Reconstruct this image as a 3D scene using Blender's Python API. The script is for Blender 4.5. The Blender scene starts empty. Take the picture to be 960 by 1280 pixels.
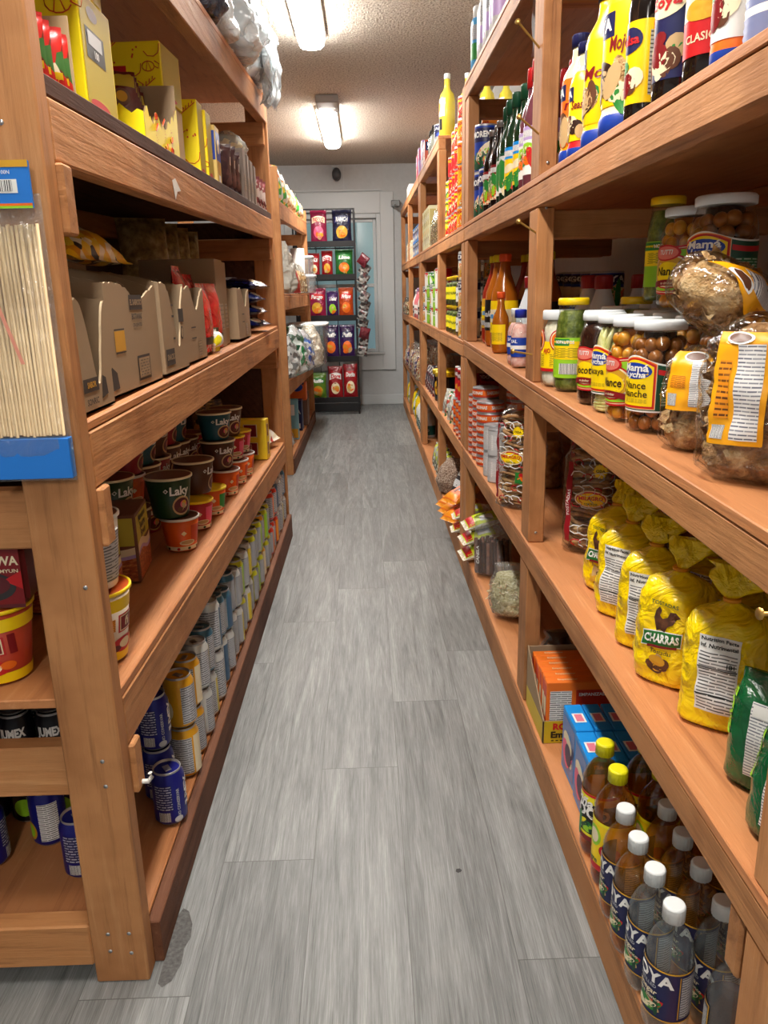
import bpy, bmesh, math, random
from mathutils import Vector, Matrix, noise
random.seed(7)
PI = math.pi
SC = bpy.context.scene
COL = SC.collection

# ------------------------------------------------------------------ materials
MATS = {}

def _new(name):
    m = bpy.data.materials.new(name)
    m.use_nodes = True
    nt = m.node_tree
    for n in list(nt.nodes):
        if n.type not in ('OUTPUT_MATERIAL', 'BSDF_PRINCIPLED'):
            nt.nodes.remove(n)
    return m, nt, nt.nodes['Principled BSDF']

def lin(c):
    r = []
    for x in c[:3]:
        x /= 255.0
        r.append(x / 12.92 if x <= .04045 else ((x + .055) / 1.055) ** 2.4)
    return (*r, 1)

def plain(name, rgb, rough=.45, metal=0, spec=.5, coat=0):
    if name in MATS:
        return MATS[name]
    m, nt, b = _new(name)
    b.inputs['Base Color'].default_value = lin(rgb)
    b.inputs['Roughness'].default_value = rough
    b.inputs['Metallic'].default_value = metal
    b.inputs['Specular IOR Level'].default_value = spec
    b.inputs['Coat Weight'].default_value = coat
    MATS[name] = m
    return m

def nd(nt, t, **kw):
    n = nt.nodes.new(t)
    for k, v in kw.items():
        if k in n.inputs:
            n.inputs[k].default_value = v
        else:
            setattr(n, k, v)
    return n

def ramp(nt, stops, interp='LINEAR'):
    r = nt.nodes.new('ShaderNodeValToRGB')
    r.color_ramp.interpolation = interp
    e = r.color_ramp.elements
    e[0].position, e[0].color = stops[0][0], lin(stops[0][1])
    e[1].position, e[1].color = stops[-1][0], lin(stops[-1][1])
    for p, c in stops[1:-1]:
        x = e.new(p)
        x.color = lin(c)
    return r

def wood(name, axis, dark, mid, light, rough=.62, stain=True):
    m, nt, b = _new(name)
    L = nt.links.new
    tc = nd(nt, 'ShaderNodeTexCoord')
    oi = nd(nt, 'ShaderNodeObjectInfo')
    mul = nd(nt, 'ShaderNodeVectorMath', operation='MULTIPLY')
    s = [34, 34, 34]
    s[axis] = 1.8
    mul.inputs[1].default_value = s
    L(tc.outputs['Object'], mul.inputs[0])
    off = nd(nt, 'ShaderNodeVectorMath', operation='SCALE')
    off.inputs[0].default_value = (37, 91, 53)
    L(oi.outputs['Random'], off.inputs['Scale'])
    add = nd(nt, 'ShaderNodeVectorMath', operation='ADD')
    L(mul.outputs[0], add.inputs[0]); L(off.outputs[0], add.inputs[1])
    n1 = nd(nt, 'ShaderNodeTexNoise', Scale=1.0, Detail=5, Roughness=.6, Distortion=.6)
    L(add.outputs[0], n1.inputs['Vector'])
    wv = nd(nt, 'ShaderNodeTexWave', Scale=.55, Distortion=5.0, Detail=2.0)
    wv.bands_direction = 'DIAGONAL'
    wv.inputs['Detail Scale'].default_value = .7
    L(add.outputs[0], wv.inputs['Vector'])
    n2 = nd(nt, 'ShaderNodeTexNoise', Scale=5.0, Detail=5, Roughness=.7)
    L(add.outputs[0], n2.inputs['Vector'])
    mx = nd(nt, 'ShaderNodeMix', data_type='FLOAT')
    mx.inputs[0].default_value = .13
    L(n1.outputs['Fac'], mx.inputs[2]); L(wv.outputs['Fac'], mx.inputs[3])
    mx2 = nd(nt, 'ShaderNodeMix', data_type='FLOAT')
    mx2.inputs[0].default_value = .34
    L(mx.outputs[0], mx2.inputs[2]); L(n2.outputs['Fac'], mx2.inputs[3])
    r = ramp(nt, [(.3, dark), (.47, mid), (.56, mid), (.72, light)])
    L(mx2.outputs[0], r.inputs['Fac'])
    col = r.outputs['Color']
    # large uneven stain of the varnish
    n3 = nd(nt, 'ShaderNodeTexNoise', Scale=3.2, Detail=4, Roughness=.65)
    o3 = nd(nt, 'ShaderNodeVectorMath', operation='ADD')
    L(tc.outputs['Object'], o3.inputs[0]); L(off.outputs[0], o3.inputs[1])
    L(o3.outputs[0], n3.inputs['Vector'])
    r3 = ramp(nt, [(.3, (190, 172, 156)), (.52, (255, 255, 255)), (.75, (246, 230, 206))])
    L(n3.outputs['Fac'], r3.inputs['Fac'])
    mc = nd(nt, 'ShaderNodeMix', data_type='RGBA', blend_type='MULTIPLY')
    mc.inputs[0].default_value = .8 if stain else .3
    L(col, mc.inputs[6]); L(r3.outputs['Color'], mc.inputs[7])
    # each board has its own tone
    hs = nd(nt, 'ShaderNodeHueSaturation')
    mr = nd(nt, 'ShaderNodeMapRange')
    mr.inputs['To Min'].default_value = .86; mr.inputs['To Max'].default_value = 1.12
    L(oi.outputs['Random'], mr.inputs['Value'])
    L(mr.outputs[0], hs.inputs['Value']); L(mc.outputs[2], hs.inputs['Color'])
    L(hs.outputs['Color'], b.inputs['Base Color'])
    bp = nd(nt, 'ShaderNodeBump', Strength=.6, Distance=.005)
    L(mx2.outputs[0], bp.inputs['Height']); L(bp.outputs[0], b.inputs['Normal'])
    b.inputs['Roughness'].default_value = rough
    b.inputs['Specular IOR Level'].default_value = .3
    MATS[name] = m
    return m

WD = ((140, 92, 56), (188, 132, 84), (210, 158, 108))
for _i, _a in enumerate('XYZ'):
    wood('stained_pine_' + _a, _i, *WD)
    wood('plywood_' + _a, _i, (162, 102, 62), (196, 132, 84), (212, 154, 106), rough=.5, stain=False)
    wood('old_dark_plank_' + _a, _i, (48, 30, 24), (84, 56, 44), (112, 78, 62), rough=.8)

wood('dark_stained_Y', 1, (70, 42, 28), (108, 68, 46), (134, 92, 66), rough=.7)

def busy(name, cols, scale=60, rough=.35, stretch=(1, 1, 1), bump=0):
    """printed packaging: a patchwork of its print colours"""
    if name in MATS:
        return MATS[name]
    m, nt, b = _new(name)
    L = nt.links.new
    tc = nd(nt, 'ShaderNodeTexCoord')
    mp = nd(nt, 'ShaderNodeMapping')
    mp.inputs['Scale'].default_value = stretch
    L(tc.outputs['Object'], mp.inputs['Vector'])
    nz = nd(nt, 'ShaderNodeTexNoise', Scale=scale * .5, Detail=2)
    L(mp.outputs[0], nz.inputs['Vector'])
    mixv = nd(nt, 'ShaderNodeMix', data_type='RGBA')
    mixv.inputs[0].default_value = .012
    L(mp.outputs[0], mixv.inputs[6]); L(nz.outputs['Color'], mixv.inputs[7])
    v = nd(nt, 'ShaderNodeTexVoronoi', Scale=scale)
    L(mixv.outputs[2], v.inputs['Vector'])
    sx = nd(nt, 'ShaderNodeSeparateColor')
    L(v.outputs['Color'], sx.inputs[0])
    n = len(cols)
    r = ramp(nt, [(i / n, c) for i, c in enumerate(cols)], 'CONSTANT')
    L(sx.outputs[0], r.inputs['Fac'])
    L(r.outputs['Color'], b.inputs['Base Color'])
    b.inputs['Roughness'].default_value = rough
    if bump:
        bp = nd(nt, 'ShaderNodeBump', Strength=bump, Distance=.01)
        n2 = nd(nt, 'ShaderNodeTexNoise', Scale=scale, Detail=3)
        L(tc.outputs['Object'], n2.inputs['Vector'])
        L(n2.outputs['Fac'], bp.inputs['Height']); L(bp.outputs[0], b.inputs['Normal'])
    MATS[name] = m
    return m

def mottled(name, c1, c2, c3, scale=40, rough=.6, bump=.5, detail=4, dist=.01, stretch=(1, 1, 1)):
    """food and other natural uneven stuff"""
    if name in MATS:
        return MATS[name]
    m, nt, b = _new(name)
    L = nt.links.new
    tc = nd(nt, 'ShaderNodeTexCoord')
    mp = nd(nt, 'ShaderNodeMapping')
    mp.inputs['Scale'].default_value = stretch
    L(tc.outputs['Object'], mp.inputs['Vector'])
    n = nd(nt, 'ShaderNodeTexNoise', Scale=scale, Detail=detail, Roughness=.6)
    L(mp.outputs[0], n.inputs['Vector'])
    r = ramp(nt, [(.32, c1), (.5, c2), (.68, c3)])
    L(n.outputs['Fac'], r.inputs['Fac']); L(r.outputs['Color'], b.inputs['Base Color'])
    bp = nd(nt, 'ShaderNodeBump', Strength=bump, Distance=dist)
    L(n.outputs['Fac'], bp.inputs['Height']); L(bp.outputs[0], b.inputs['Normal'])
    b.inputs['Roughness'].default_value = rough
    MATS[name] = m
    return m

def lines(name, paper, ink, rows=14, cols=3, rough=.4):
    """a printed panel of small type, rows of dashes (uses the panel's own UV)"""
    if name in MATS:
        return MATS[name]
    m, nt, b = _new(name)
    L = nt.links.new
    tc = nd(nt, 'ShaderNodeTexCoord')
    br = nd(nt, 'ShaderNodeTexBrick', Scale=1.0)
    br.inputs['Color1'].default_value = lin(ink)
    br.inputs['Color2'].default_value = lin(tuple(.55 * a + .45 * p for a, p in zip(ink, paper)))
    br.inputs['Mortar'].default_value = lin(paper)
    br.inputs['Brick Width'].default_value = 1 / cols
    br.inputs['Row Height'].default_value = 1 / rows
    br.inputs['Mortar Size'].default_value = .33 / rows
    br.offset = .37
    L(tc.outputs['UV'], br.inputs['Vector'])
    L(br.outputs['Color'], b.inputs['Base Color'])
    b.inputs['Roughness'].default_value = rough
    MATS[name] = m
    return m

def barcode(name='barcode_print'):
    if name in MATS:
        return MATS[name]
    m, nt, b = _new(name)
    L = nt.links.new
    tc = nd(nt, 'ShaderNodeTexCoord')
    sp = nd(nt, 'ShaderNodeSeparateXYZ')
    L(tc.outputs['UV'], sp.inputs[0])
    n = nd(nt, 'ShaderNodeTexNoise', Scale=38.0, Detail=1, noise_dimensions='1D')
    L(sp.outputs['X'], n.inputs['W'])
    r = ramp(nt, [(0, (18, 18, 20)), (.5, (240, 240, 238))], 'CONSTANT')
    L(n.outputs['Fac'], r.inputs['Fac']); L(r.outputs['Color'], b.inputs['Base Color'])
    MATS[name] = m
    return m

def clear(name, tint=(255, 255, 255), rough=.06, refl=1.0, wrinkle=0, milk=0, body=(235, 240, 242)):
    """thin clear plastic or glass wall: see-through with a Fresnel sheen"""
    if name in MATS:
        return MATS[name]
    m, nt, b = _new(name)
    L = nt.links.new
    nt.nodes.remove(b)
    out = [n for n in nt.nodes if n.type == 'OUTPUT_MATERIAL'][0]
    tr = nd(nt, 'ShaderNodeBsdfTransparent')
    tr.inputs['Color'].default_value = lin(tint)
    gl = nd(nt, 'ShaderNodeBsdfGlossy', Roughness=rough)
    fr = nd(nt, 'ShaderNodeLayerWeight', Blend=.5)
    pw = nd(nt, 'ShaderNodeMath', operation='POWER')
    pw.inputs[1].default_value = 3.2
    L(fr.outputs['Facing'], pw.inputs[0])
    mt = nd(nt, 'ShaderNodeMath', operation='MULTIPLY_ADD')
    mt.inputs[1].default_value = .55 * refl
    mt.inputs[2].default_value = .045 * refl
    L(pw.outputs[0], mt.inputs[0])
    mx = nd(nt, 'ShaderNodeMixShader')
    L(mt.outputs[0], mx.inputs[0])
    first = tr.outputs[0]
    if milk:
        df = nd(nt, 'ShaderNodeBsdfDiffuse')
        df.inputs['Color'].default_value = lin(body)
        m2 = nd(nt, 'ShaderNodeMixShader')
        m2.inputs[0].default_value = milk
        L(tr.outputs[0], m2.inputs[1]); L(df.outputs[0], m2.inputs[2])
        first = m2.outputs[0]
    L(first, mx.inputs[1]); L(gl.outputs[0], mx.inputs[2])
    if wrinkle:
        tc = nd(nt, 'ShaderNodeTexCoord')
        n = nd(nt, 'ShaderNodeTexNoise', Scale=22.0, Detail=4, Distortion=1.2)
        L(tc.outputs['Object'], n.inputs['Vector'])
        bp = nd(nt, 'ShaderNodeBump', Strength=wrinkle, Distance=.02)
        L(n.outputs['Fac'], bp.inputs['Height'])
        L(bp.outputs[0], gl.inputs['Normal']); L(bp.outputs[0], fr.inputs['Normal'])
    L(mx.outputs[0], out.inputs['Surface'])
    MATS[name] = m
    return m

def film(name, rgb, rough=.22, wrinkle=.6, scale=18):
    """shiny crinkled packaging film"""
    if name in MATS:
        return MATS[name]
    m, nt, b = _new(name)
    L = nt.links.new
    b.inputs['Base Color'].default_value = lin(rgb)
    b.inputs['Roughness'].default_value = rough
    b.inputs['Coat Weight'].default_value = .35
    tc = nd(nt, 'ShaderNodeTexCoord')
    n = nd(nt, 'ShaderNodeTexNoise', Scale=scale, Detail=4, Distortion=.9)
    L(tc.outputs['Object'], n.inputs['Vector'])
    bp = nd(nt, 'ShaderNodeBump', Strength=min(1, wrinkle), Distance=.024)
    L(n.outputs['Fac'], bp.inputs['Height']); L(bp.outputs[0], b.inputs['Normal'])
    MATS[name] = m
    return m

def liquid(name, rgb, milk=0, body=(235, 240, 242)):
    """tinted see-through liquid body"""
    return clear(name, rgb, rough=.03, refl=.8, milk=milk, body=body)

PAL = dict(white=(238, 238, 234), cream=(236, 222, 186), black=(22, 20, 20), red=(196, 24, 30), darkred=(128, 16, 24),
           yellow=(250, 214, 10), lemon=(244, 232, 30), gold=(212, 160, 40), orange=(238, 110, 20), green=(40, 130, 52),
           darkgreen=(14, 70, 44), lime=(150, 206, 40), blue=(20, 60, 160), navy=(24, 28, 78), sky=(50, 150, 220), pink=(236, 92, 130),
           purple=(84, 40, 110), brown=(96, 56, 34), darkbrown=(50, 28, 20), tan=(196, 164, 116), grey=(130, 130, 130),
           silver=(196, 198, 200), maroon=(92, 26, 34), teal=(30, 130, 140), charcoal=(48, 46, 48), lilac=(186, 160, 210))

def C(n, rough=.4):
    if isinstance(n, bpy.types.Material):
        return n
    if n in MATS:
        return MATS[n]
    return plain(n, PAL[n], rough)

plain('steel', (190, 190, 192), .28, .9)
plain('can_lid', (176, 176, 178), .38, .6)
plain('brass', (190, 150, 80), .35, .8)
plain('sawn_end', (222, 164, 110), .8)
plain('cardboard', (158, 134, 106), .85, 0, .2)
plain('cardboard_pale', (200, 172, 132), .85, 0, .2)
plain('cardboard_cut', (196, 174, 142), .9, 0, .1)
plain('black_metal', (26, 26, 28), .45, .3)
barcode()
lines('nutrition_panel', (236, 236, 234), (40, 40, 44), 18, 2)
lines('small_print_white', (238, 238, 236), (96, 100, 116), 24, 3)
lines('small_print_green', (40, 110, 60), (220, 226, 214), 9, 3)
lines('small_print_navy', (26, 32, 88), (210, 214, 230), 10, 3)
lines('small_print_yellow', (244, 208, 20), (60, 50, 30), 9, 3)
lines('small_print_orange', (240, 150, 24), (90, 46, 10), 10, 2)
lines('small_print_silver', (188, 190, 194), (60, 60, 66), 16, 2)
lines('small_print_card', (158, 134, 106), (60, 46, 36), 6, 3)

# ------------------------------------------------------------------ mesh builder
class MB:
    def __init__(s):
        s.v, s.f, s.m, s.uv, s.sm, s.mats = [], [], [], [], [], []

    def mi(s, mat):
        mat = C(mat)
        if mat not in s.mats:
            s.mats.append(mat)
        return s.mats.index(mat)

    def add(s, vs, fs, mat, smooth=False, uvs=None):
        o = len(s.v)
        s.v += [tuple(p) for p in vs]
        k = s.mi(mat)
        for i, f in enumerate(fs):
            s.f.append([j + o for j in f])
            s.m.append(k)
            s.sm.append(smooth)
            s.uv.append([uvs[j] for j in f] if uvs else None)

    def grid(s, fn, nu, nv, mat, smooth=True, closed=False):
        vs, uvs, fs = [], [], []
        cu = nu if closed else nu + 1
        for j in range(nv + 1):
            for i in range(cu):
                u, v = i / nu, j / nv
                vs.append(fn(u, v)); uvs.append((u, v))
        for j in range(nv):
            for i in range(nu):
                a, b = j * cu + i, j * cu + (i + 1) % cu
                fs.append((a, b, b + cu, a + cu))
        s.add(vs, fs, mat, smooth, uvs)

    def box(s, lo, hi, mat, bev=0, mx=None, skew=None, seg=1):
        bm = bmesh.new()
        bmesh.ops.create_cube(bm, size=1)
        for v in bm.verts:
            v.co = Vector([(lo[i] + hi[i]) / 2 + v.co[i] * (hi[i] - lo[i]) for i in range(3)])
        if bev:
            bmesh.ops.bevel(bm, geom=list(bm.edges), offset=bev, segments=seg, affect='EDGES', profile=.6)
        for v in bm.verts:
            if skew:
                v.co = skew(v.co)
            if mx:
                v.co = mx @ v.co
        bm.verts.index_update()
        s.add([v.co[:] for v in bm.verts], [[v.index for v in f.verts] for f in bm.faces], mat, seg > 1)
        bm.free()

    def tube(s, pts, r, mat, n=8, cap=True):
        pts = [Vector(p) for p in pts]
        rr = r if isinstance(r, (list, tuple)) else [r] * len(pts)
        vs, fs = [], []
        up = Vector((0, 0, 1))
        for i, p in enumerate(pts):
            d = (pts[min(i + 1, len(pts) - 1)] - pts[max(i - 1, 0)]).normalized()
            a = d.cross(up)
            if a.length < 1e-3:
                a = d.cross(Vector((0, 1, 0)))
            a.normalize(); b = d.cross(a)
            for k in range(n):
                t = 2 * PI * k / n
                vs.append(p + (a * math.cos(t) + b * math.sin(t)) * rr[i])
        for i in range(len(pts) - 1):
            for k in range(n):
                k2 = (k + 1) % n
                fs.append((i * n + k, i * n + k2, (i + 1) * n + k2, (i + 1) * n + k))
        if cap:
            fs.append(list(range(n)))
            fs.append(list(range((len(pts) - 1) * n, len(pts) * n)))
        s.add(vs, fs, mat, True)

    def ball(s, c, r, mat, nu=12, nv=8, rough=0, seed=0):
        c = Vector(c)
        rx = r if isinstance(r, (tuple, list)) else (r, r, r)
        def fn(u, v):
            a, b = 2 * PI * u, PI * (v - .5)
            d = Vector((math.cos(a) * math.cos(b) , math.sin(a) * math.cos(b), math.sin(b)))
            k = 1 + rough * noise.noise(d * 2.2 + Vector((seed * 3.1, seed, 0))) if rough else 1
            return c + Vector((d.x * rx[0], d.y * rx[1], d.z * rx[2])) * k
        s.grid(fn, nu, nv, mat, True, True)

    def mesh(s, name):
        me = bpy.data.meshes.new(name)
        me.from_pydata(s.v, [], s.f)
        for m in s.mats:
            me.materials.append(m)
        me.polygons.foreach_set('material_index', s.m)
        me.polygons.foreach_set('use_smooth', s.sm)
        if any(u for u in s.uv):
            l = me.uv_layers.new(name='UVMap')
            flat = []
            for f, u in zip(s.f, s.uv):
                for j in range(len(f)):
                    flat += list(u[j]) if u else [0, 0]
            l.data.foreach_set('uv', flat)
        bm = bmesh.new(); bm.from_mesh(me)
        bmesh.ops.remove_doubles(bm, verts=bm.verts, dist=1e-6)
        bm.to_mesh(me); bm.free()
        me.update()
        return me

    def build(s, name, parent=None):
        o = bpy.data.objects.new(name, s.mesh(name))
        COL.objects.link(o)
        if parent:
            o.parent = parent
        return o

def thing(name, label, cat, loc=(0, 0, 0), rz=0, group=None):
    o = bpy.data.objects.new(name, None)
    COL.objects.link(o)
    o.empty_display_size = .05
    o.location = loc
    o.rotation_euler = (0, 0, rz)
    tag(o, label, cat, group)
    return o

def tag(o, label, cat, group=None):
    o['label'] = label
    o['category'] = cat
    if group:
        o['group'] = group
    return o

def structure(mb, name):
    o = mb.build(name)
    o['kind'] = 'structure'
    return o

def copy_tree(o, parent=None):
    c = o.copy()
    COL.objects.link(c)
    if parent:
        c.parent = parent
    for ch in [x for x in KIDS.get(o.name, [])]:
        copy_tree(ch, c)
    return c

KIDS = {}
USED = set()

def kids_of(root):
    """remember a prototype's tree so that it can be copied quickly"""
    def rec(o):
        KIDS[o.name] = list(o.children)
        for c in o.children:
            rec(c)
    rec(root)
    return root

def put(proto, loc, rz=0, label=None, group=None, tilt=(0, 0), scale=None):
    """stands one more of a kind somewhere: the first time the built one itself, then copies of it and its parts"""
    if proto.name not in KIDS:
        bpy.context.view_layer.update()
        kids_of(proto)
    if proto.name in USED:
        o = copy_tree(proto)
    else:
        USED.add(proto.name); o = proto
    o.location = loc
    o.rotation_euler = (tilt[0], tilt[1], rz)
    if scale:
        o.scale = scale if isinstance(scale, (tuple, list)) else (scale,) * 3
    if label:
        o['label'] = label
    if group:
        o['group'] = group
    return o

ORD = 'first second third fourth fifth sixth seventh eighth ninth tenth eleventh twelfth thirteenth fourteenth fifteenth sixteenth seventeenth eighteenth nineteenth twentieth'.split()

# ------------------------------------------------------------------ surfaces and what is printed on them
_ARC = {}

def _arc(q, e):
    key = (round(q, 2), round(e, 2))
    if key not in _ARC:
        N = 360
        pts = []
        for i in range(N + 1):
            a = 2 * PI * i / N - PI / 2
            c, sn = math.cos(a), math.sin(a)
            pts.append((math.copysign(abs(c) ** (2 / e), c), math.copysign(abs(sn) ** (2 / e), sn)))
        cum = [0]
        for a, b in zip(pts, pts[1:]):
            cum.append(cum[-1] + math.hypot(b[0] - a[0], (b[1] - a[1]) * q))
        tot = cum[-1]
        tab, j = [], 0
        for i in range(721):
            t = tot * i / 720
            while j < N - 1 and cum[j + 1] < t:
                j += 1
            d = cum[j + 1] - cum[j]
            w = (t - cum[j]) / d if d > 1e-12 else 0
            tab.append((pts[j][0] * (1 - w) + pts[j + 1][0] * w, pts[j][1] * (1 - w) + pts[j + 1][1] * w))
        _ARC[key] = (tab, tot)
    return _ARC[key]

class Loft:
    """a closed skin swept upwards: rings (z, rx, ry, squareness, ox, oy); u runs round from the front (-Y)"""
    def __init__(s, rings, amp=0, freq=20, seed=0, fade=0, ridge=0, nridge=0):
        s.r = [tuple(r) + (0,) * (6 - len(r)) if len(r) > 3 else (r[0], r[1], r[2], 2, 0, 0) for r in rings]
        s.amp, s.freq, s.seed, s.fade, s.ridge, s.nridge = amp, freq, seed, fade, ridge, nridge
        s.z0, s.z1 = s.r[0][0], s.r[-1][0]

    def at(s, z):
        r = s.r
        if z <= r[0][0]:
            return r[0][1:]
        for a, b in zip(r, r[1:]):
            if z <= b[0]:
                w = (z - a[0]) / max(b[0] - a[0], 1e-9)
                return tuple(x * (1 - w) + y * w for x, y in zip(a[1:], b[1:]))
        return r[-1][1:]

    def perim(s, z):
        rx, ry, e, _, _ = s.at(z)
        return _arc(max(.05, ry / rx), e)[1] * rx

    def P(s, u, z):
        rx, ry, e, ox, oy = s.at(z)
        tab, _ = _arc(max(.05, ry / max(rx, 1e-6)), e)
        t = (u % 1.0) * 720
        i = int(t)
        w = t - i
        a, b = tab[i], tab[min(i + 1, 720)]
        x, y = a[0] * (1 - w) + b[0] * w, a[1] * (1 - w) + b[1] * w
        p = Vector((x * rx + ox, y * ry + oy, z))
        if s.amp:
            k = noise.noise(p * s.freq + Vector((s.seed * 7.3, s.seed * 1.7, 0)))
            k += .5 * noise.noise(p * s.freq * 2.3 + Vector((0, s.seed * 5.1, 3)))
            f = 1
            if s.fade:
                f = min(1, max(0, (z - s.z0) / s.fade))
            p += Vector((x * rx, y * ry, 0)) * (k * s.amp * f)
        if s.ridge:
            p += Vector((x * rx, y * ry, 0)) * (s.ridge * math.cos(2 * PI * u * s.nridge))
        return p

    def N(s, u, z):
        du, dz = .004, .0015
        a = s.P(u + du, z) - s.P(u - du, z)
        b = s.P(u, min(z + dz, s.z1)) - s.P(u, max(z - dz, s.z0))
        n = a.cross(b)
        return n.normalized() if n.length > 1e-12 else Vector((0, 0, 1))

    def skin(s, mb, mat, n=28, dz=None, bands=None, bottom=True, top=True, capmat=None):
        zs = []
        for a, b in zip(s.r, s.r[1:]):
            k = max(1, int(math.ceil((b[0] - a[0]) / dz))) if dz else 1
            zs += [a[0] + (b[0] - a[0]) * i / k for i in range(k)]
        zs.append(s.z1)
        if bands:
            for z, _ in bands:
                if s.z0 < z < s.z1:
                    zs.append(z - 1e-5); zs.append(z)
            zs = sorted(set(zs))
        def mt(z):
            r = mat
            for zb, m in (bands or []):
                if z >= zb - 2e-6:
                    r = m
            return r
        vs, uvs = [], []
        for z in zs:
            for i in range(n):
                vs.append(s.P(i / n, z)); uvs.append((i / n, (z - s.z0) / (s.z1 - s.z0)))
        by = {}
        for j in range(len(zs) - 1):
            for i in range(n):
                i2 = (i + 1) % n
                by.setdefault(C(mt(zs[j])), []).append((j * n + i, j * n + i2, (j + 1) * n + i2, (j + 1) * n + i))
        o = len(mb.v)
        first = True
        for m, fs in by.items():
            if first:
                mb.add(vs, fs, m, True, uvs); first = False
            else:
                k = mb.mi(m)
                for f in fs:
                    mb.f.append([j + o for j in f]); mb.m.append(k); mb.sm.append(True); mb.uv.append([uvs[j] for j in f])
        k = len(zs) - 1
        if bottom:
            mb.add(vs[:n], [list(range(n))[::-1]], mt(zs[0]))
        if top:
            mb.add(vs[k * n:], [list(range(n))], capmat or mt(zs[k - 1]))
        return mb

    def S(s, u0=0.0, z0=0.0):
        """metres round from u0 and up from z0, at a small height off the skin"""
        cache = {}
        def fn(x, y, off=.0006):
            z = min(max(z0 + y, s.z0 + 1e-4), s.z1 - 1e-4)
            k = round(z, 3)
            if k not in cache:
                cache[k] = s.perim(z)
            u = u0 + x / cache[k]
            return s.P(u, z) + s.N(u, z) * off
        return fn

def flat(o, xd, yd):
    """a flat face: origin o, directions right and up as seen from outside"""
    o, xd, yd = Vector(o), Vector(xd).normalized(), Vector(yd).normalized()
    n = xd.cross(yd)
    return lambda x, y, off=.0006: o + xd * x + yd * y + n * off

def rect(mb, S, x0, y0, x1, y1, mat, off=.0006, nx=None, ny=None):
    nx = nx or max(1, int(abs(x1 - x0) / .006)); ny = ny or max(1, int(abs(y1 - y0) / .015))
    mb.grid(lambda u, v: S(x0 + (x1 - x0) * u, y0 + (y1 - y0) * v, off), min(nx, 40), min(ny, 20), mat)

def ell(mb, S, cx, cy, rx, ry, mat, off=.001, n=20, rings=3, rot=0):
    vs, fs = [S(cx, cy, off)], []
    cr, sr = math.cos(rot), math.sin(rot)
    for k in range(1, rings + 1):
        for i in range(n):
            a = 2 * PI * i / n
            x, y = rx * k / rings * math.cos(a), ry * k / rings * math.sin(a)
            vs.append(S(cx + x * cr - y * sr, cy + x * sr + y * cr, off))
    for i in range(n):
        fs.append((0, 1 + i, 1 + (i + 1) % n))
    for k in range(rings - 1):
        for i in range(n):
            a, b = 1 + k * n + i, 1 + k * n + (i + 1) % n
            fs.append((a, a + n, b + n, b))
    mb.add(vs, fs, mat, True)

def poly(mb, S, pts, mat, off=.001, rings=2):
    cx = sum(p[0] for p in pts) / len(pts); cy = sum(p[1] for p in pts) / len(pts)
    n = len(pts)
    vs, fs = [S(cx, cy, off)], []
    for k in range(1, rings + 1):
        for x, y in pts:
            vs.append(S(cx + (x - cx) * k / rings, cy + (y - cy) * k / rings, off))
    for i in range(n):
        fs.append((0, 1 + i, 1 + (i + 1) % n))
    for k in range(rings - 1):
        for i in range(n):
            a, b = 1 + k * n + i, 1 + k * n + (i + 1) % n
            fs.append((a, a + n, b + n, b))
    mb.add(vs, fs, mat, True)

def burst(cx, cy, r0, r1, n):
    return [(cx + (r1 if i % 2 else r0) * math.cos(PI * i / n), cy + (r1 if i % 2 else r0) * math.sin(PI * i / n)) for i in range(2 * n)]

_TXT = {}

def _glyphs(st, bold, shear):
    key = (st, bold, shear)
    if key not in _TXT:
        c = bpy.data.curves.new('lettering', 'FONT')
        c.body = st
        c.size = 1
        c.align_x = 'CENTER'; c.align_y = 'CENTER'
        c.resolution_u = 2
        c.offset = bold
        c.shear = shear
        o = bpy.data.objects.new('lettering', c)
        me = bpy.data.meshes.new_from_object(o)
        vs = [v.co[:2] for v in me.vertices]
        fs = [list(p.vertices) for p in me.polygons]
        bpy.data.objects.remove(o); bpy.data.meshes.remove(me); bpy.data.curves.remove(c)
        _TXT[key] = (vs, fs)
    return _TXT[key]

def text(mb, S, st, cx, cy, size, mat, off=.0014, bold=.02, sx=1.0, rot=0, shear=0, fit=None):
    vs, fs = _glyphs(st, bold, shear)
    if not vs:
        return
    if fit:
        w = max(v[0] for v in vs) - min(v[0] for v in vs)
        sx = fit / (w * size)
    cr, sr = math.cos(rot), math.sin(rot)
    out = []
    for x, y in vs:
        x, y = x * size * sx, y * size
        out.append(S(cx + x * cr - y * sr, cy + x * sr + y * cr, off))
    mb.add(out, fs, mat)
# ------------------------------------------------------------------ camera
cam = bpy.data.cameras.new('camera')
cam.sensor_fit = 'VERTICAL'; cam.sensor_height = 36; cam.lens = 36 * 961.96 / 1280
cam.clip_start = .02
co = bpy.data.objects.new('camera', cam)
COL.objects.link(co)
_R = ((.99947973, -.02718025, .01736364), (-.02402673, -.26829851, .96303615), (-.02151693, -.9629523, -.26881198))
co.matrix_world = Matrix(((_R[0][0], -_R[0][1], -_R[0][2], 0), (_R[1][0], -_R[1][1], -_R[1][2], 0), (_R[2][0], -_R[2][1], -_R[2][2], 1.12), (0, 0, 0, 1)))
SC.camera = co
SC.view_settings.view_transform = 'Standard'
SC.view_settings.look = 'None'
SC.view_settings.exposure = 1.28
SC.cycles.transparent_max_bounces = 32
SC.view_settings.gamma = 1
SC.view_settings.use_curve_mapping = False

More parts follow.
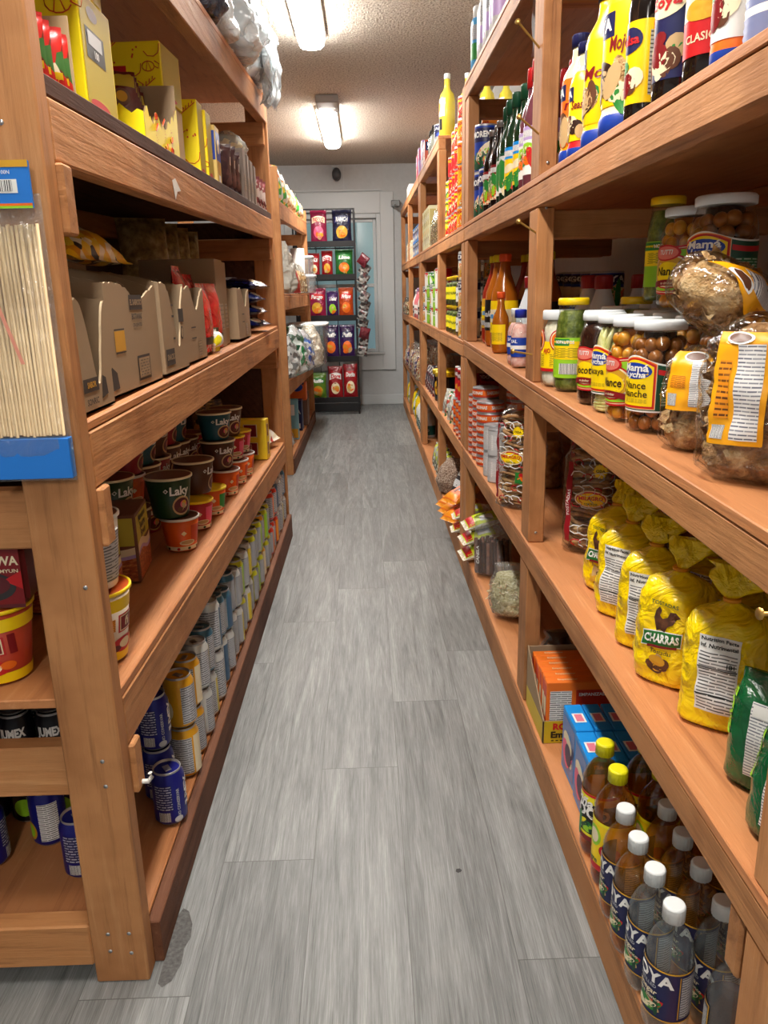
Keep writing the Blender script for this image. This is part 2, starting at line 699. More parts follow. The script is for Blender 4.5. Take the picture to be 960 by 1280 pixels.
# ------------------------------------------------------------------ room surfaces
def floor_mat():
    m, nt, b = _new('grey_vinyl_planks')
    L = nt.links.new
    def mth(op, x, y=None):
        n = nd(nt, 'ShaderNodeMath', operation=op)
        for i, q in enumerate((x, y)):
            if q is None:
                continue
            if isinstance(q, (int, float)):
                n.inputs[i].default_value = q
            else:
                L(q, n.inputs[i])
        return n.outputs[0]
    tc = nd(nt, 'ShaderNodeTexCoord')
    sp = nd(nt, 'ShaderNodeSeparateXYZ')
    L(tc.outputs['Object'], sp.inputs[0])
    W, LEN = .1865, 1.22
    cx = mth('DIVIDE', mth('ADD', sp.outputs['X'], .137 + W * 20), W)
    col = mth('FLOOR', cx)
    fx = mth('FRACT', cx)
    cy = mth('DIVIDE', mth('SUBTRACT', mth('ADD', sp.outputs['Y'], 12.2 * 3 - 1.665), mth('MULTIPLY', mth('SUBTRACT', col, 20), .317)), LEN)
    row = mth('FLOOR', cy)
    fy = mth('FRACT', cy)
    ex = mth('MINIMUM', fx, mth('SUBTRACT', 1, fx))
    ey = mth('MINIMUM', fy, mth('SUBTRACT', 1, fy))
    gapf = mth('MAXIMUM', mth('LESS_THAN', ex, .0042), mth('LESS_THAN', ey, .0008))
    cb = nd(nt, 'ShaderNodeCombineXYZ')
    L(col, cb.inputs[0]); L(row, cb.inputs[1])
    wn = nd(nt, 'ShaderNodeTexWhiteNoise', noise_dimensions='2D')
    L(cb.outputs[0], wn.inputs['Vector'])
    sc = nd(nt, 'ShaderNodeVectorMath', operation='MULTIPLY')
    sc.inputs[1].default_value = (46, 3.4, 1)
    L(tc.outputs['Object'], sc.inputs[0])
    of = nd(nt, 'ShaderNodeVectorMath', operation='MULTIPLY')
    of.inputs[1].default_value = (170, 290, 30)
    L(wn.outputs['Color'], of.inputs[0])
    ad = nd(nt, 'ShaderNodeVectorMath', operation='ADD')
    L(sc.outputs[0], ad.inputs[0]); L(of.outputs[0], ad.inputs[1])
    n = nd(nt, 'ShaderNodeTexNoise', Scale=.55, Detail=6, Roughness=.62, Distortion=1.6)
    L(ad.outputs[0], n.inputs['Vector'])
    fs = nd(nt, 'ShaderNodeVectorMath', operation='MULTIPLY')
    fs.inputs[1].default_value = (6.5, 2.2, 1)
    L(ad.outputs[0], fs.inputs[0])
    fine = nd(nt, 'ShaderNodeTexNoise', Scale=1.6, Detail=5, Roughness=.7)
    L(fs.outputs[0], fine.inputs['Vector'])
    mf = nd(nt, 'ShaderNodeMix', data_type='FLOAT'); mf.inputs[0].default_value = .5
    L(n.outputs['Fac'], mf.inputs[2]); L(fine.outputs['Fac'], mf.inputs[3])
    r = ramp(nt, [(.3, (74, 75, 75)), (.45, (116, 118, 117)), (.54, (134, 136, 135)), (.68, (164, 166, 165))])
    L(mf.outputs[0], r.inputs['Fac'])
    tone = nd(nt, 'ShaderNodeMapRange')
    tone.inputs['To Min'].default_value = .86; tone.inputs['To Max'].default_value = 1.1
    L(wn.outputs['Value'], tone.inputs['Value'])
    hs = nd(nt, 'ShaderNodeHueSaturation')
    L(tone.outputs[0], hs.inputs['Value']); L(r.outputs['Color'], hs.inputs['Color'])
    gap = nd(nt, 'ShaderNodeMix', data_type='RGBA')
    gap.inputs[7].default_value = lin((78, 77, 75))
    L(mth('MULTIPLY', gapf, .7), gap.inputs[0]); L(hs.outputs['Color'], gap.inputs[6])
    L(gap.outputs[2], b.inputs['Base Color'])
    b.inputs['Roughness'].default_value = .4
    b.inputs['Specular IOR Level'].default_value = .4
    bp = nd(nt, 'ShaderNodeBump', Strength=.2, Distance=.002)
    L(mf.outputs[0], bp.inputs['Height']); L(bp.outputs[0], b.inputs['Normal'])
    return m

def popcorn():
    m, nt, b = _new('popcorn_ceiling')
    L = nt.links.new
    tc = nd(nt, 'ShaderNodeTexCoord')
    n = nd(nt, 'ShaderNodeTexNoise', Scale=95.0, Detail=4, Roughness=.65)
    L(tc.outputs['Object'], n.inputs['Vector'])
    r = ramp(nt, [(.36, (120, 110, 98)), (.5, (196, 186, 172)), (.6, (208, 199, 186))])
    L(n.outputs['Fac'], r.inputs['Fac']); L(r.outputs['Color'], b.inputs['Base Color'])
    bp = nd(nt, 'ShaderNodeBump', Strength=.8, Distance=.012)
    L(n.outputs['Fac'], bp.inputs['Height']); L(bp.outputs[0], b.inputs['Normal'])
    b.inputs['Roughness'].default_value = .95
    return m

FLOOR, CEIL = floor_mat(), popcorn()
WALL = mottled('painted_wall', (184, 188, 189), (187, 191, 192), (190, 194, 195), 30, .6, .05)
TRIM = plain('trim_paint', (196, 201, 202), .4)
DARKWALL = mottled('dim_side_wall', (120, 110, 108), (134, 124, 120), (140, 132, 128), 8, .8, .05)

XL, XR, YN, YB, ZC = -2.3, 1.02, -3.4, 8.38, 2.41
def slab(name, lo, hi, mat, bev=0):
    b = MB(); b.box(lo, hi, mat, bev)
    return structure(b, name)
slab('floor', (XL, YN, -.06), (XR, YB, 0), FLOOR)
slab('ceiling', (XL, YN, ZC), (XR, YB, ZC + .06), CEIL)
slab('wall_left', (XL - .08, YN, 0), (XL, YB, ZC), WALL)
slab('wall_right', (XR, YN, 0), (XR + .08, YB, ZC), WALL)
slab('wall_front', (XL, YN - .08, 0), (XR, YN, ZC), WALL)

# back wall with the window opening
WX0, WX1, WZ0, WZ1 = -.62, .135, .56, 1.90
b = MB()
b.box((XL, YB, 0), (WX0, YB + .1, ZC), WALL)
b.box((WX1, YB, 0), (XR, YB + .1, ZC), WALL)
b.box((WX0, YB, WZ1), (WX1, YB + .1, ZC), WALL)
b.box((WX0, YB, 0), (WX1, YB + .1, WZ0), WALL)
structure(b, 'wall_back')
b = MB(); b.box((XL, YB - .016, 0), (XR, YB, .105), TRIM, .004); structure(b, 'baseboard_back')
b = MB(); b.box((XL, YB - .012, 2.16), (.20, YB, 2.175), TRIM, .002); structure(b, 'trim_1')   # seams of the wall panels
b = MB(); b.box((-.184, YB - .006, 2.175), (-.178, YB, ZC), TRIM); structure(b, 'trim_2')

win = bpy.data.objects.new('window_1', None); COL.objects.link(win); win.location = (-.24, YB, WZ0); win['kind'] = 'structure'
def wpart(name, boxes, mat, bev=.004):
    b = MB()
    for lo, hi in boxes:
        b.box([lo[0] + .24, lo[1] - YB, lo[2] - WZ0], [hi[0] + .24, hi[1] - YB, hi[2] - WZ0], mat, bev)
    return b.build(name, win)
wpart('window_casing', [((WX1 + .045, YB - .022, .37), (.315, YB + .01, 2.15)), ((-.80, YB - .022, .37), (-.665, YB + .01, 2.15)),
                        ((-.665, YB - .022, 1.945), (WX1 + .045, YB + .01, 2.15)), ((-.665, YB - .018, .37), (WX1 + .045, YB + .01, .535))], TRIM)
wpart('window_sill', [((-.70, YB - .04, .535), (.20, YB + .01, .56))], TRIM)
wpart('window_jamb', [((WX1, YB - .012, .56), (WX1 + .045, YB + .06, 1.945)), ((-.665, YB - .012, .56), (WX0, YB + .06, 1.945)), ((WX0, YB - .012, 1.90), (WX1, YB + .06, 1.945))], TRIM)
def pane_mat(name, rgb, e):
    m, nt, b = _new(name)
    b.inputs['Base Color'].default_value = lin(rgb)
    b.inputs['Roughness'].default_value = .12
    b.inputs['Emission Color'].default_value = lin(rgb)
    b.inputs['Emission Strength'].default_value = e
    MATS[name] = m
    return m
pane_mat('daylit_pane_upper', (118, 146, 150), .20)
pane_mat('daylit_pane_lower', (112, 142, 150), .20)
for nm, z0, z1, mt in (('upper_sash', 1.225, 1.90, 'daylit_pane_upper'), ('lower_sash', .56, 1.26, 'daylit_pane_lower')):
    dy = .03 if nm[0] == 'u' else .0
    b = MB()
    for lo, hi in (((WX0, z0), (WX0 + .035, z1)), ((WX1 - .035, z0), (WX1, z1)), ((WX0 + .035, z0), (WX1 - .035, z0 + .035)), ((WX0 + .035, z1 - .035), (WX1 - .035, z1))):
        b.box((lo[0] + .24, dy, lo[1] - WZ0), (hi[0] + .24, dy + .028, hi[1] - WZ0), TRIM, .004)
    s = b.build(nm, win)
    b = MB(); b.box((WX0 + .275, dy + .012, z0 + .035 - WZ0), (WX1 + .205, dy + .018, z1 - .035 - WZ0), mt); b.build('pane', s)

# ------------------------------------------------------------------ ceiling lights
m, nt, bb = _new('lit_diffuser')
bb.inputs['Base Color'].default_value = (1, 1, 1, 1)
bb.inputs['Emission Color'].default_value = lin((255, 250, 243))
bb.inputs['Emission Strength'].default_value = 34
MATS['lit_diffuser'] = m
LIGHTS = [(-.235, 3.20, 'long white ceiling strip light just before the far plastic bag'), (-.235, 5.90, 'long white ceiling strip light farther down towards the window wall'),
          (-.235, .45, 'long white ceiling strip light above the camera end'), (-.235, -2.2, 'long white ceiling strip light at the start of the aisle')]
for x, y, lab in LIGHTS:
    t = thing('ceiling_light', lab, 'ceiling light', (x, y, ZC), 0)
    b = MB(); b.box((-.075, 0, -.028), (.075, 1.23, 0), plain('fixture_white', (225, 222, 214), .5), .006); b.build('housing', t)
    b = MB()
    sec = [(-.066, -.028), (-.062, -.05), (-.045, -.066), (0, -.072), (.045, -.066), (.062, -.05), (.066, -.028)]
    vs = [(px, yy, pz) for yy in (.012, 1.218) for px, pz in sec]
    n = len(sec)
    b.add(vs, [(i, i + 1, n + i + 1, n + i) for i in range(n - 1)] + [list(range(n))[::-1], list(range(n, 2 * n))], 'lit_diffuser', True)
    b.build('diffuser', t)
# square mounting plate of the far strip light
t = thing('junction_box', 'grey flat junction box on the ceiling at the near end of the far strip light', 'junction box', (-.215, 5.60, ZC))
b = MB(); b.box((-.075, 0, -.05), (.075, .29, 0), plain('plate_grey', (150, 146, 142), .5), .006); b.build('cover', t)
b = MB()
for x in (-.05, .05):
    b.tube([(x, .145, -.051), (x, .145, -.054)], .006, 'steel', 8)
b.build('screw', t)

w = bpy.data.worlds.new('world'); SC.world = w; w.use_nodes = True
w.node_tree.nodes['Background'].inputs[0].default_value = lin((200, 220, 235))
w.node_tree.nodes['Background'].inputs[1].default_value = .6

# small dark camera hanging on the back wall
t = thing('wall_sensor', 'small dark grey egg-shaped sensor high on the white back wall', 'sensor', (-.262, YB, 2.39))
b = MB(); b.box((-.035, -.03, -.012), (.035, 0, .012), TRIM, .004); b.build('bracket', t)
b = MB(); b.ball((.012, -.05, -.075), (.045, .04, .062), plain('sensor_grey', (72, 72, 74), .45), 18, 12); b.build('housing', t)
t = thing('door_closer', 'grey metal closer fixed on the window casing beside the shelf end', 'closer', (.335, YB - .03, 2.03))
b = MB(); b.box((-.045, -.05, -.03), (.045, .03, .03), plain('closer_grey', (120, 124, 124), .4, .4), .006); b.build('body', t)
b = MB(); b.box((-.02, -.3, -.04), (.0, -.05, -.025), 'closer_grey', .002); b.build('arm', t)

b = MB()
S = lambda x, y, off=0: Vector((-.376 + x * .75, 1.13 + y * .8, .0006))
poly(b, S, [(.0, -.10), (.018, -.085), (.03, -.04), (.026, .0), (.035, .03), (.03, .07), (.012, .11), (-.004, .12), (-.016, .09), (-.012, -.09)], mottled('floor_stain', (66, 64, 62), (84, 83, 81), (100, 99, 97), 120, .7, .1), 0)
structure(b, 'floor_stain')
b = MB()
S = lambda x, y, off=0: Vector((.158 + x, 1.30 + y, .0006))
poly(b, S, [(-.006, -.002), (-.002, -.006), (.004, -.004), (.007, .001), (.003, .006), (-.004, .005)], 'black', 0)
structure(b, 'floor_spot')
# ------------------------------------------------------------------ wooden racks
def board(parent, name, mat, x, y, z, bev=.002, z2=None, off=(0, 0, 0)):
    """a board x0..x1, y0..y1, z0..z1; z2 = its z0..z1 at the far end when it does not lie level"""
    b = MB()
    sk = None
    if z2:
        def sk(v):
            t = (v.y - y[0]) / (y[1] - y[0])
            s = (v.z - z[0]) / (z[1] - z[0])
            a, c = z[0] * (1 - t) + z2[0] * t, z[1] * (1 - t) + z2[1] * t
            return Vector((v.x, v.y, a + (c - a) * s))
    b.box((x[0], y[0], z[0]), (x[1], y[1], z[1]), mat, bev, Matrix.Translation([-q for q in off]), sk)
    return b.build(name, parent)

def screws(parent, pts, axis, off, r=.0035):
    for p in pts:
        b = MB()
        d = Vector(axis)
        p = Vector(p) - Vector(off)
        b.tube([p - d * .002, p + d * .0006], r, 'steel', 8)
        b.build('screw', parent)

PX, PY, PZ = 'stained_pine_X', 'stained_pine_Y', 'stained_pine_Z'
# shelf heights of the near rack on the left: (front edge near, far)
L_TOP2, L_TOP, L_MID, L_LOW, L_BOT = (1.79, 1.945), (1.405, 1.485), (.957, 1.005), (.535, .468), (.088, .114)
def lz(t, y):
    k = (y - 1.10) / 2.52
    return t[0] * (1 - k) + t[1] * k

o = (-.70, 2.36, 0)
LR = thing('shelf_rack', 'long rack of stained pine whose thick end post carries the bag of skewers', 'shelf rack', o)
B = -1.02
for x in ((-.490, -.400), (B, B + .09)):
    for y in ((1.065, 1.103), (3.62, 3.66)):
        board(LR, 'post', PZ, x, y, (0, 2.36), .0025, off=o)
for y in (2.33, 2.37),:
    board(LR, 'post', PZ, (B, B + .09), y, (0, 2.0), .0025, off=o)
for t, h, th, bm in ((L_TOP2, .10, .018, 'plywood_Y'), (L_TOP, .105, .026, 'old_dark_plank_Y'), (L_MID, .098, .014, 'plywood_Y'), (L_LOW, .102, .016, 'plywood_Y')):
    board(LR, 'shelf_board', bm, (B, -.402), (1.075, 3.62), (t[0] - th, t[0]), .002, (t[1] - th, t[1]), o)
    board(LR, 'beam', PY, (-.438, -.400), (1.104, 3.619), (t[0] - h, t[0] - th - .0005), .003, (t[1] - h, t[1] - th - .0005), o)
    board(LR, 'beam', PY, (B, B + .038), (1.104, 3.619), (t[0] - h, t[0] - th - .0005), .003, (t[1] - h, t[1] - th - .0005), o)
    for y, k, xe in ((1.104, 0, -.392), (3.58, 1, -.41)):
        board(LR, 'cross_rail', PX, (B + .001, xe), (y, y + .036), (t[k] - h - .09, t[k] - h - .0005), .003, off=o)
board(LR, 'shelf_board', 'plywood_Y', (B, -.408), (1.104, 3.62), (L_BOT[0] - .014, L_BOT[0]), .002, (L_BOT[1] - .014, L_BOT[1]), o)
board(LR, 'kick_board', 'dark_stained_Y', (-.407, -.385), (1.104, 3.62), (0, L_BOT[0] - .002), .002, (0, L_BOT[1] - .002), o)
board(LR, 'cross_rail', PX, (B + .09, -.491), (1.066, 1.104), (.035, .117), .003, off=o)
board(LR, 'back_panel', 'old_dark_plank_Y', (B - .02, B - .001), (1.07, 3.66), (.05, 1.40), .002, off=o)  # added dark panel, hides the lit wall so the rack interior stays dark
screws(LR, [(-.42, 1.065, .72), (-.43, 1.065, .43), (-.43, 1.065, .385), (-.46, 1.065, .1), (-.425, 1.065, .1), (-.46, 1.065, .065), (-.425, 1.065, .06), (-.463, 1.065, .90), (-.45, 1.065, 1.375), (-.447, 1.065, 1.34)], (0, -1, 0), o)
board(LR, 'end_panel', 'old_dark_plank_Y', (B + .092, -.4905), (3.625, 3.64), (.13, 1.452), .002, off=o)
# a torn white sticker and a bent white hook on the rack
b = MB(); S = flat((.3, 1.79 - o[1], 1.355), (0, 1, 0), (0, 0, 1))
poly(b, S, [(-.03, .012), (.0, .02), (.045, .0), (.01, -.006), (-.012, -.025)], plain('paper_white', (232, 230, 224), .7), .001)
b.build('torn_sticker', LR)
b = MB(); b.tube([(.292, -1.236, .352), (.318, -1.236, .352), (.324, -1.236, .36), (.322, -1.236, .368)], .004, 'paper_white', 8); b.build('hook', LR)

# second rack on the left, set back from the aisle
U_T, U_2, U_3, U_B = (1.70, 1.775), (1.155, 1.165), (.62, .55), (.11, .11)
o = (-.80, 6.15, 0)
UR = thing('shelf_rack', 'shorter pine rack set back behind the long skewer rack, beside the snack stand', 'shelf rack', o)
for x in ((-.592, -.502), (B - .1, B - .01)):
    for y, h in (((4.98, 5.018), 1.885), ((7.28, 7.318), 1.87)):
        board(UR, 'post', PZ, x, y, (0, h), .0025, off=o)
for t, h in ((U_T, .105), (U_2, .10), (U_3, .10)):
    board(UR, 'shelf_board', 'plywood_Y', (B - .1, -.504), (5.02, 7.279), (t[0] - .015, t[0]), .002, (t[1] - .015, t[1]), o)
    board(UR, 'beam', PY, (-.54, -.502), (5.02, 7.279), (t[0] - h, t[0] - .0155), .003, (t[1] - h, t[1] - .0155), o)
    board(UR, 'cross_rail', PX, (B - .09, -.545), (7.24, 7.278), (t[1] - h - .09, t[1] - h - .0005), .003, off=o)
board(UR, 'shelf_board', 'plywood_Y', (B - .1, -.51), (5.02, 7.279), (.09, .105), .002, off=o)
board(UR, 'kick_board', 'dark_stained_Y', (-.51, -.495), (5.02, 7.279), (0, .10), .002, off=o)
board(UR, 'back_panel', 'old_dark_plank_Y', (B - .13, B - .111), (5.02, 7.3), (.05, 1.5), .002, off=o)

# right side: three racks end to end along the wall
R_BOT = .105
def r_low(y): return .54 - .003 * y
def r_mid(y): return .880 + .024 * y if y < 3.065 else .9375 + .0033 * y
def r_top(y): return 1.345 + .0105 * y
def r_top2(y): return 1.80 + .018 * y
def right_rack(y0, posts, y1, label, top2_from, x0=.38, x1=.97):
    o = (.68, (y0 + y1) / 2, 0)
    R = thing('shelf_rack', label, 'shelf rack', o)
    lv = [r_low, r_mid, r_top, r_top2]
    for fz in lv:
        a = max(y0, top2_from) if fz is r_top2 else y0
        board(R, 'shelf_board', 'plywood_Y', (x0 - .001, x1), (a, y1), (fz(a) - .014, fz(a)), .0015, (fz(y1) - .014, fz(y1)), o)
        board(R, 'beam', PY, (x0, x0 + .038), (a, y1), (fz(a) - .062, fz(a) - .0145), .003, (fz(y1) - .062, fz(y1) - .0145), o)
        board(R, 'beam', PY, (x1 - .038, x1), (a, y1), (fz(a) - .062, fz(a) - .0145), .003, (fz(y1) - .062, fz(y1) - .0145), o)
        for p in posts:
            if p + .05 > a:
                board(R, 'cross_rail', PX, (x0 + .04, x1 - .04), (p + .051, p + .088), (fz(p) - .125, fz(p) - .063), .003, off=o)
    board(R, 'shelf_board', 'plywood_Y', (x0, x1), (y0, y1), (R_BOT - .014, R_BOT), .002, off=o)
    board(R, 'kick_board', PY, (x0, x0 + .020), (y0, y1), (0, R_BOT - .0145), .002, off=o)
    for p in posts:
        zs = [R_BOT, r_low(p), r_mid(p), r_top(p), r_top2(p)]
        for i, za in enumerate(zs):
            if i + 1 < len(zs):
                zb = zs[i + 1] - .0625
            else:
                zb = 2.0 if False else None
            if zb is None:
                continue
            if i == 3 and p + .05 < top2_from:
                zb = r_top2(p)
            board(R, 'post', PZ, (x0 + .002, x0 + .040), (p, p + .089), (za + .0005, zb), .0025, off=o)
        board(R, 'post', PZ, (x1 - .078, x1 - .039), (p, p + .089), (R_BOT, r_low(p) - .0625), .0025, off=o)
    return R, o
RA, oA = right_rack(.56, (.563, 1.781, 2.968), 3.06, 'near pine rack with pickled fruit jars, yellow bags and vinegar on its shelves', .56)
RB, oB = right_rack(3.072, (3.075, 4.10, 5.40), 5.492, 'middle pine rack against the wall with the tall stacks of red and orange cans', 4.10)
RC, oC = right_rack(5.515, (5.518, 6.85, 8.09), 8.18, 'far pine rack against the wall ending at the window casing', 5.515)
board(RA, 'end_cleat', PX, (.382, .42), (.66, .69), (.395, .477), .004, off=oA)
def nail(R, o, p, d):
    b = MB(); p = Vector(p) - Vector(o); d = Vector(d)
    b.tube([p, p + d], .0022, 'brass', 8)
    b.tube([p + d, p + d * 1.02], .006, 'brass', 10)
    b.build('nail', R)
nail(RA, oA, (.383, 1.80, 1.25), (-.05, -.055, .02))
nail(RA, oA, (.383, 1.82, 1.62), (-.06, -.07, .028))
nail(RA, oA, (.383, 1.80, 1.45), (-.055, -.06, .022))
nail(RA, oA, (.383, 1.80, .985), (-.055, -.05, .012))
nail(RA, oA, (.383, .65, .83), (-.03, -.006, .004))
screws(RA, [(.40, 1.7805, 1.39), (.40, 1.7805, .56), (.40, 1.7805, 1.30)], (0, -1, 0), oA)
# ------------------------------------------------------------------ kinds of goods: each function builds one at the origin, front to -Y
clear('clear_plastic', (246, 250, 250), .05)
clear('jar_glass', (250, 252, 250), .02, 1.15)
clear('clear_wrap', (250, 250, 248), .12, 1.5, .9)
clear('thin_film', (246, 248, 248), .16, 1.3, .8, .06)
clear('milky_plastic', (240, 244, 246), .25, 1.2, .6, .38)
liquid('water_liquid', (250, 251, 251), .05)
liquid('amber_liquid', (252, 222, 160), .14, (214, 140, 40))
liquid('dark_amber_liquid', (240, 192, 116), .14, (176, 108, 30))
plain('cap_white', (232, 236, 236), .38)
plain('cap_yellow', (232, 226, 20), .38)
plain('cap_red', (200, 30, 34), .38)
plain('cap_orange', (240, 92, 36), .38)
plain('cap_blue', (30, 50, 170), .38)
plain('lid_white', (226, 232, 234), .35)
plain('lid_yellow', (246, 206, 20), .35)
plain('lid_brown', (110, 62, 40), .3)
film('yellow_film', (250, 214, 8), .2, 1.0, 22)
film('green_film', (12, 92, 50), .22, .6, 16)
plain('sauce_brown', (122, 58, 18), .16, 0, .6)
plain('sauce_red', (150, 36, 16), .18, 0, .6)
plain('sauce_amber', (168, 92, 22), .16, 0, .6)
plain('soy_black', (22, 14, 12), .12, 0, .6)
plain('dark_green_glass', (20, 50, 30), .1, 0, .6)
plain('glass_brown', (58, 30, 16), .12, 0, .6)
mottled('fried_rind', (150, 98, 48), (212, 168, 108), (240, 212, 164), 42, .5, 1, 6, .03)
mottled('fried_rind_dark', (112, 74, 40), (180, 132, 80), (226, 190, 138), 40, .5, 1, 6, .03)
mottled('nopales', (48, 62, 20), (96, 110, 40), (140, 150, 70), 60, .35, .4)
mottled('garlic', (206, 196, 170), (232, 226, 206), (246, 242, 230), 60, .4, .3)
mottled('fruit_amber', (186, 112, 20), (214, 144, 34), (228, 166, 56), 40, .28, .1)
mottled('fruit_brown', (112, 62, 20), (142, 82, 28), (170, 106, 44), 40, .28, .1)
mottled('palm_strand', (160, 166, 84), (212, 208, 132), (236, 230, 180), 50, .35, .2)

def lathe(mb, prof, mat, n=28, bands=None, bottom=True, top=True):
    """a turned shape; the profile may also run downwards (rims, lids)"""
    pr = [tuple(prof[0])]
    for a, c in zip(prof, prof[1:]):
        for z, _ in bands or []:
            if a[0] < z - 1e-5 and z < c[0] - 1e-5:
                k = (z - a[0]) / (c[0] - a[0])
                pr.append((z, a[1] + (c[1] - a[1]) * k))
        pr.append(tuple(c))
    def mt(z):
        r = mat
        for zb, m in bands or []:
            if z >= zb:
                r = m
        return r
    z0, z1 = min(p[0] for p in pr), max(p[0] for p in pr)
    cs = [(math.sin(2 * PI * i / n), -math.cos(2 * PI * i / n)) for i in range(n)]
    for j, (a, c) in enumerate(zip(pr, pr[1:])):
        vs = [(r * x, r * y, z) for z, r in (a, c) for x, y in cs]
        uv = [((i % n) / n, (z - z0) / max(z1 - z0, 1e-6)) for z in (a[0], c[0]) for i in range(n)]
        mb.add(vs, [(i, (i + 1) % n, n + (i + 1) % n, n + i) for i in range(n)], mt((a[0] + c[0]) / 2), True, uv)
    if bottom:
        mb.add([(pr[0][1] * x, pr[0][1] * y, pr[0][0]) for x, y in cs], [list(range(n))[::-1]], mt(pr[0][0] + 1e-6))
    if top:
        mb.add([(pr[-1][1] * x, pr[-1][1] * y, pr[-1][0]) for x, y in cs], [list(range(n))], mt(pr[-1][0] - 1e-6))
    m = [pr[0]]
    for q in pr[1:]:
        if q[0] > m[-1][0] + 1e-7:
            m.append(q)
    return Loft([(z, r, r) for z, r in m])

def ridged_cap(parent, z0, z1, r, mat, name='cap', n=36):
    b = MB()
    h = z1 - z0
    L = Loft([(z0, r, r), (z1 - h * .12, r, r)], ridge=.022, nridge=n // 2)
    L.skin(b, mat, n * 2, bottom=True, top=False)
    lathe(b, [(z1 - h * .12, r * .99), (z1 - h * .02, r * .93), (z1, r * .82)], mat, n, bottom=False)
    return b.build(name, parent)

def bottle(name, lab, prof, body, capmat, cap, label=None, fill=None, fill_to=None, wall=.0016, group=None, n=28, cat='bottle', neck=None):
    t = thing(name, lab, cat, (0, 0, 0), 0, group)
    b = MB(); L = lathe(b, prof, body, n); b.build('bottle_body', t)
    if fill:
        b = MB()
        q = [(max(z, .002), max(r - wall, .002)) for z, r in prof if z < fill_to]
        q.append((fill_to, max(L.at(fill_to)[0] - wall, .003)))
        lathe(b, q, fill, n); b.build('liquid', t)
    if neck:
        b = MB(); lathe(b, neck[0], neck[1], n); b.build('neck_sleeve', t)
    if cap:
        ridged_cap(t, cap[0], cap[1], cap[2], capmat)
    if label:
        b = MB(); label(b, L); b.build('label', t)
    return t

def sprite(mb, S, cols, x0, y0, x1, y1, k, seed, off=.0011, rmin=.15, rmax=.32):
    """a little heap of printed food shapes inside a rectangle"""
    rg = random.Random(seed)
    w, h = x1 - x0, y1 - y0
    for i in range(k):
        rx, ry = w * rg.uniform(rmin, rmax), h * rg.uniform(rmin, rmax)
        ell(mb, S, rg.uniform(x0 + rx, x1 - rx), rg.uniform(y0 + ry, y1 - ry), rx, ry, cols[i % len(cols)], off + .00008 * i, 12, 2, rg.uniform(0, 3))

# vinegar
VIN = [(0, .026), (.003, .030), (.012, .0328), (.026, .0328), (.031, .0318), (.035, .0325), (.117, .0325), (.122, .0318), (.135, .0322), (.146, .030), (.158, .0245), (.168, .0185), (.174, .0142), (.186, .0132)]
def vin_label(b, L):
    z = .034; h = .084
    S = L.S(0, z)
    W = L.perim(.07)
    rect(b, S, -W * .32, 0, W * .30, h, 'navy')
    for x0, y0, x1, y1 in ((-W * .32, h - .0022, W * .30, h), (-W * .32, 0, W * .30, .0022), (W * .13, .006, W * .137, h - .006), (W * .29, 0, W * .30, h)):
        rect(b, S, x0, y0, x1, y1, 'gold', .0010)
    rect(b, S, W * .145, .008, W * .285, h - .007, 'small_print_silver', .0011)
    text(b, S, 'GOYA', -W * .1, h - .017, .026, 'white', .0018, .035, fit=W * .38)
    text(b, S, 'DISTILLED', -W * .1, h - .031, .0075, 'silver', .0018, .01)
    text(b, S, 'vinegar', -W * .1, h - .041, .012, 'cream', .0018, .02, shear=.2)
    text(b, S, 'vinagre blanco', -W * .1, h - .051, .008, 'cream', .0018, .015)
    sprite(b, S, ['darkgreen', 'green', 'cream', 'red', 'tan', 'lime'], -W * .28, .006, W * .08, .028, 9, 4)
    return b
def vinegar(liq, lab):
    return bottle('vinegar_bottle', lab, VIN, 'clear_plastic', 'cap_white', (.182, .206, .0150), vin_label, liq, .158)

YV = [(0, .028), (.003, .033), (.014, .0365), (.03, .0365), (.034, .0355), (.038, .0362), (.135, .0362), (.141, .0355), (.155, .0362), (.17, .032), (.184, .024), (.195, .0165), (.2, .0145), (.212, .0135)]
def yv_label(kind):
    def f(b, L):
        S = L.S(0, .038); W = L.perim(.08); h = .098
        if kind == 'pineapple':
            rect(b, S, -W * .3, 0, W * .3, h, 'yellow')
            rect(b, S, -W * .3, 0, W * .3, .012, 'red', .001)
            rect(b, S, -W * .3, h - .006, W * .3, h, 'lemon', .001)
            ell(b, S, -W * .06, h * .68, .016, .02, 'lime', .0011); ell(b, S, -W * .06, h * .68, .011, .014, 'cream', .0013)
            ell(b, S, W * .05, h * .44, .012, .012, 'red', .0012); ell(b, S, W * .12, h * .44, .01, .012, 'orange', .0013)
            ell(b, S, -W * .16, h * .5, .012, .02, 'gold', .0012); ell(b, S, -W * .16, h * .72, .008, .014, 'darkgreen', .0013)
            text(b, S, 'vinagre', -W * .1, h * .2, .014, 'darkgreen', .0016, .02)
        else:
            rect(b, S, -W * .3, 0, W * .3, h, 'lemon')
            rect(b, S, -W * .3, h * .16, W * .3, h * .80, 'black', .0009)
            rect(b, S, -W * .3, 0, W * .3, h * .1, 'darkred', .0009)
            rect(b, S, -W * .3, h * .95, W * .3, h, 'red', .0009)
            text(b, S, 'Piña', -W * .06, h * .80, .028, 'white', .0016, .03, shear=.25)
            text(b, S, 'LOCO', W * .0, h * .60, .030, 'white', .0017, .05, fit=W * .36)
            sprite(b, S, ['lime', 'lemon', 'green', 'cream', 'darkgreen'], -W * .24, h * .14, W * .2, h * .42, 10, 9)
    return f
def yellow_vinegar(kind, lab):
    return bottle('vinegar_bottle', lab, YV, 'clear_plastic', 'cap_yellow', (.206, .230, .0165), yv_label(kind), 'dark_amber_liquid', .186)

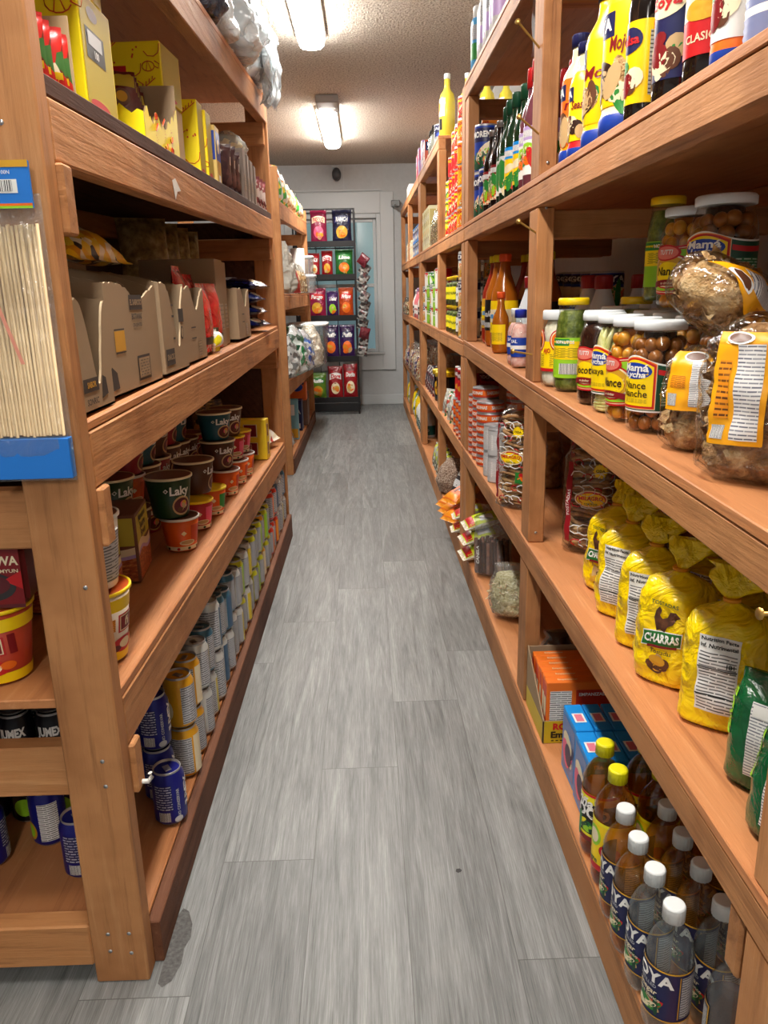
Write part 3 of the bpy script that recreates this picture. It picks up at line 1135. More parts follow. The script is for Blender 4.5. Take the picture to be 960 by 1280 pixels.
# pickled fruit jars
JR = [(0, .040), (.004, .0455), (.012, .0475), (.105, .0475), (.125, .046), (.142, .041), (.150, .0385), (.158, .0385)]
def jar_contents(t, kind, rad, h, seed=0, top=None):
    rg = random.Random(seed)
    b = MB()
    if kind in ('amber', 'brown'):
        lathe(b, [(.004, rad * .62), (h, rad * .55)], 'glass_brown' if kind == 'brown' else 'sauce_amber', 16)
        b.build('brine', t)
        b = MB()
        r = rad * .255
        z = r + .003
        k = 0
        while z < h - r * .4:
            cnt = 9
            for i in range(cnt):
                a = 2 * PI * (i + .5 * (k % 2)) / cnt + rg.uniform(-.1, .1)
                rr = rad - .0025 - r * rg.uniform(1.0, 1.08)
                if z > h * .8:
                    rr *= .93
                b.ball((rr * math.cos(a), rr * math.sin(a), z + rg.uniform(-.003, .003)), r * rg.uniform(.9, 1.04), 'fruit_amber' if kind == 'amber' else 'fruit_brown', 10, 7)
            z += r * 1.6; k += 1
        o = b.build('fruit', t); o['kind'] = 'stuff'
    elif kind == 'dark':
        lathe(b, [(.003, rad * .9), (.01, rad * .96), (h * .72, rad * .96), (h * .86, rad * .9), (h, rad * .76)], plain('dark_syrup', (46, 22, 16), .2), 24)
        b.build('syrup', t)
    elif kind == 'palm':
        lathe(b, [(.004, rad * .7), (h * .95, rad * .6)], 'palm_strand', 16); b.build('brine', t)
        b = MB()
        for i in range(26):
            a = 2 * PI * i / 26
            rr = rad * .86
            pts = []
            for j in range(6):
                zz = .045 + (h - .05) * j / 5
                sh = rr * (1 - .22 * (j / 5) ** 2)
                aa = a + .25 * math.sin(j * .9 + i)
                pts.append((sh * math.cos(aa), sh * math.sin(aa), zz))
            b.tube(pts, [rad * .12] * 5 + [rad * .05], 'palm_strand', 6)
        for i in range(9):
            zz = .006 + i * .0045
            b.tube([(rad * (.8 + .05 * math.sin(i)) * math.cos(q * PI / 7), rad * .83 * math.sin(q * PI / 7), zz + .002 * math.sin(q + i)) for q in range(15)], .0036, 'palm_strand', 5)
        o = b.build('palm_shoots', t); o['kind'] = 'stuff'
    elif kind in ('nopales', 'garlic'):
        L = Loft([(.003, rad * .85, rad * .85), (.012, rad * .95, rad * .95), (h * .75, rad * .95, rad * .95), (h * .9, rad * .86, rad * .86), (h, rad * .72, rad * .72)], amp=.05 if kind == 'garlic' else .02, freq=70, seed=seed)
        L.r = [(z, rx - rad * .03, ry - rad * .03, e, a, c) for z, rx, ry, e, a, c in L.r]
        L.skin(b, kind, 32, .008); b.build('filling', t)

def lydia_label(name2):
    def f(b, L, s=1.0):
        z = .032; h = .075
        S = L.S(0, z); W = L.perim(.06)
        xl, xr = -W * .17, W * .42
        # wavy topped label, white rim, green field
        def wave(x):
            k = (x - xl) / (xr - xl)
            return h + .010 * math.exp(-((k - .23) / .16) ** 2) - .004 * math.exp(-((k - .62) / .2) ** 2)
        for m, g, off in (('white', 0, .0005), ('darkgreen', .0025, .0008)):
            b.grid(lambda u, v, g=g, off=off: S(xl + g + (xr - xl - 2 * g) * u, g + (wave(xl + (xr - xl) * u) - 2 * g) * v, off), 36, 3, m)
        b.grid(lambda u, v: S(W * .105 + (xr - W * .115) * u, wave(W * .105 + (xr - W * .115) * u) - .0165 + .0075 * v, .0011), 22, 1, 'red')
        rect(b, S, W * .125, .010, W * .29, h * .62, 'small_print_green', .0011)
        rect(b, S, W * .31, .012, W * .40, h * .66, 'nutrition_panel', .0011)
        x0, x1 = -W * .155, W * .10
        for m, g, off in (('cream', 0, .0011), ('orange', .0010, .0013), ('red', .0024, .0015), ('yellow', .0050, .0017)):
            b.grid(lambda u, v, g=g, off=off: S(x0 + g + (x1 - x0 - 2 * g) * u, .004 + g + (h - .006 - 2 * g + .010 * math.sin(PI * min(1, max(0, u)))) * v, off), 14, 3, m)
        ell(b, S, -W * .03, h * .82, W * .105, .0125, 'blue', .0020)
        text(b, S, 'Mamá', -W * .03, h * .88, .0150, 'white', .0026, .03, fit=W * .17)
        text(b, S, 'Lycha', -W * .03, h * .745, .0125, 'white', .0026, .03, fit=W * .14, shear=.2)
        ws = name2.split()
        text(b, S, ws[0], -W * .03, h * .53, .0150, 'darkbrown', .0026, .012, fit=W * .15)
        if len(ws) > 1:
            text(b, S, ws[1], -W * .03, h * .36, .0150, 'darkbrown', .0026, .012, fit=W * .17)
        rect(b, S, -W * .10, h * .18, W * .055, h * .26, 'small_print_yellow', .0020)
    return f
def tutti_label(word, ground='lime'):
    def f(b, L):
        z = .030; h = .078
        S = L.S(0, z); W = L.perim(.06)
        xl, xr = -W * .34, W * .34
        def wav(u): return .006 * math.cos(2 * PI * u)
        for m, g, off in (('red', 0, .0005), ('cream', .003, .0007), ('red', .0042, .0008), (ground, .0062, .0010)):
            b.grid(lambda u, v, g=g, off=off: S(xl + (xr - xl) * u, wav(u) * .7 + g + (h - 2 * g) * v, off), 34, 3, m)
        for i in range(6):
            yy = .016 + i * .0095
            rect(b, S, W * .12, yy, xr, yy + .0035, ['darkgreen', 'red', 'green', 'darkgreen', 'yellow', 'darkgreen'][i], .0013)
            rect(b, S, xl, yy, -W * .14, yy + .0035, ['green', 'darkgreen', 'red', 'darkgreen', 'green', 'yellow'][i], .0013)
        ell(b, S, 0, h * .44, W * .155, .029, 'red', .0016); ell(b, S, 0, h * .44, W * .142, .0265, 'cream', .0018)
        ell(b, S, 0, h * .44, W * .128, .0245, 'gold', .0020); ell(b, S, 0, h * .40, W * .10, .018, 'yellow', .0022)
        ell(b, S, -W * .02, h * .82, W * .10, .013, 'red', .0024); ell(b, S, -W * .02, h * .82, W * .085, .0105, plain('rose', (226, 120, 104), .4), .0026)
        text(b, S, 'TUTTI', -W * .02, h * .83, .0105, 'white', .0030, .02, shear=.2)
        text(b, S, word, 0, h * .43, .019, 'darkbrown', .0028, .02, shear=.1)
        b.grid(lambda u, v: S(-W * .15 + W * .3 * u, h * .06 + .006 * math.sin(PI * u) + .010 * v, .0028), 14, 1, 'darkred')
        text(b, S, 'en almíbar', 0, h * .19, .006, 'cream', .0034, .01)
    return f
def jar(kind, label, lidmat, lab, seed=0, scale=1, prof=JR, fillz=.150, lid_h=.014):
    t = thing('pickle_jar', lab, 'jar')
    zt = prof[-1][0]; rt = prof[-1][1]
    jar_contents(t, kind, prof[3][1], fillz, seed)
    b = MB(); L = lathe(b, prof, 'jar_glass', 36, top=False); b.build('glass', t)
    b = MB(); lathe(b, [(zt - .005, rt + .002), (zt - .004, rt + .0035), (zt + lid_h - .007, rt + .0035), (zt + lid_h - .0045, rt + .001), (zt + lid_h - .005, rt - .004)], lidmat, 36); b.build('lid', t)
    if label:
        b = MB(); label(b, L); b.build('label', t)
    return t

# bag of tostadas with a twisted neck
def tostada_bag(lab, seed, face, h=.168, w=.053, d=.049):
    t = thing('tostada_bag', lab, 'bag')
    rings = [(0, w * .80, d * .78, 3.2), (.006, w * .97, d * .95, 3.4), (.03, w * 1.02, d, 3.2), (h * .55, w, d * .98, 3), (h * .84, w * .98, d * .93, 2.7), (h * .94, w * .8, d * .74, 2.3), (h * 1.0, w * .46, d * .42, 2), (h * 1.04, w * .20, d * .18, 2), (h * 1.075, w * .17, d * .15, 2)]
    L = Loft(rings, amp=.10, freq=30, seed=seed, fade=.01)
    b = MB(); L.skin(b, 'yellow_film', 56, .007); b.build('bag_body', t)
    b = MB()
    T = Loft([(h * 1.07, w * .17, d * .15, 2, 0, 0), (h * 1.11, w * .33, d * .2, 2, .002, .004), (h * 1.2, w * .62, d * .24, 2, .006, .012), (h * 1.32, w * .80, d * .16, 2, .008, .02)], amp=.5, freq=36, seed=seed + 3)
    T.skin(b, 'yellow_film', 40, .008, top=False); b.build('bag_neck', t)
    b = MB(); lathe(b, [(h * 1.05, w * .22), (h * 1.08, w * .22)], plain('tie_orange', (232, 150, 10), .4), 16); b.build('tie', t)
    b = MB()
    W = L.perim(h * .5)
    S = L.S(0, 0)
    if face == 'nutrition':
        for x0, x1 in ((-.026, .026),):
            rect(b, S, x0, .030, x1, h * .83, 'white', .0012, 14, 14)
            rect(b, S, x0 + .002, .032, x1 - .002, h * .70, 'nutrition_panel', .0017, 14, 12)
            rect(b, S, x0 + .001, h * .555, x1 - .001, h * .565, 'black', .002, 12, 1)
            rect(b, S, x0 + .001, h * .32, x1 - .001, h * .33, 'black', .002, 12, 1)
        text(b, S, 'Nutrition Facts', 0, h * .80, .0072, 'black', .0022, .03, fit=.047)
        text(b, S, 'Inf. Nutrimental', 0, h * .745, .0072, 'black', .0022, .03, fit=.047)
        text(b, S, '181', .016, h * .60, .0085, 'black', .0026, .03)
        rect(b, S, .036, .045, .05, h * .62, 'small_print_yellow', .0012, 6, 8)
    else:
        text(b, S, 'TOSTADAS', 0, h * .80, .0085, 'darkgreen', .0016, .01)
        br = mottled('emblem_brown', (60, 34, 24), (84, 50, 34), (110, 70, 46), 80, .4, .1)
        # emblem: a rider on horseback above the name ribbon, fried tostadas below it
        poly(b, S, [(-.004, h * .55), (.004, h * .54), (.008, h * .60), (.016, h * .63), (.021, h * .70), (.026, h * .70), (.018, h * .75), (.010, h * .74), (.006, h * .68), (-.002, h * .66)], br, .0017)
        poly(b, S, [(-.010, h * .54), (-.003, h * .56), (-.002, h * .66), (-.006, h * .69), (-.004, h * .735), (-.008, h * .77), (-.012, h * .735), (-.014, h * .66)], br, .0019)
        S2 = lambda x, y, off=.0006: S(x, y + x * .12, off)
        rect(b, S2, -.030, h * .40, .030, h * .545, 'white', .0015, 14, 4)
        rect(b, S2, -.029, h * .41, .029, h * .535, plain('ribbon_green', (30, 104, 40), .35), .0019, 14, 4)
        rect(b, S2, -.022, h * .385, .024, h * .41, 'darkred', .0019, 10, 1)
        text(b, S2, 'CHARRAS', 0, h * .473, .0165, 'white', .0026, .04, fit=.053)
        text(b, S, 'Tostadas', 0, h * .345, .009, 'darkbrown', .0018, .01, shear=.2)
        sprite(b, S, [br, 'tan', 'brown', 'gold', br], -.024, .022, .022, h * .31, 9, seed, .0016)
    b.build('print', t)
    return t

# clear bag of fried pork rinds with a yellow label
def rind_bag(lab, seed, w, d, h, lx=(-.04, .03), ly=(.35, .95), dark=False):
    t = thing('snack_bag', lab, 'bag')
    rg = random.Random(seed)
    core = Loft([(.002, w * .72, d * .68, 2.6), (.02, w * .88, d * .86, 2.8), (h * .5, w * .87, d * .83, 2.6), (h * .85, w * .76, d * .68, 2.4), (h * .97, w * .46, d * .36, 2)], amp=.24, freq=46, seed=seed)
    b = MB(); core.skin(b, 'fried_rind_dark' if dark else 'fried_rind', 48, .008)
    for i in range(110):
        u, z = rg.random(), rg.uniform(.03, h * .85)
        p = core.P(u, z) - core.N(u, z) * (.006 if abs((u + .5) % 1 - .5) < .22 else .003)
        a = Vector((rg.uniform(-1, 1), rg.uniform(-1, 1), rg.uniform(-1, 1))).normalized()
        q = core.N(u, z)
        e1 = q.cross(a).normalized() * rg.uniform(.008, .019); e2 = q.cross(e1).normalized() * rg.uniform(.006, .013)
        S = lambda x, y, off, p=p, e1=e1, e2=e2, q=q: p + e1 * x + e2 * y + q * (off + .004 * math.sin(3 * x + 2 * y))
        b.grid(lambda uu, vv: S(uu * 2 - 1, vv * 2 - 1, .002 + .005 * rg.random()), 5, 4, 'fried_rind' if rg.random() < .6 else 'fried_rind_dark')
    o = b.build('pork_rinds', t); o['kind'] = 'stuff'
    L = Loft([(0, w * .82, d * .78, 2.8), (.014, w * 1.02, d * 1.02, 2.9), (h * .5, w * 1.06, d * 1.05, 2.6), (h * .86, w * .98, d * .92, 2.4), (h * .97, w * .75, d * .6, 2.2), (h * 1.04, w * .5, d * .24, 2)], amp=.06, freq=30, seed=seed + 1)
    b = MB(); L.skin(b, 'clear_wrap', 56, .007); b.build('wrap', t)
    b = MB(); S = L.S(0, 0)
    y0, y1 = h * ly[0], h * ly[1]
    org = plain('label_amber', (246, 172, 18), .3)
    rect(b, S, lx[0], y0, lx[1], y1, org, .0012, 24, 16)
    wx = lx[0] + (lx[1] - lx[0]) * .42
    rect(b, S, wx, y0 + .006, lx[1] - .006, y1 - .012, 'small_print_white', .0018, 14, 14)
    rect(b, S, lx[0] + .004, y0 + .006, lx[0] + .018, y0 + .022, 'barcode_print', .0018, 5, 4)
    rect(b, S, lx[0] + .006, y0 + .03, wx - .006, y1 - .03, 'small_print_orange', .0018, 6, 10)
    ell(b, S, (lx[0] + lx[1]) / 2 - .004, y1 - .006, .016, .006, 'white', .0018); ell(b, S, (lx[0] + lx[1]) / 2 - .004, y1 - .006, .013, .0045, 'brown', .0021)
    b.build('label', t)
    return t

# cartons and boxes
def carton(name, lab, w, d, h, mat, deco=None, cat='box', bev=.0015, group=None):
    """a box w (x) by d (y) by h standing on the origin, deco(b, F) prints on its faces"""
    t = thing(name, lab, cat, (0, 0, 0), 0, group)
    b = MB(); b.box((-w / 2, -d / 2, 0), (w / 2, d / 2, h), mat, bev); b.build('carton_body', t)
    if deco:
        F = dict(front=flat((0, -d / 2, 0), (1, 0, 0), (0, 0, 1)), back=flat((0, d / 2, 0), (-1, 0, 0), (0, 0, 1)),
                 right=flat((w / 2, 0, 0), (0, 1, 0), (0, 0, 1)), left=flat((-w / 2, 0, 0), (0, -1, 0), (0, 0, 1)), top=flat((0, 0, h), (1, 0, 0), (0, 1, 0)))
        b = MB(); deco(b, F); b.build('print', t)
    return t

# cans
def can(lab, r, h, col, deco=None, name='drink_can', cat='can', lid='can_lid', neck=True, group=None, n=28, top_tab=True):
    t = thing(name, lab, cat, (0, 0, 0), 0, group)
    b = MB()
    if neck:
        L = lathe(b, [(0, r * .72), (.002, r * .78), (.010, r * .985), (.014, r), (h - .018, r), (h - .006, r * .84), (h - .005, r * .83)], col, n, [(0, 'can_lid'), (.006, col)])
    else:
        L = lathe(b, [(0, r * .97), (.002, r), (h - .002, r), (h, r * .97)], col, n, [(0, 'can_lid'), (.004, col), (h - .004, 'can_lid')])
    b.build('can_body', t)
    b = MB()
    if neck:
        lathe(b, [(h - .006, r * .83), (h - .001, r * .85), (h, r * .83), (h - .001, r * .80), (h - .005, r * .76), (h - .0052, r * .3)], lid, n, bottom=False)
    else:
        lathe(b, [(h - .001, r * .99), (h + .0015, r), (h + .002, r * .97), (h - .001, r * .93), (h - .0015, r * .6), (h - .001, r * .3)], lid, n, bottom=False)
    e = b.build('can_end', t)
    if neck and top_tab:
        b = MB(); b.box((-r * .2, -r * .34, h - .0049), (r * .2, r * .3, h - .0034), 'steel', .0006); b.build('pull_tab', e)
    if deco:
        b = MB(); deco(b, L); b.build('print', t)
    return t

# instant noodle cup
def cup(lab, r, h, col, rim, deco=None, lidmat='lid_brown', name='noodle_cup', cat='cup', taper=.78, group=None, n=32):
    t = thing(name, lab, cat, (0, 0, 0), 0, group)
    b = MB(); L = lathe(b, [(0, r * taper * .96), (.003, r * taper), (h - .004, r)], col, n); b.build('cup_body', t)
    b = MB(); lathe(b, [(h - .007, r), (h - .006, r * 1.055), (h - .001, r * 1.06), (h, r * 1.03), (h - .001, r * .99)], rim, n, bottom=False, top=False)
    b.build('rim', t)
    b = MB(); lathe(b, [(h - .002, r * 1.0), (h - .0012, r * .5)], lidmat, n, bottom=False); b.build('lid', t)
    if deco:
        b = MB(); deco(b, L); b.build('print', t)
    return t

# pillow bags of crisps, cloth-like sacks
def pillow(name, lab, w, h, d, mat, deco=None, seed=0, cat='bag', crimp=.012, flatback=.6, group=None, lean=0, amp=.12):
    """a sealed film bag standing on its lower crimp, front -Y"""
    t = thing(name, lab, cat, (0, 0, 0), 0, group)
    def prof(x, y):
        a = max(0, 1 - abs(2 * x / w) ** 2.6)
        yy = (y - crimp) / (h - 2 * crimp) * 2 - 1
        c = max(0, 1 - abs(yy) ** 2.8) if abs(yy) < 1 else 0
        k = a ** .55 * c ** .6
        nn = 1 + amp * noise.noise(Vector((x * 26, y * 26, seed * 3.7))) + amp * .6 * noise.noise(Vector((x * 60, y * 50, seed * 1.7)))
        edge = .0012 * math.sin(x * 900) * (1 if c == 0 else 0)
        return d / 2 * k * nn, edge
    def mk(sign, f):
        def fn(u, v):
            x, y = (u - .5) * w, v * h
            k, e = prof(x, y)
            pull = 1 - .05 * math.sin(PI * v)
            return (x * pull * (1 if sign < 0 else 1), sign * (k * f + .0006) + e, y)
        return fn
    b = MB()
    b.grid(mk(-1, 1), 18, 24, mat)
    b.grid(mk(1, flatback), 18, 24, mat)
    b.build('bag_film', t)
    if deco:
        fr = mk(-1, 1)
        def S(x, y, off=.0006):
            p = fr(min(max(x / w + .5, .01), .99), min(max(y / h, 0.005), .995))
            return Vector((p[0], p[1] - off, p[2]))
        b = MB(); deco(b, S); b.build('print', t)
    return t

def sack(name, lab, rings, mat, amp=.08, freq=24, seed=0, deco=None, cat='bag', n=40, dz=.008, part='bag_film', group=None, inner=None):
    t = thing(name, lab, cat, (0, 0, 0), 0, group)
    L = Loft(rings, amp=amp, freq=freq, seed=seed)
    if inner:
        I = Loft([(r[0] * .97 + .002, r[1] * .92, r[2] * .92) + tuple(r[3:]) for r in rings], amp=inner[2], freq=inner[3], seed=seed + 2)
        b = MB(); I.skin(b, inner[1], n, dz); o = b.build(inner[0], t)
    b = MB(); L.skin(b, mat, n, dz); b.build(part, t)
    if deco:
        b = MB(); deco(b, L.S(0, 0), L); b.build('print', t)
    return t
# ------------------------------------------------------------------ near rack on the right
RD = math.radians
ZB = R_BOT + .0006
# bottom shelf: vinegar, blue boxes, carton of orange boxes
vc = vinegar('water_liquid', 'clear vinegar bottle with navy label, front row, first from the near post')
va = vinegar('amber_liquid', 'amber vinegar bottle with white cap, front row, touching the clear bottles')
G = 'white-capped vinegar bottles on the bottom shelf'
put(vc, (.402, .862, ZB), RD(-42), None, G)
put(vc, (.401, .932, ZB), RD(-52), 'clear vinegar bottle with navy label, front row, second from the near post', G)
put(va, (.400, 1.000, ZB), RD(-58), None, G)
put(va, (.403, 1.069, ZB), RD(-66), 'amber vinegar bottle with white cap, front row, touching the yellow-capped bottles', G)
for i, (y, x, p, lab) in enumerate(((.785, .455, vc, 'clear vinegar bottle half hidden by the end cleat, its pale label turned away'), (.865, .472, vc, 'clear vinegar bottle with white cap, second row, behind the nearest clear bottle'),
                          (.938, .472, va, 'amber vinegar bottle with white cap, second row, behind the clear bottles'), (1.006, .472, va, 'amber vinegar bottle with white cap, second row, between two amber ones'),
                          (1.075, .474, va, 'amber vinegar bottle with white cap, second row, beside the yellow-capped ones'))):
    put(p, (x, y, ZB), RD(170 if i == 0 else -60), lab, G)
for i, y in enumerate((.80, .87, .94, 1.01, 1.08)):
    put(va if i > 1 else vc, (.544, y, ZB), RD(-60), 'white-capped vinegar bottle deep in the back row, %s from the near post' % ORD[i], G)
yp = yellow_vinegar('pineapple', 'yellow-capped vinegar bottle with yellow fruit label, front row')
yl = yellow_vinegar('loco', 'yellow-capped vinegar bottle with black label and white lettering, front row')
G = 'yellow-capped vinegar bottles on the bottom shelf'
put(yp, (.412, 1.141, ZB), RD(-58), None, G)
put(yl, (.414, 1.222, ZB), RD(-58), None, G)
put(yp, (.490, 1.145, ZB), RD(-58), 'yellow-capped vinegar bottle, second row, behind the one with the fruit label', G)
put(yl, (.492, 1.225, ZB), RD(-58), 'yellow-capped vinegar bottle, second row, behind the one with the black label', G)

def blue_deco(b, F):
    f = F['top']
    rect(b, f, -.012, -.022, .012, .014, 'white', .0006, 1, 1)
    rect(b, f, -.008, -.018, .008, .010, plain('stamp_pink', (222, 120, 140), .5), .0010, 1, 1)
    for k in ('left', 'right'):
        rect(b, F[k], -.045, .012, .045, .135, plain('box_art', (110, 130, 180), .4), .0006, 1, 1)
        sprite(b, F[k], ['sky', 'cream', 'pink', 'navy', 'white'], -.04, .016, .04, .125, 9, 3, .001)
    rect(b, F['front'], -.014, .03, .014, .12, 'white', .0006, 1, 1)
    text(b, F['front'], 'TEA', 0, .135, .011, 'white', .001, .02)
bl = carton('tea_box', 'bright blue thin box, top one at the aisle end of the far pair of rows', .037, .105, .148, plain('box_blue', (20, 142, 224), .35), blue_deco)
G = 'blue boxes on the bottom shelf'
n = 0
for r, (y, dz) in enumerate(((1.335, 0), (1.445, .002))):
    for c in range(4):
        put(bl, (.425 + .0395 * c + .004 * r, y, ZB), RD(1.5 * ((c * 7 + r) % 3 - 1)),
            'thin blue box, %s from the aisle, in the row %s' % (ORD[c], 'just behind the yellow-capped bottles' if r == 0 else 'touching the orange carton'), G)

def tray_deco(b, F):
    f = F['front']
    rect(b, f, -.085, .001, .085, .058, plain('tray_yellow', (206, 176, 30), .5), .0004, 2, 1)
    text(b, f, 'ROSTADAS', -.008, .043, .022, 'red', .0012, .05, fit=.115)
    text(b, f, 'Empanizador', -.008, .022, .022, 'black', .0012, .05, fit=.125)
    for i in range(12):
        rect(b, f, -.068 + i * .0105, .006, -.062 + i * .0105, .009, 'black', .0012, 1, 1)
t = thing('display_tray', 'open yellow cardboard tray lettered in red and black, holding orange boxes', 'tray', (.475, 1.676, ZB))
b = MB()
b.box((-.088, -.095, 0), (.088, .095, .003), 'cardboard', .0005)
b.box((-.088, -.095, 0), (.088, -.092, .058), 'cardboard', .0005)
b.box((-.088, .092, 0), (.088, .095, .16), 'cardboard', .0005)
for x in (-.088, .085):
    b.box((x, -.095, 0), (x + .003, .095, .06), 'cardboard', .0005, skew=lambda v: Vector((v.x, v.y, v.z * (1 + 1.7 * (v.y + .095) / .19))))
b.build('tray_body', t)
b = MB(); F = dict(front=flat((0, -.095, 0), (1, 0, 0), (0, 0, 1))); tray_deco(b, F)
S = flat((-.088, 0, 0), (0, -1, 0), (0, 0, 1))
rect(b, S, -.09, .002, .09, .055, 'tray_yellow', .0006, 1, 1)
b.build('print', t)
def orange_deco(b, F):
    f = F['front']
    rect(b, f, -.082, .012, .082, .03, plain('box_deep_orange', (206, 60, 22), .4), .0005, 1, 1)
    rect(b, f, -.072, .03, -.022, .128, 'nutrition_panel', .0006, 1, 1)
    rect(b, f, -.012, .03, .08, .13, plain('box_red_orange', (196, 48, 20), .4), .0006, 1, 1)
    text(b, f, 'EMPANIZADOR', .034, .118, .011, 'white', .001, .03, fit=.08)
    text(b, F['top'], 'Empanizador', -.03, 0, .009, 'cream', .001, .02)
    rect(b, F['left'], -.011, .01, .011, .14, 'box_deep_orange', .0005, 1, 1)
    rect(b, F['left'], -.008, .06, .008, .11, 'cream', .0008, 1, 1)
ob = carton('crumb_box', 'thin orange box of breading standing first in the yellow tray', .160, .0265, .150, plain('box_orange', (238, 118, 34), .4), orange_deco)
G = 'orange boxes standing in the yellow tray'
for i in range(6):
    put(ob, (.4755 + .001 * ((i * 5) % 3 - 1), 1.600 + .0278 * i, ZB + .0035), 0, 'thin orange box standing in the yellow tray, %s from the lettered front' % ORD[i], G)
bg = sack('plastic_bag', 'crumpled clear bag lying behind the tray of orange boxes', [(0, .05, .04, 2.4), (.02, .07, .055, 2.4), (.08, .06, .05), (.12, .03, .03), (.14, .04, .01)], 'thin_film', .3, 22, 3, inner=('contents', 'glass_brown', .2, 30))
put(bg, (.50, 1.90, ZB))

# lower shelf: yellow tostada bags and the two green bags
GT = 'yellow twisted tostada bags on the lower shelf'
def zl(y): return r_low(y) + .0006
for k, (x, y, rz, f, sd, lab) in enumerate((
        (.486, .960, -38, 'nutrition', 1, 'yellow tostada bag showing its nutrition table, nearest to the green bags'),
        (.466, 1.085, -46, 'logo', 2, 'yellow tostada bag with the green name ribbon and horse emblem, standing second'),
        (.474, 1.205, -40, 'nutrition', 3, 'yellow tostada bag showing its nutrition table, standing third from the green bags'),
        (.478, 1.340, -50, 'nutrition', 4, 'yellow tostada bag standing fourth, half covered by the next one'),
        (.492, 1.464, -60, 'logo', 5, 'yellow tostada bag standing farthest, next to the striped tortilla bag'))):
    put(tostada_bag(lab, sd, f), (x, y, zl(y)), RD(rz), None, GT)
for k, (x, y, z, rz, tx, ty, sd, sc, lab) in enumerate((
        (.605, 1.36, .738, -30, .55, .1, 7, .85, 'yellow tostada bag lying on the upright ones, its twisted neck to the aisle'),
        (.605, 1.16, .725, -20, .5, -.15, 8, .85, 'yellow tostada bag lying on top behind the one with the green ribbon'))):
    o = put(tostada_bag(lab, sd, 'logo' if k else 'nutrition', .12), (x, y, z), RD(rz), None, GT, (RD(60), 0), sc)
for k, (x, y) in enumerate(((.625, .95), (.625, 1.085), (.625, 1.215), (.635, 1.35))):
    put(tostada_bag('yellow tostada bag in the back row, %s from the near post' % ORD[k], 11 + k, 'nutrition'), (x, y, zl(y)), RD(-50), None, GT, scale=(1, 1, .58 if k else .9))
def green_print(b, S, L):
    rect(b, S, -.022, .025, .024, .115, 'small_print_white', .0016, 12, 10)
    rect(b, S, -.020, .10, .022, .113, 'white', .002, 12, 3)
    text(b, S, 'VERDE', -.052, .09, .02, 'lime', .0016, .03, rot=PI / 2)
    text(b, S, 'VERDE', .052, .06, .02, 'yellow', .0016, .03, rot=PI / 2)
RG = [(0, .046, .033, 3), (.01, .053, .041, 3), (.07, .053, .041, 2.8), (.112, .050, .032, 2.6), (.132, .048, .012, 2.4), (.143, .048, .003, 2.2)]
put(sack('coffee_bag', 'dark green film bag with white printed panel beside the yellow bags', RG, 'green_film', .06, 26, 2, green_print), (.480, .802, zl(.802)), RD(-48), None, 'dark green bags by the near post')
put(sack('coffee_bag', 'dark green film bag with yellow lettering, partly behind the near post', RG, 'green_film', .07, 26, 5, green_print), (.456, .697, zl(.697)), RD(-66), None, 'dark green bags by the near post')

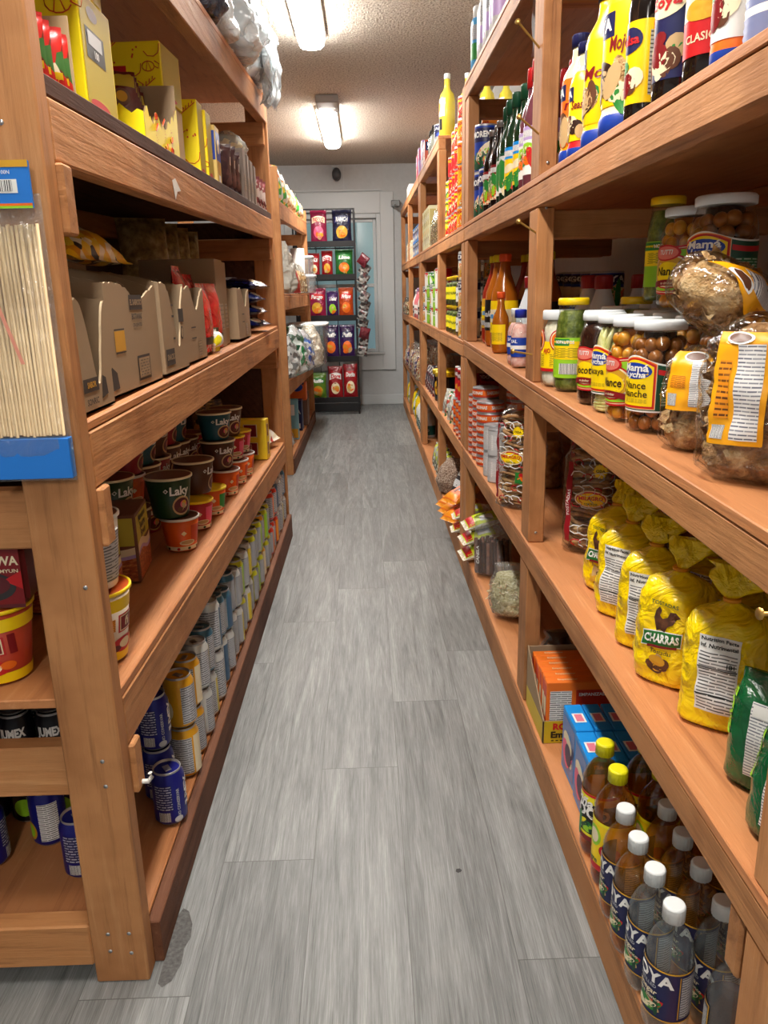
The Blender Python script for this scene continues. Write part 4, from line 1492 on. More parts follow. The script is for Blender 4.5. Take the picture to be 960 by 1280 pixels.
# striped tortilla bags (stacks of brown tortillas in printed clear bags)
def tortilla_bag(lab, seed, h=.27):
    t = thing('tortilla_bag', lab, 'bag')
    rg = random.Random(seed)
    b = MB()
    z = .010
    while z < h * .86:
        th = rg.uniform(.008, .014)
        rr = rg.uniform(.053, .062)
        ph = rg.uniform(0, 6)
        dx, dy = rg.uniform(-.004, .004), rg.uniform(-.004, .004)
        def fn(u, v, z=z, th=th, rr=rr, ph=ph, dx=dx, dy=dy):
            a = 2 * PI * u
            r = rr * (1 + .05 * math.sin(3 * a + ph)) * (1 if 0 < v < 1 else .96)
            if v in (0, 1):
                r *= .9
            return (r * math.cos(a) + dx, r * math.sin(a) * .85 + dy, z + th * v * .9 + .006 * math.sin(2 * a + ph))
        b.grid(fn, 24, 3, ['fried_rind', mottled('tortilla_brown', (120, 80, 44), (176, 128, 78), (206, 166, 112), 40, .6, .3), 'tortilla_brown'][rg.randrange(3)] if 'tortilla_brown' in MATS else mottled('tortilla_brown', (120, 80, 44), (176, 128, 78), (206, 166, 112), 40, .6, .3), True, True)
        z += th
    o = b.build('tortillas', t); o['kind'] = 'stuff'
    L = Loft([(0, .054, .046, 2.6), (.01, .066, .057, 2.8), (h * .5, .068, .060, 2.6), (h * .82, .066, .058, 2.5), (h * .9, .056, .046, 2.2), (h * .97, .035, .024), (h * 1.05, .044, .012)], amp=.07, freq=26, seed=seed)
    b = MB(); L.skin(b, 'clear_wrap', 48, .009); b.build('wrap', t)
    b = MB(); S = L.S(0, 0)
    rect(b, S, -.060, .03, -.044, h * .80, plain('stripe_red', (150, 24, 36), .35), .0014, 4, 16)
    text(b, S, 'TOSTADAS', -.052, h * .45, .0125, 'white', .002, .02, rot=PI / 2)
    wh = 'white'
    for i in range(7):
        zz = .03 + i * h * .115
        if i in (2,):
            continue
        for j in range(5):
            rr = .011 + .004 * ((i + j) % 3)
            xx = -.030 + j * .021
            b.tube([S(xx + rr * math.cos(q * .9 + i), zz + rr * .7 * math.sin(q * .9 + i), .0016) for q in range(6)], .0014, wh if (i + j) % 3 else 'red', 4)
    poly(b, S, burst(.018, h * .74, .017, .0135, 14), 'yellow', .0018)
    text(b, S, 'ODA', .018, h * .74, .009, 'darkbrown', .0024, .02)
    ell(b, S, 0, h * .50, .036, .020, 'cream', .0018); ell(b, S, 0, h * .50, .033, .0175, 'red', .0020); ell(b, S, 0, h * .495, .031, .0155, 'yellow', .0022)
    text(b, S, 'MILAGRO', 0, h * .505, .0125, 'red', .0028, .03, fit=.054)
    text(b, S, 'TORTILLAS', 0, h * .455, .006, 'darkgreen', .0028, .02)
    poly(b, S, [(.012, h * .26), (.034, h * .27), (.038, h * .36), (.014, h * .37)], 'green', .0018); sprite(b, S, ['orange', 'tan', 'green', 'red'], .012, h * .26, .038, h * .37, 5, seed, .002)
    b.build('print', t)
    return t
GM = 'printed bags of stacked tortillas'
put(tortilla_bag('striped tortilla bag with red side band standing beyond the post, over the shelf edge', 1, .30), (.432, 2.13, zl(2.13)), RD(-40), None, GM)
put(tortilla_bag('striped tortilla bag with yellow oval emblem on the near side of the post', 2), (.520, 1.725, zl(1.725)), RD(-22), None, GM)
put(tortilla_bag('striped tortilla bag at the back, behind the yellow oval one', 3), (.62, 1.62, zl(1.62)), RD(-22), None, GM)
put(tortilla_bag('striped tortilla bag lying farther in, behind the red band one', 4), (.60, 1.98, zl(1.98)), RD(-30), None, GM)

# middle shelf: jars, rind bags, garlic, sauces
def zm(y): return r_mid(y) + .0016
GJ = 'glass jars of pickled fruit on the middle shelf'
jb = jar('brown', lydia_label('Nance Nanche'), 'lid_white', 'jar of brown nance fruit with white lid, front row next to the rind bags', 1)
ja = jar('amber', tutti_label('Nance'), 'lid_white', 'jar of amber nance fruit with white lid, front row, second from the rind bags', 2)
jp = jar('palm', lydia_label('Pacaya'), 'lid_white', 'jar of pale green palm shoots with white lid in the front row', 3)
jd = jar('dark', tutti_label('Jocote'), 'lid_white', 'jar of dark fruit in syrup with white lid, beside the palm shoots', 4)
SLIM = [(0, .036), (.004, .040), (.012, .0415), (.10, .0415), (.135, .038), (.16, .033), (.172, .0325), (.18, .0325)]
def nop_label(b, L):
    S = L.S(0, .028); W = L.perim(.06)
    rect(b, S, -W * .2, 0, W * .22, .082, 'lime', .0006); rect(b, S, -W * .2, .038, W * .22, .075, 'yellow', .0009)
    rect(b, S, -W * .2, .066, W * .05, .08, 'green', .0010)
    text(b, S, 'NOPALITOS', 0, .073, .009, 'white', .0016, .02)
    rect(b, S, -W * .04, .008, W * .14, .03, 'barcode_print', .0012, 8, 1); rect(b, S, -W * .15, .042, W * .18, .062, 'small_print_yellow', .0012)
jn = jar('nopales', nop_label, 'lid_yellow', 'tall jar of green cactus strips with yellow lid, front row', 5, prof=SLIM, fillz=.165)
SJ = (.93, .93, 1)
put(jb, (.450, 1.195, zm(1.195)), RD(-57), None, GJ, scale=SJ)
put(ja, (.446, 1.287, zm(1.287)), RD(-74), None, GJ, scale=SJ)
put(jp, (.448, 1.379, zm(1.379)), RD(-66), None, GJ, scale=SJ)
put(jd, (.446, 1.4695, zm(1.4695)), RD(-60), None, GJ, scale=SJ)
put(jd, (.472, 1.558, zm(1.558)), RD(-62), 'jar of dark fruit in syrup, front row, beside the cactus jar', GJ, scale=SJ)
put(jn, (.433, 1.643, zm(1.643)), RD(-42), None, GJ, scale=(.88, .88, 1))
back = [(jb, 'brown nance fruit'), (ja, 'amber nance fruit'), (jb, 'brown nance fruit'), (jd, 'dark fruit'), (jn, 'green cactus'), (jd, 'dark fruit')]
for i, (p, w) in enumerate(back):
    put(p, (.556, 1.20 + .105 * i, zm(1.2 + .105 * i)), RD(-50), 'jar of %s in the second row, %s from the rind bags' % (w, ORD[i]), GJ)
zz = .172 + .0012
put(jb, (.552, 1.238, zm(1.238) + zz), RD(-46), 'jar of brown nance fruit on top of other jars, the nearer of the raised pair', GJ, scale=(1.06, 1.06, 1.03))
put(ja, (.556, 1.385, zm(1.385) + zz), RD(-60), 'jar of amber nance fruit on top of other jars, the farther of the raised pair', GJ)
put(jn, (.575, 1.535, zm(1.54) + zz + .008), RD(-20), 'yellow-lidded jar of green cactus on top of other jars, half in shade', GJ)
put(jb, (.665, 1.15, zm(1.15)), RD(-30), 'jar of brown nance fruit standing at the back behind the raised jars', GJ)

put(rind_bag('clear bag of pork rinds with amber label standing next to the nance jar', 21, .062, .05, .135, (-.052, .03), (.42, .98)), (.474, 1.055, zm(1.055)), RD(-36), None, 'clear bags of pork rinds')
put(rind_bag('big clear bag of pork rinds with amber label at the near end of the shelf', 23, .085, .06, .185, (-.072, -.012), (.25, .92), True), (.480, .885, zm(.885)), RD(-30), None, 'clear bags of pork rinds')
put(rind_bag('clear bag of pork rinds lying across the two upright ones', 25, .062, .045, .15, (.065, .125), (.45, .98)), (.530, 1.105, zm(1.1) + .182), RD(-50), None, 'clear bags of pork rinds', (RD(74), RD(20)))

# garlic jars, white bottles with red caps, small pink bottle, sauces beyond the post
def garlic_label(b, L):
    S = L.S(0, .03); W = L.perim(.05)
    rect(b, S, -W * .3, 0, W * .3, .058, 'yellow'); rect(b, S, -W * .3, .0, W * .3, .006, 'red', .001)
    for x in (-.03, .028):
        ell(b, S, x, .06, .021, .021, 'red', .001); ell(b, S, x, .06, .018, .018, 'cream', .0012); ell(b, S, x, .06, .0155, .0155, 'orange', .0014); ell(b, S, x, .057, .009, .011, 'darkbrown', .0016)
        rect(b, S, x - .02, .01, x + .02, .034, 'small_print_yellow', .001)
    text(b, S, 'AJO', 0, .04, .012, 'red', .0018, .03)
GAR = [(0, .042), (.004, .046), (.012, .047), (.10, .047), (.118, .043), (.124, .042), (.134, .042)]
jg = jar('garlic', garlic_label, 'lid_white', 'jar of peeled garlic with white lid just before the shelf post', 6, prof=GAR, fillz=.128, lid_h=.018)
put(jg, (.428, 1.722, zm(1.722)), RD(-56), None, 'jars of peeled garlic', scale=(.88, .88, 1.1)); put(jg, (.655, 1.700, zm(1.700)), RD(-46), 'jar of peeled garlic with white lid, standing far back behind the cactus jars', 'jars of peeled garlic', scale=(.88, .88, 1.1))
WB = [(0, .036), (.004, .041), (.015, .043), (.11, .043), (.13, .041), (.16, .030), (.19, .020), (.2, .0175), (.206, .0175)]
def white_label(b, L):
    S = L.S(0, .03); W = L.perim(.05)
    rect(b, S, -W * .3, 0, W * .3, .075, 'white'); rect(b, S, -W * .3, .0, W * .3, .03, 'navy', .001); rect(b, S, -W * .3, .03, W * .3, .034, 'red', .0012)
    text(b, S, 'MOLIDA', 0, .055, .015, 'navy', .0014, .03)
bw = bottle('white_bottle', 'white plastic bottle with dark red cap beside the nearest garlic jar', WB, plain('white_plastic', (216, 224, 230), .35), 'cap_darkred' if 'cap_darkred' in MATS else plain('cap_darkred', (158, 26, 34), .4), (.2, .232, .021), white_label)
GW = 'white bottles with dark red caps'
wpos = [(.478, 2.28), (.570, 2.02), (.572, 1.905), (.655, 1.80), (.665, 1.92)]
wlab = ['white plastic bottle with dark red cap beyond the post, in front of the sauces', 'white plastic bottle with dark red cap, second, showing above the garlic jars', 'white plastic bottle with dark red cap, third, showing above the cactus jar', 'white plastic bottle with dark red cap, fourth, behind the dark jars', 'white plastic bottle with dark red cap at the back']
for (x, y), lb in zip(wpos, wlab):
    put(bw, (x, y, zm(y)), RD(-50), lb, GW)
SM = [(0, .020), (.004, .0235), (.015, .025), (.03, .0235), (.05, .025), (.085, .025), (.1, .022), (.115, .014), (.125, .0125), (.132, .0125)]
def pink_label(b, L):
    S = L.S(0, .028); W = L.perim(.05)
    rect(b, S, -W * .35, 0, W * .35, .05, 'blue'); rect(b, S, -W * .35, .02, W * .35, .03, 'white', .001); text(b, S, 'SAL', 0, .04, .012, 'white', .0014, .03)
put(bottle('salt_shaker', 'small pink-filled plastic bottle with blue label and blue cap at the post foot', SM, 'clear_plastic', 'cap_blue', (.128, .15, .0155), pink_label, mottled('pink_salt', (220, 150, 140), (236, 180, 168), (244, 206, 196), 80, .6, .3), .112), (.410, 2.085, zm(2.085)), RD(-50))
put(bottle('salt_shaker', 'small pink-filled bottle with blue label hidden behind the blue-capped one', SM, 'clear_plastic', 'cap_white', (.128, .15, .0155), pink_label, 'pink_salt', .112), (.414, 2.16, zm(2.16)), RD(-50))
HS = [(0, .032), (.004, .036), (.015, .0375), (.125, .0375), (.15, .035), (.175, .026), (.2, .017), (.22, .0145), (.235, .014)]
def sauce_label(c1, c2, word):
    def f(b, L):
        S = L.S(0, .045); W = L.perim(.08)
        rect(b, S, -W * .34, 0, W * .34, .085, c1); rect(b, S, -W * .34, .028, W * .34, .062, c2, .001)
        text(b, S, word, 0, .045, .022, 'silver' if c2 == 'black' else 'sky', .0016, .03, shear=.25)
        rect(b, S, -W * .2, .008, W * .2, .022, 'small_print_yellow' if c1 == 'yellow' else 'small_print_silver', .0012)
    return f
GS = 'hot sauce bottles beyond the shelf post'
def sauce(cap, l, lab, body='sauce_amber', sc=1):
    return bottle('hot_sauce_bottle', lab, HS, body, cap, (.232, .252, .0165), l)
s1 = sauce('cap_orange', sauce_label('yellow', 'cream', 'valen'), 'tall amber hot sauce bottle with orange cap and yellow label')
s2 = sauce('cap_yellow', sauce_label('black', 'black', 'valen'), 'tall amber hot sauce bottle with yellow cap and black label')
s3 = sauce('cap_yellow', sauce_label('gold', 'yellow', 'salsa'), 'tall dark red sauce bottle with yellow cap, farthest of the sauces', 'sauce_red')
K = 1.2
put(s1, (.462, 2.63, zm(2.63)), RD(-55), None, GS, scale=K)
put(s2, (.462, 2.755, zm(2.755)), RD(-55), None, GS, scale=K)
put(s3, (.470, 2.885, zm(2.885)), RD(-50), None, GS, scale=K)
put(s1, (.565, 2.58, zm(2.58)), RD(-50), 'tall amber sauce bottle, second row, behind the orange-capped one', GS, scale=K)
put(s2, (.565, 2.70, zm(2.70)), RD(-50), 'tall amber sauce bottle, second row, behind the black-labelled one', GS, scale=K)
put(s3, (.570, 2.82, zm(2.82)), RD(-50), 'tall dark red sauce bottle in the second row', GS, scale=K)
put(s2, (.560, 2.44, zm(2.44)), RD(-50), 'tall yellow-capped sauce bottle, second row, behind the white bottle', GS, scale=K)
SS = [(0, .018), (.003, .021), (.01, .022), (.075, .022), (.09, .02), (.11, .011), (.125, .009), (.14, .009)]
put(bottle('hot_sauce_bottle', 'small hot sauce bottle with orange cap standing before the tall ones', SS, 'sauce_amber', 'cap_orange', (.136, .153, .0105), lambda b, L: (rect(b, L.S(0, .022), -.028, 0, .028, .05, 'yellow'), rect(b, L.S(0, .022), -.02, .008, .02, .03, 'small_print_yellow', .001))), (.428, 2.50, zm(2.5)), RD(-50), None, GS, scale=1.22)
# blue cans stacked in the shade behind the sauces
def goya_deco(b, L):
    S = L.S(0, 0); W = L.perim(.05); h = L.z1
    rect(b, S, -W * .35, h * .70, W * .35, h * .94, 'navy'); text(b, S, 'GOYA', 0, h * .82, .024, 'white', .0014, .04, fit=W * .42)
    rect(b, S, -W * .35, h * .08, W * .35, h * .62, 'cream', .0006); sprite(b, S, ['gold', 'orange', 'green', 'tan', 'brown'], -W * .3, h * .12, W * .3, h * .55, 9, 6)
gc = can('tall blue food can in the shade behind the sauce bottles, first of its row', .05, .118, 'blue', goya_deco, 'food_can', neck=False)
GB = 'blue food cans in the shade behind the sauces'
i = 0
for y in (2.42, 2.53, 2.64, 2.75, 2.86):
    for lv in range(2):
        put(gc, (.735, y, zm(y) + .1205 * lv), RD(-20), 'blue food can in the shade behind the sauces, %s along, %s layer' % (ORD[i // 2], ('lower', 'upper')[lv]), GB); i += 1
# upper shelf, near the camera: tall marinade and sauce bottles
def zt(y): return r_top(y) + .0011
def marinade(name, lab, r, h, body, cap, bands, deco, taper=.5, neckh=.72, flare=1.06, capr=.018):
    pr = [(0, r * .9), (.004, r * flare), (h * .10, r * flare), (h * .14, r * .96), (h * .22, r), (h * .62, r), (h * .70, r * .92), (h * .80, r * taper), (h * .86, capr * .9), (h * .93, capr * .85)]
    t = thing(name, lab, 'bottle')
    b = MB(); L = lathe(b, pr, body, 30, bands); b.build('bottle_body', t)
    ridged_cap(t, h * .90, h, capr, cap)
    b = MB(); deco(b, L); b.build('label', t)
    return t
def mojo_deco(word, c1, c2):
    def f(b, L):
        h = L.z1 / .93; W = L.perim(h * .4); S = L.S(0, 0)
        rect(b, S, -W * .3, h * .16, W * .3, h * .66, c1, .0008)
        rect(b, S, -W * .30, h * .50, -W * .02, h * .62, 'navy', .0012); text(b, S, 'GOYA', -W * .16, h * .56, h * .085, 'white', .0018, .04, fit=W * .24)
        text(b, S, word, W * .10, h * .46, h * .10, 'darkred', .0018, .02, shear=.2, fit=W * .3)
        sprite(b, S, ['brown', 'fried_rind', 'tan', 'green', 'cream', 'darkbrown'], -W * .26, h * .17, W * .16, h * .40, 9, len(word), .0012)
        rect(b, S, W * .19, h * .18, W * .29, h * .42, c2, .0014)
    return f
GG = 'tall bottles on the upper shelf beside the post'
def ub(y, x, o, rz=-55, tilt=0):
    return put(o, (x, y, zt(y)), RD(rz), None, GG, (0, RD(tilt)))
bb_ = [(0, 'blue'), (.030, 'orange')]
ub(1.665, .432, marinade('marinade_bottle', 'orange marinade bottle with dark blue cap and blue foot, right beside the post', .034, .235, 'orange', 'navy', [(0, 'blue'), (.028, plain('marinade_orange', (240, 140, 20), .25)), (.15, plain('hazy_plastic', (214, 206, 170), .2))], mojo_deco('mix', 'orange', 'cream')))
ub(1.585, .424, marinade('marinade_bottle', 'yellow and red seasoning bottle in front of the orange marinade', .030, .20, 'yellow', 'navy', [(0, 'blue'), (.02, 'red'), (.085, plain('label_yellow', (250, 208, 10), .3)), (.15, 'hazy_plastic')], mojo_deco('Seasoning', 'yellow', 'red')))
ub(1.485, .430, marinade('marinade_bottle', 'yellow marinade bottle with blue foot between the orange one and the big one', .036, .26, 'label_yellow', 'navy', [(0, 'blue'), (.032, 'label_yellow')], mojo_deco('Mojo', 'label_yellow', 'cream')), -72)
ub(1.375, .442, marinade('marinade_bottle', 'big yellow marinade bottle with roast picture and blue foot', .048, .29, 'label_yellow', 'navy', [(0, 'blue'), (.034, 'cream'), (.045, 'label_yellow'), (.205, 'hazy_plastic')], mojo_deco('Mojo Criollo', 'label_yellow', 'small_print_yellow'), capr=.02), -50)
def soy_deco(c1, c2, w):
    def f(b, L):
        h = L.z1 / .93; W = L.perim(h * .4); S = L.S(0, 0)
        rect(b, S, -W * .3, h * .12, W * .3, h * .56, c1, .0008); rect(b, S, W * .14, h * .16, W * .28, h * .5, 'small_print_silver', .0014)
        ell(b, S, -W * .06, h * .46, W * .14, h * .07, c2, .0014); text(b, S, w, -W * .06, h * .46, h * .07, 'red', .002, .03, fit=W * .22)
        sprite(b, S, ['brown', 'cream', 'darkred', 'tan', 'green'], -W * .26, h * .14, W * .12, h * .36, 8, len(w) + 3, .0013)
    return f
ub(1.275, .426, marinade('sauce_bottle', 'slim dark sauce bottle with yellow label next to the big yellow bottle', .026, .25, 'soy_black', 'black', None, soy_deco('label_yellow', 'navy', 'Salsa'), flare=1, capr=.014))
ub(1.215, .446, marinade('sauce_bottle', 'slim dark sauce bottle with cream label behind the yellow-labelled one', .026, .27, 'soy_black', 'black', None, soy_deco('cream', 'gold', 'Inglesa'), flare=1, capr=.014))
ub(1.150, .432, marinade('sauce_bottle', 'dark soy sauce bottle with navy label showing a dish', .034, .27, 'soy_black', 'black', None, soy_deco('navy', 'cream', 'Soya'), flare=1, capr=.015), -42)
def ketch(b, L):
    h = L.z1 / .93; W = L.perim(h * .4); S = L.S(0, 0)
    rect(b, S, -W * .3, h * .42, W * .3, h * .68, 'green', .0008); rect(b, S, -W * .3, h * .26, W * .3, h * .44, 'cream', .001); rect(b, S, -W * .3, h * .12, W * .3, h * .27, 'red', .0012)
    text(b, S, 'CHINO', -W * .02, h * .55, h * .11, 'white', .0018, .04, fit=W * .36); text(b, S, 'Soy Sauce', -W * .02, h * .40, h * .06, 'darkgreen', .0018, .02)
    ell(b, S, -W * .02, h * .30, W * .12, h * .045, 'gold', .0016); text(b, S, 'CLASICA', -W * .02, h * .19, h * .045, 'cream', .0018, .02)
    rect(b, S, W * .17, h * .16, W * .29, h * .52, 'small_print_silver', .0014)
ub(1.040, .434, marinade('sauce_bottle', 'dark sauce bottle with green, cream and red label', .037, .27, 'soy_black', 'black', None, ketch, flare=1, capr=.016), -42)
ub(.965, .424, marinade('sauce_bottle', 'orange and white labelled bottle beside the green-labelled sauce', .026, .25, 'orange', 'white', [(0, 'blue'), (.02, 'orange'), (.06, 'white'), (.12, 'orange')], soy_deco('white', 'orange', 'Sazon'), flare=1, capr=.014))
def rib_can(lab, c1, c2, y, x, r=.037, h=.2):
    t = thing('tall_can', lab, 'can')
    L = Loft([(0, r, r), (h, r, r)])
    b = MB(); pr = [(0, r * .96)]
    for i in range(7):
        z = .006 + i * .008
        pr += [(z, r), (z + .004, r * .97)]
    pr += [(.07, r), (h - .004, r), (h, r * .95)]
    lathe(b, pr, c1, 30, [(0, 'steel'), (.0065, c2), (.030, c1), (.038, c2), (.046, c1)]); b.build('can_body', t)
    b = MB(); lathe(b, [(h, r * .97), (h + .012, r * 1.0), (h + .014, r * .9)], 'white', 24); b.build('lid', t)
    b = MB(); S = Loft([(0, r, r), (h, r, r)]).S(0, 0); poly(b, S, [(-.01, .09), (.02, .12), (.015, .16), (-.005, .19), (-.015, .14)], 'blue', .0012); b.build('print', t)
    return put(t, (x, y, zt(y)), RD(-40), None, 'ribbed tall cans at the near end of the upper shelf')
rib_can('white ribbed tall can with blue figure, second from the near end', 'white', plain('band_grey', (120, 130, 170), .4), .880, .434)
rib_can('cream ribbed tall can at the very near end of the upper shelf', 'cream', 'gold', .795, .436)
for k, (x, y, p) in enumerate(((.53, 1.62, 'navy'), (.53, 1.50, 'navy'), (.545, 1.37, 'navy'), (.53, 1.26, 'black'), (.53, 1.15, 'black'), (.53, 1.04, 'black'))):
    ub(y, x, marinade('sauce_bottle', 'tall bottle in the back row of the upper shelf, %s from the post' % ORD[k], .036, .26, 'label_yellow' if p == 'navy' else 'soy_black', p, None, soy_deco('label_yellow', 'cream', 'Salsa'), flare=1))
# ------------------------------------------------------------------ right side, farther along the aisle
def food_deco(bg, word, wc, foods, top=None, side=False):
    def f(b, L):
        h = L.z1; W = L.perim(h * .5); S = L.S(0, 0)
        rect(b, S, -W * .36, h * .64, W * .36, h * .93, top or bg, .0008, 12, 1)
        text(b, S, word, 0, h * .79, h * .17, wc, .0018, .04, fit=W * .34)
        sprite(b, S, foods, -W * .3, h * .08, W * .3, h * .6, 7, len(word), .001)
        if side:
            rect(b, S, W * .2, h * .1, W * .34, h * .6, 'small_print_white', .0018, 4, 1)
    return f
def row(proto, pts, labfmt, group, rz=-45, first=None, scale=None):
    for i, p in enumerate(pts):
        put(proto, p, RD(rz + 9 * ((i * 5) % 3 - 1)), labfmt % ORD[min(i, 19)], group, scale=scale)
# upper shelf beyond the post
veg = can('tall blue vegetable can, lower one of the stack by the second post', .040, .150, 'blue', food_deco('blue', 'MORENA', 'white', ['green', 'orange', 'lime', 'cream', 'red', 'darkgreen'], 'navy'), 'food_can', neck=False)
GV = 'tall blue vegetable cans on the upper shelf'
for i, (x, y, lv) in enumerate(((.435, 2.90, 0), (.435, 2.90, 1), (.525, 2.90, 0), (.525, 2.90, 1), (.437, 2.80, 0))):
    put(veg, (x, y, zt(y) + lv * .1525), RD(-40 + 12 * lv), ('tall blue vegetable can, %s one of the stack %s' % (('lower', 'upper')[lv], 'by the second post' if x < .5 else 'behind the stack by the second post')) if i < 4 else 'tall blue vegetable can standing alone before the stack by the second post', GV)
DB = [(0, .028), (.004, .031), (.15, .031), (.18, .024), (.20, .0145), (.235, .0125), (.24, .0135)]
def wine_label(c1, c2, k):
    def f(b, L):
        S = L.S(0, .03); W = L.perim(.08)
        rect(b, S, -W * .34, 0, W * .34, .10, c1); rect(b, S, -W * .34, .072, W * .34, .1, c2, .0009); rect(b, S, -W * .2, .078, W * .2, .092, 'small_print_white', .0012)
        sprite(b, S, ['red', 'green', 'cream', 'orange', 'lime'], -W * .3, .006, W * .3, .066, 7, k)
    return f
GU = 'sauce bottles on the upper shelf between the posts'
dkb = bottle('sauce_bottle', 'dark slim bottle with striped label, nearest to the tall blue cans', DB, 'soy_black', 'steel', (.236, .255, .0145), wine_label('cream', 'darkred', 2))
grb = bottle('sauce_bottle', 'green-capped bottle with picture label in the middle of the row', DB, 'dark_green_glass', 'darkgreen', (.225, .262, .0150), wine_label('white', 'darkgreen', 5))
ylb = bottle('sauce_bottle', 'green bottle with yellow and blue label, beside the red-capped ones', DB, 'dark_green_glass', 'darkgreen', (.225, .262, .0150), wine_label('label_yellow', 'box_blue', 7))
rdb = bottle('sauce_bottle', 'dark bottle with tall red cap, right behind the near shelf post', DB, plain('rosy_glass', (110, 60, 70), .2), 'cap_red', (.225, .268, .0155), wine_label('white', 'lilac', 8))
for i, (p, ys, s) in enumerate(((dkb, (2.71, 2.635, 2.56), 1), (grb, (2.475, 2.39), 1.05), (ylb, (2.30, 2.21), 1.05), (rdb, (2.12, 2.035, 1.955), 1.08))):
    for j, y in enumerate(ys):
        w = ('dark slim', 'green-capped picture-label', 'yellow-and-blue labelled', 'tall red-capped')[i]
        put(p, (.430 + .006 * ((i + j) % 2), y, zt(y)), RD(-45), None if j == 0 else '%s bottle, %s of its kind along the shelf front' % (w, ORD[j]), GU, scale=s)
        put(p, (.520, y + .01, zt(y + .01)), RD(-45), '%s bottle in the second row, %s of its kind' % (w, ORD[j]), GU, scale=s)

# red and orange can towers of the middle rack
def zt2(y): return r_top(y) + .003
oc = can('orange food can, lowest of the orange tower beside the second post', .037, .079, plain('can_orange', (244, 150, 18), .35), food_deco('can_orange', 'FRIJOL', 'red', ['can_orange', 'gold', 'orange', 'label_yellow', 'cream'], 'can_orange'), 'food_can', neck=False)
rc = can('red food can, lowest of the first red tower', .037, .079, plain('can_red', (222, 34, 36), .35), food_deco('can_red', 'TOMATE', 'yellow', ['can_red', 'gold', 'can_red', 'cream', 'darkred'], 'can_red'), 'food_can', neck=False)
mc = can('white and green food can, lowest of the short tower behind the red ones', .037, .079, 'cream', food_deco('yellow', 'MAIZ', 'darkgreen', ['lemon', 'red', 'green', 'orange'], 'yellow'), 'food_can', neck=False)
GO, GR_ = 'orange cans stacked in towers', 'red cans stacked in towers'
lev = 'lowest second third fourth fifth sixth seventh eighth'.split()
for x, y, p, n, w, g in ((.424, 3.345, oc, 6, 'orange tower beside the second post', GO), (.426, 3.475, rc, 5, 'first red tower', GR_), (.428, 3.600, rc, 5, 'second red tower', GR_),
                         (.520, 3.345, oc, 5, 'orange tower in the second row', GO), (.520, 3.475, rc, 5, 'red tower in the second row', GR_), (.428, 3.730, rc, 4, 'third red tower', GR_), (.428, 3.86, mc, 3, 'short pale tower', 'white and green cans in a short tower')):
    for k in range(n):
        c = p if not (p is oc and k == 5) else rc
        put(c, (x + .0012 * ((k * 7) % 3 - 1), y, zt2(y) + .0815 * k), RD(-40 + 17 * ((k * 5) % 4 - 2)), '%s food can, %s of the %s' % ('red' if c is rc else 'orange' if c is oc else 'white and green', lev[k] if k < n - 1 else 'topmost', w), g)
bc = can('blue food can, lower one in the pair squeezed behind the second post', .036, .117, 'box_blue', food_deco('box_blue', 'ATUN', 'white', ['lime', 'orange', 'cream', 'green'], 'blue'), 'food_can', neck=False)
for i, (x, y, k) in enumerate(((.426, 3.21, 0), (.426, 3.21, 1), (.52, 3.22, 0), (.52, 3.22, 1))):
    put(bc, (x, y, zt2(y) + .1195 * k), RD(-30), 'blue food can, %s one of the pair %s' % (('lower', 'upper')[k], 'squeezed behind the second post' if x < .5 else 'farther in beside the orange tower'), 'blue cans beside the orange tower')

# soft bags, boxes and jars on the far shelves
def plainbox(name, lab, w, d, h, c, c2, word, group=None):
    def deco(b, F):
        for k, ww in (('left', d), ('front', w)):
            rect(b, F[k], -ww * .46, h * .55, ww * .46, h * .92, c2, .0006, 1, 1)
            text(b, F[k], word, 0, h * .74, h * .2, 'white', .0012, .04, fit=ww * .7)
            sprite(b, F[k], ['cream', 'gold', 'red', 'brown', 'white'], -ww * .42, h * .06, ww * .42, h * .5, 6, len(word))
    return carton(name, lab, w, d, h, c, deco, group=group)
def herb_bag(lab, seed, mat, h=.17, w=.05, d=.035, name='food_bag', part='contents', wrap='clear_wrap', deco=None):
    r = [(0, w * .85, d * .8, 2.8), (.01, w, d, 2.8), (h * .6, w * .95, d * .9, 2.5), (h * .85, w * .8, d * .5, 2.2), (h, w * .85, d * .12, 2.2)]
    t = thing(name, lab, 'bag')
    I = Loft([(z * .86 + .002, a * .93, c * .9, e) for z, a, c, e in r[:4]], amp=.2, freq=45, seed=seed)
    b = MB(); I.skin(b, mat, 32, .01); o = b.build(part, t)
    L = Loft(r, amp=.07, freq=28, seed=seed + 1); b = MB(); L.skin(b, wrap, 36, .012); b.build('wrap', t)
    if deco:
        b = MB(); deco(b, L.S(0, 0), L); b.build('print', t)
    return t
dried = busy('dried_mix', [(92, 74, 40), (150, 130, 82), (206, 196, 160), (70, 60, 30), (120, 96, 54)], 120, .7, bump=.6)
pasta = busy('pasta_mix', [(236, 220, 180), (220, 196, 140), (200, 120, 70), (244, 236, 216), (170, 60, 40)], 110, .5, bump=.5)
whitemix = busy('pale_pasta', [(240, 232, 214), (226, 214, 186), (246, 242, 232), (206, 190, 160)], 120, .5, bump=.4)
y0 = 4.30
for i, y in enumerate((4.32, 4.44, 4.56, 4.68)):
    put(herb_bag('clear bag of dried herbs, upper shelf, %s past the pale can tower' % ORD[i], 30 + i, dried, .19, .055, .05), (.44, y, zt2(y)), RD(-50), None, 'clear bags of dried herbs on the upper shelf')
for i, y in enumerate((4.86, 4.97, 5.08, 5.19, 5.31)):
    put(plainbox('cereal_box', 'tall pale green box on the upper shelf, %s after the herb bags' % ORD[i], .15, .07, .235, plain('pale_green', (206, 200, 160), .5), plain('oat_tan', (176, 160, 96), .5), 'AVENA'), (.465, y, zt2(y)), 0, None, 'tall pale boxes after the herb bags')
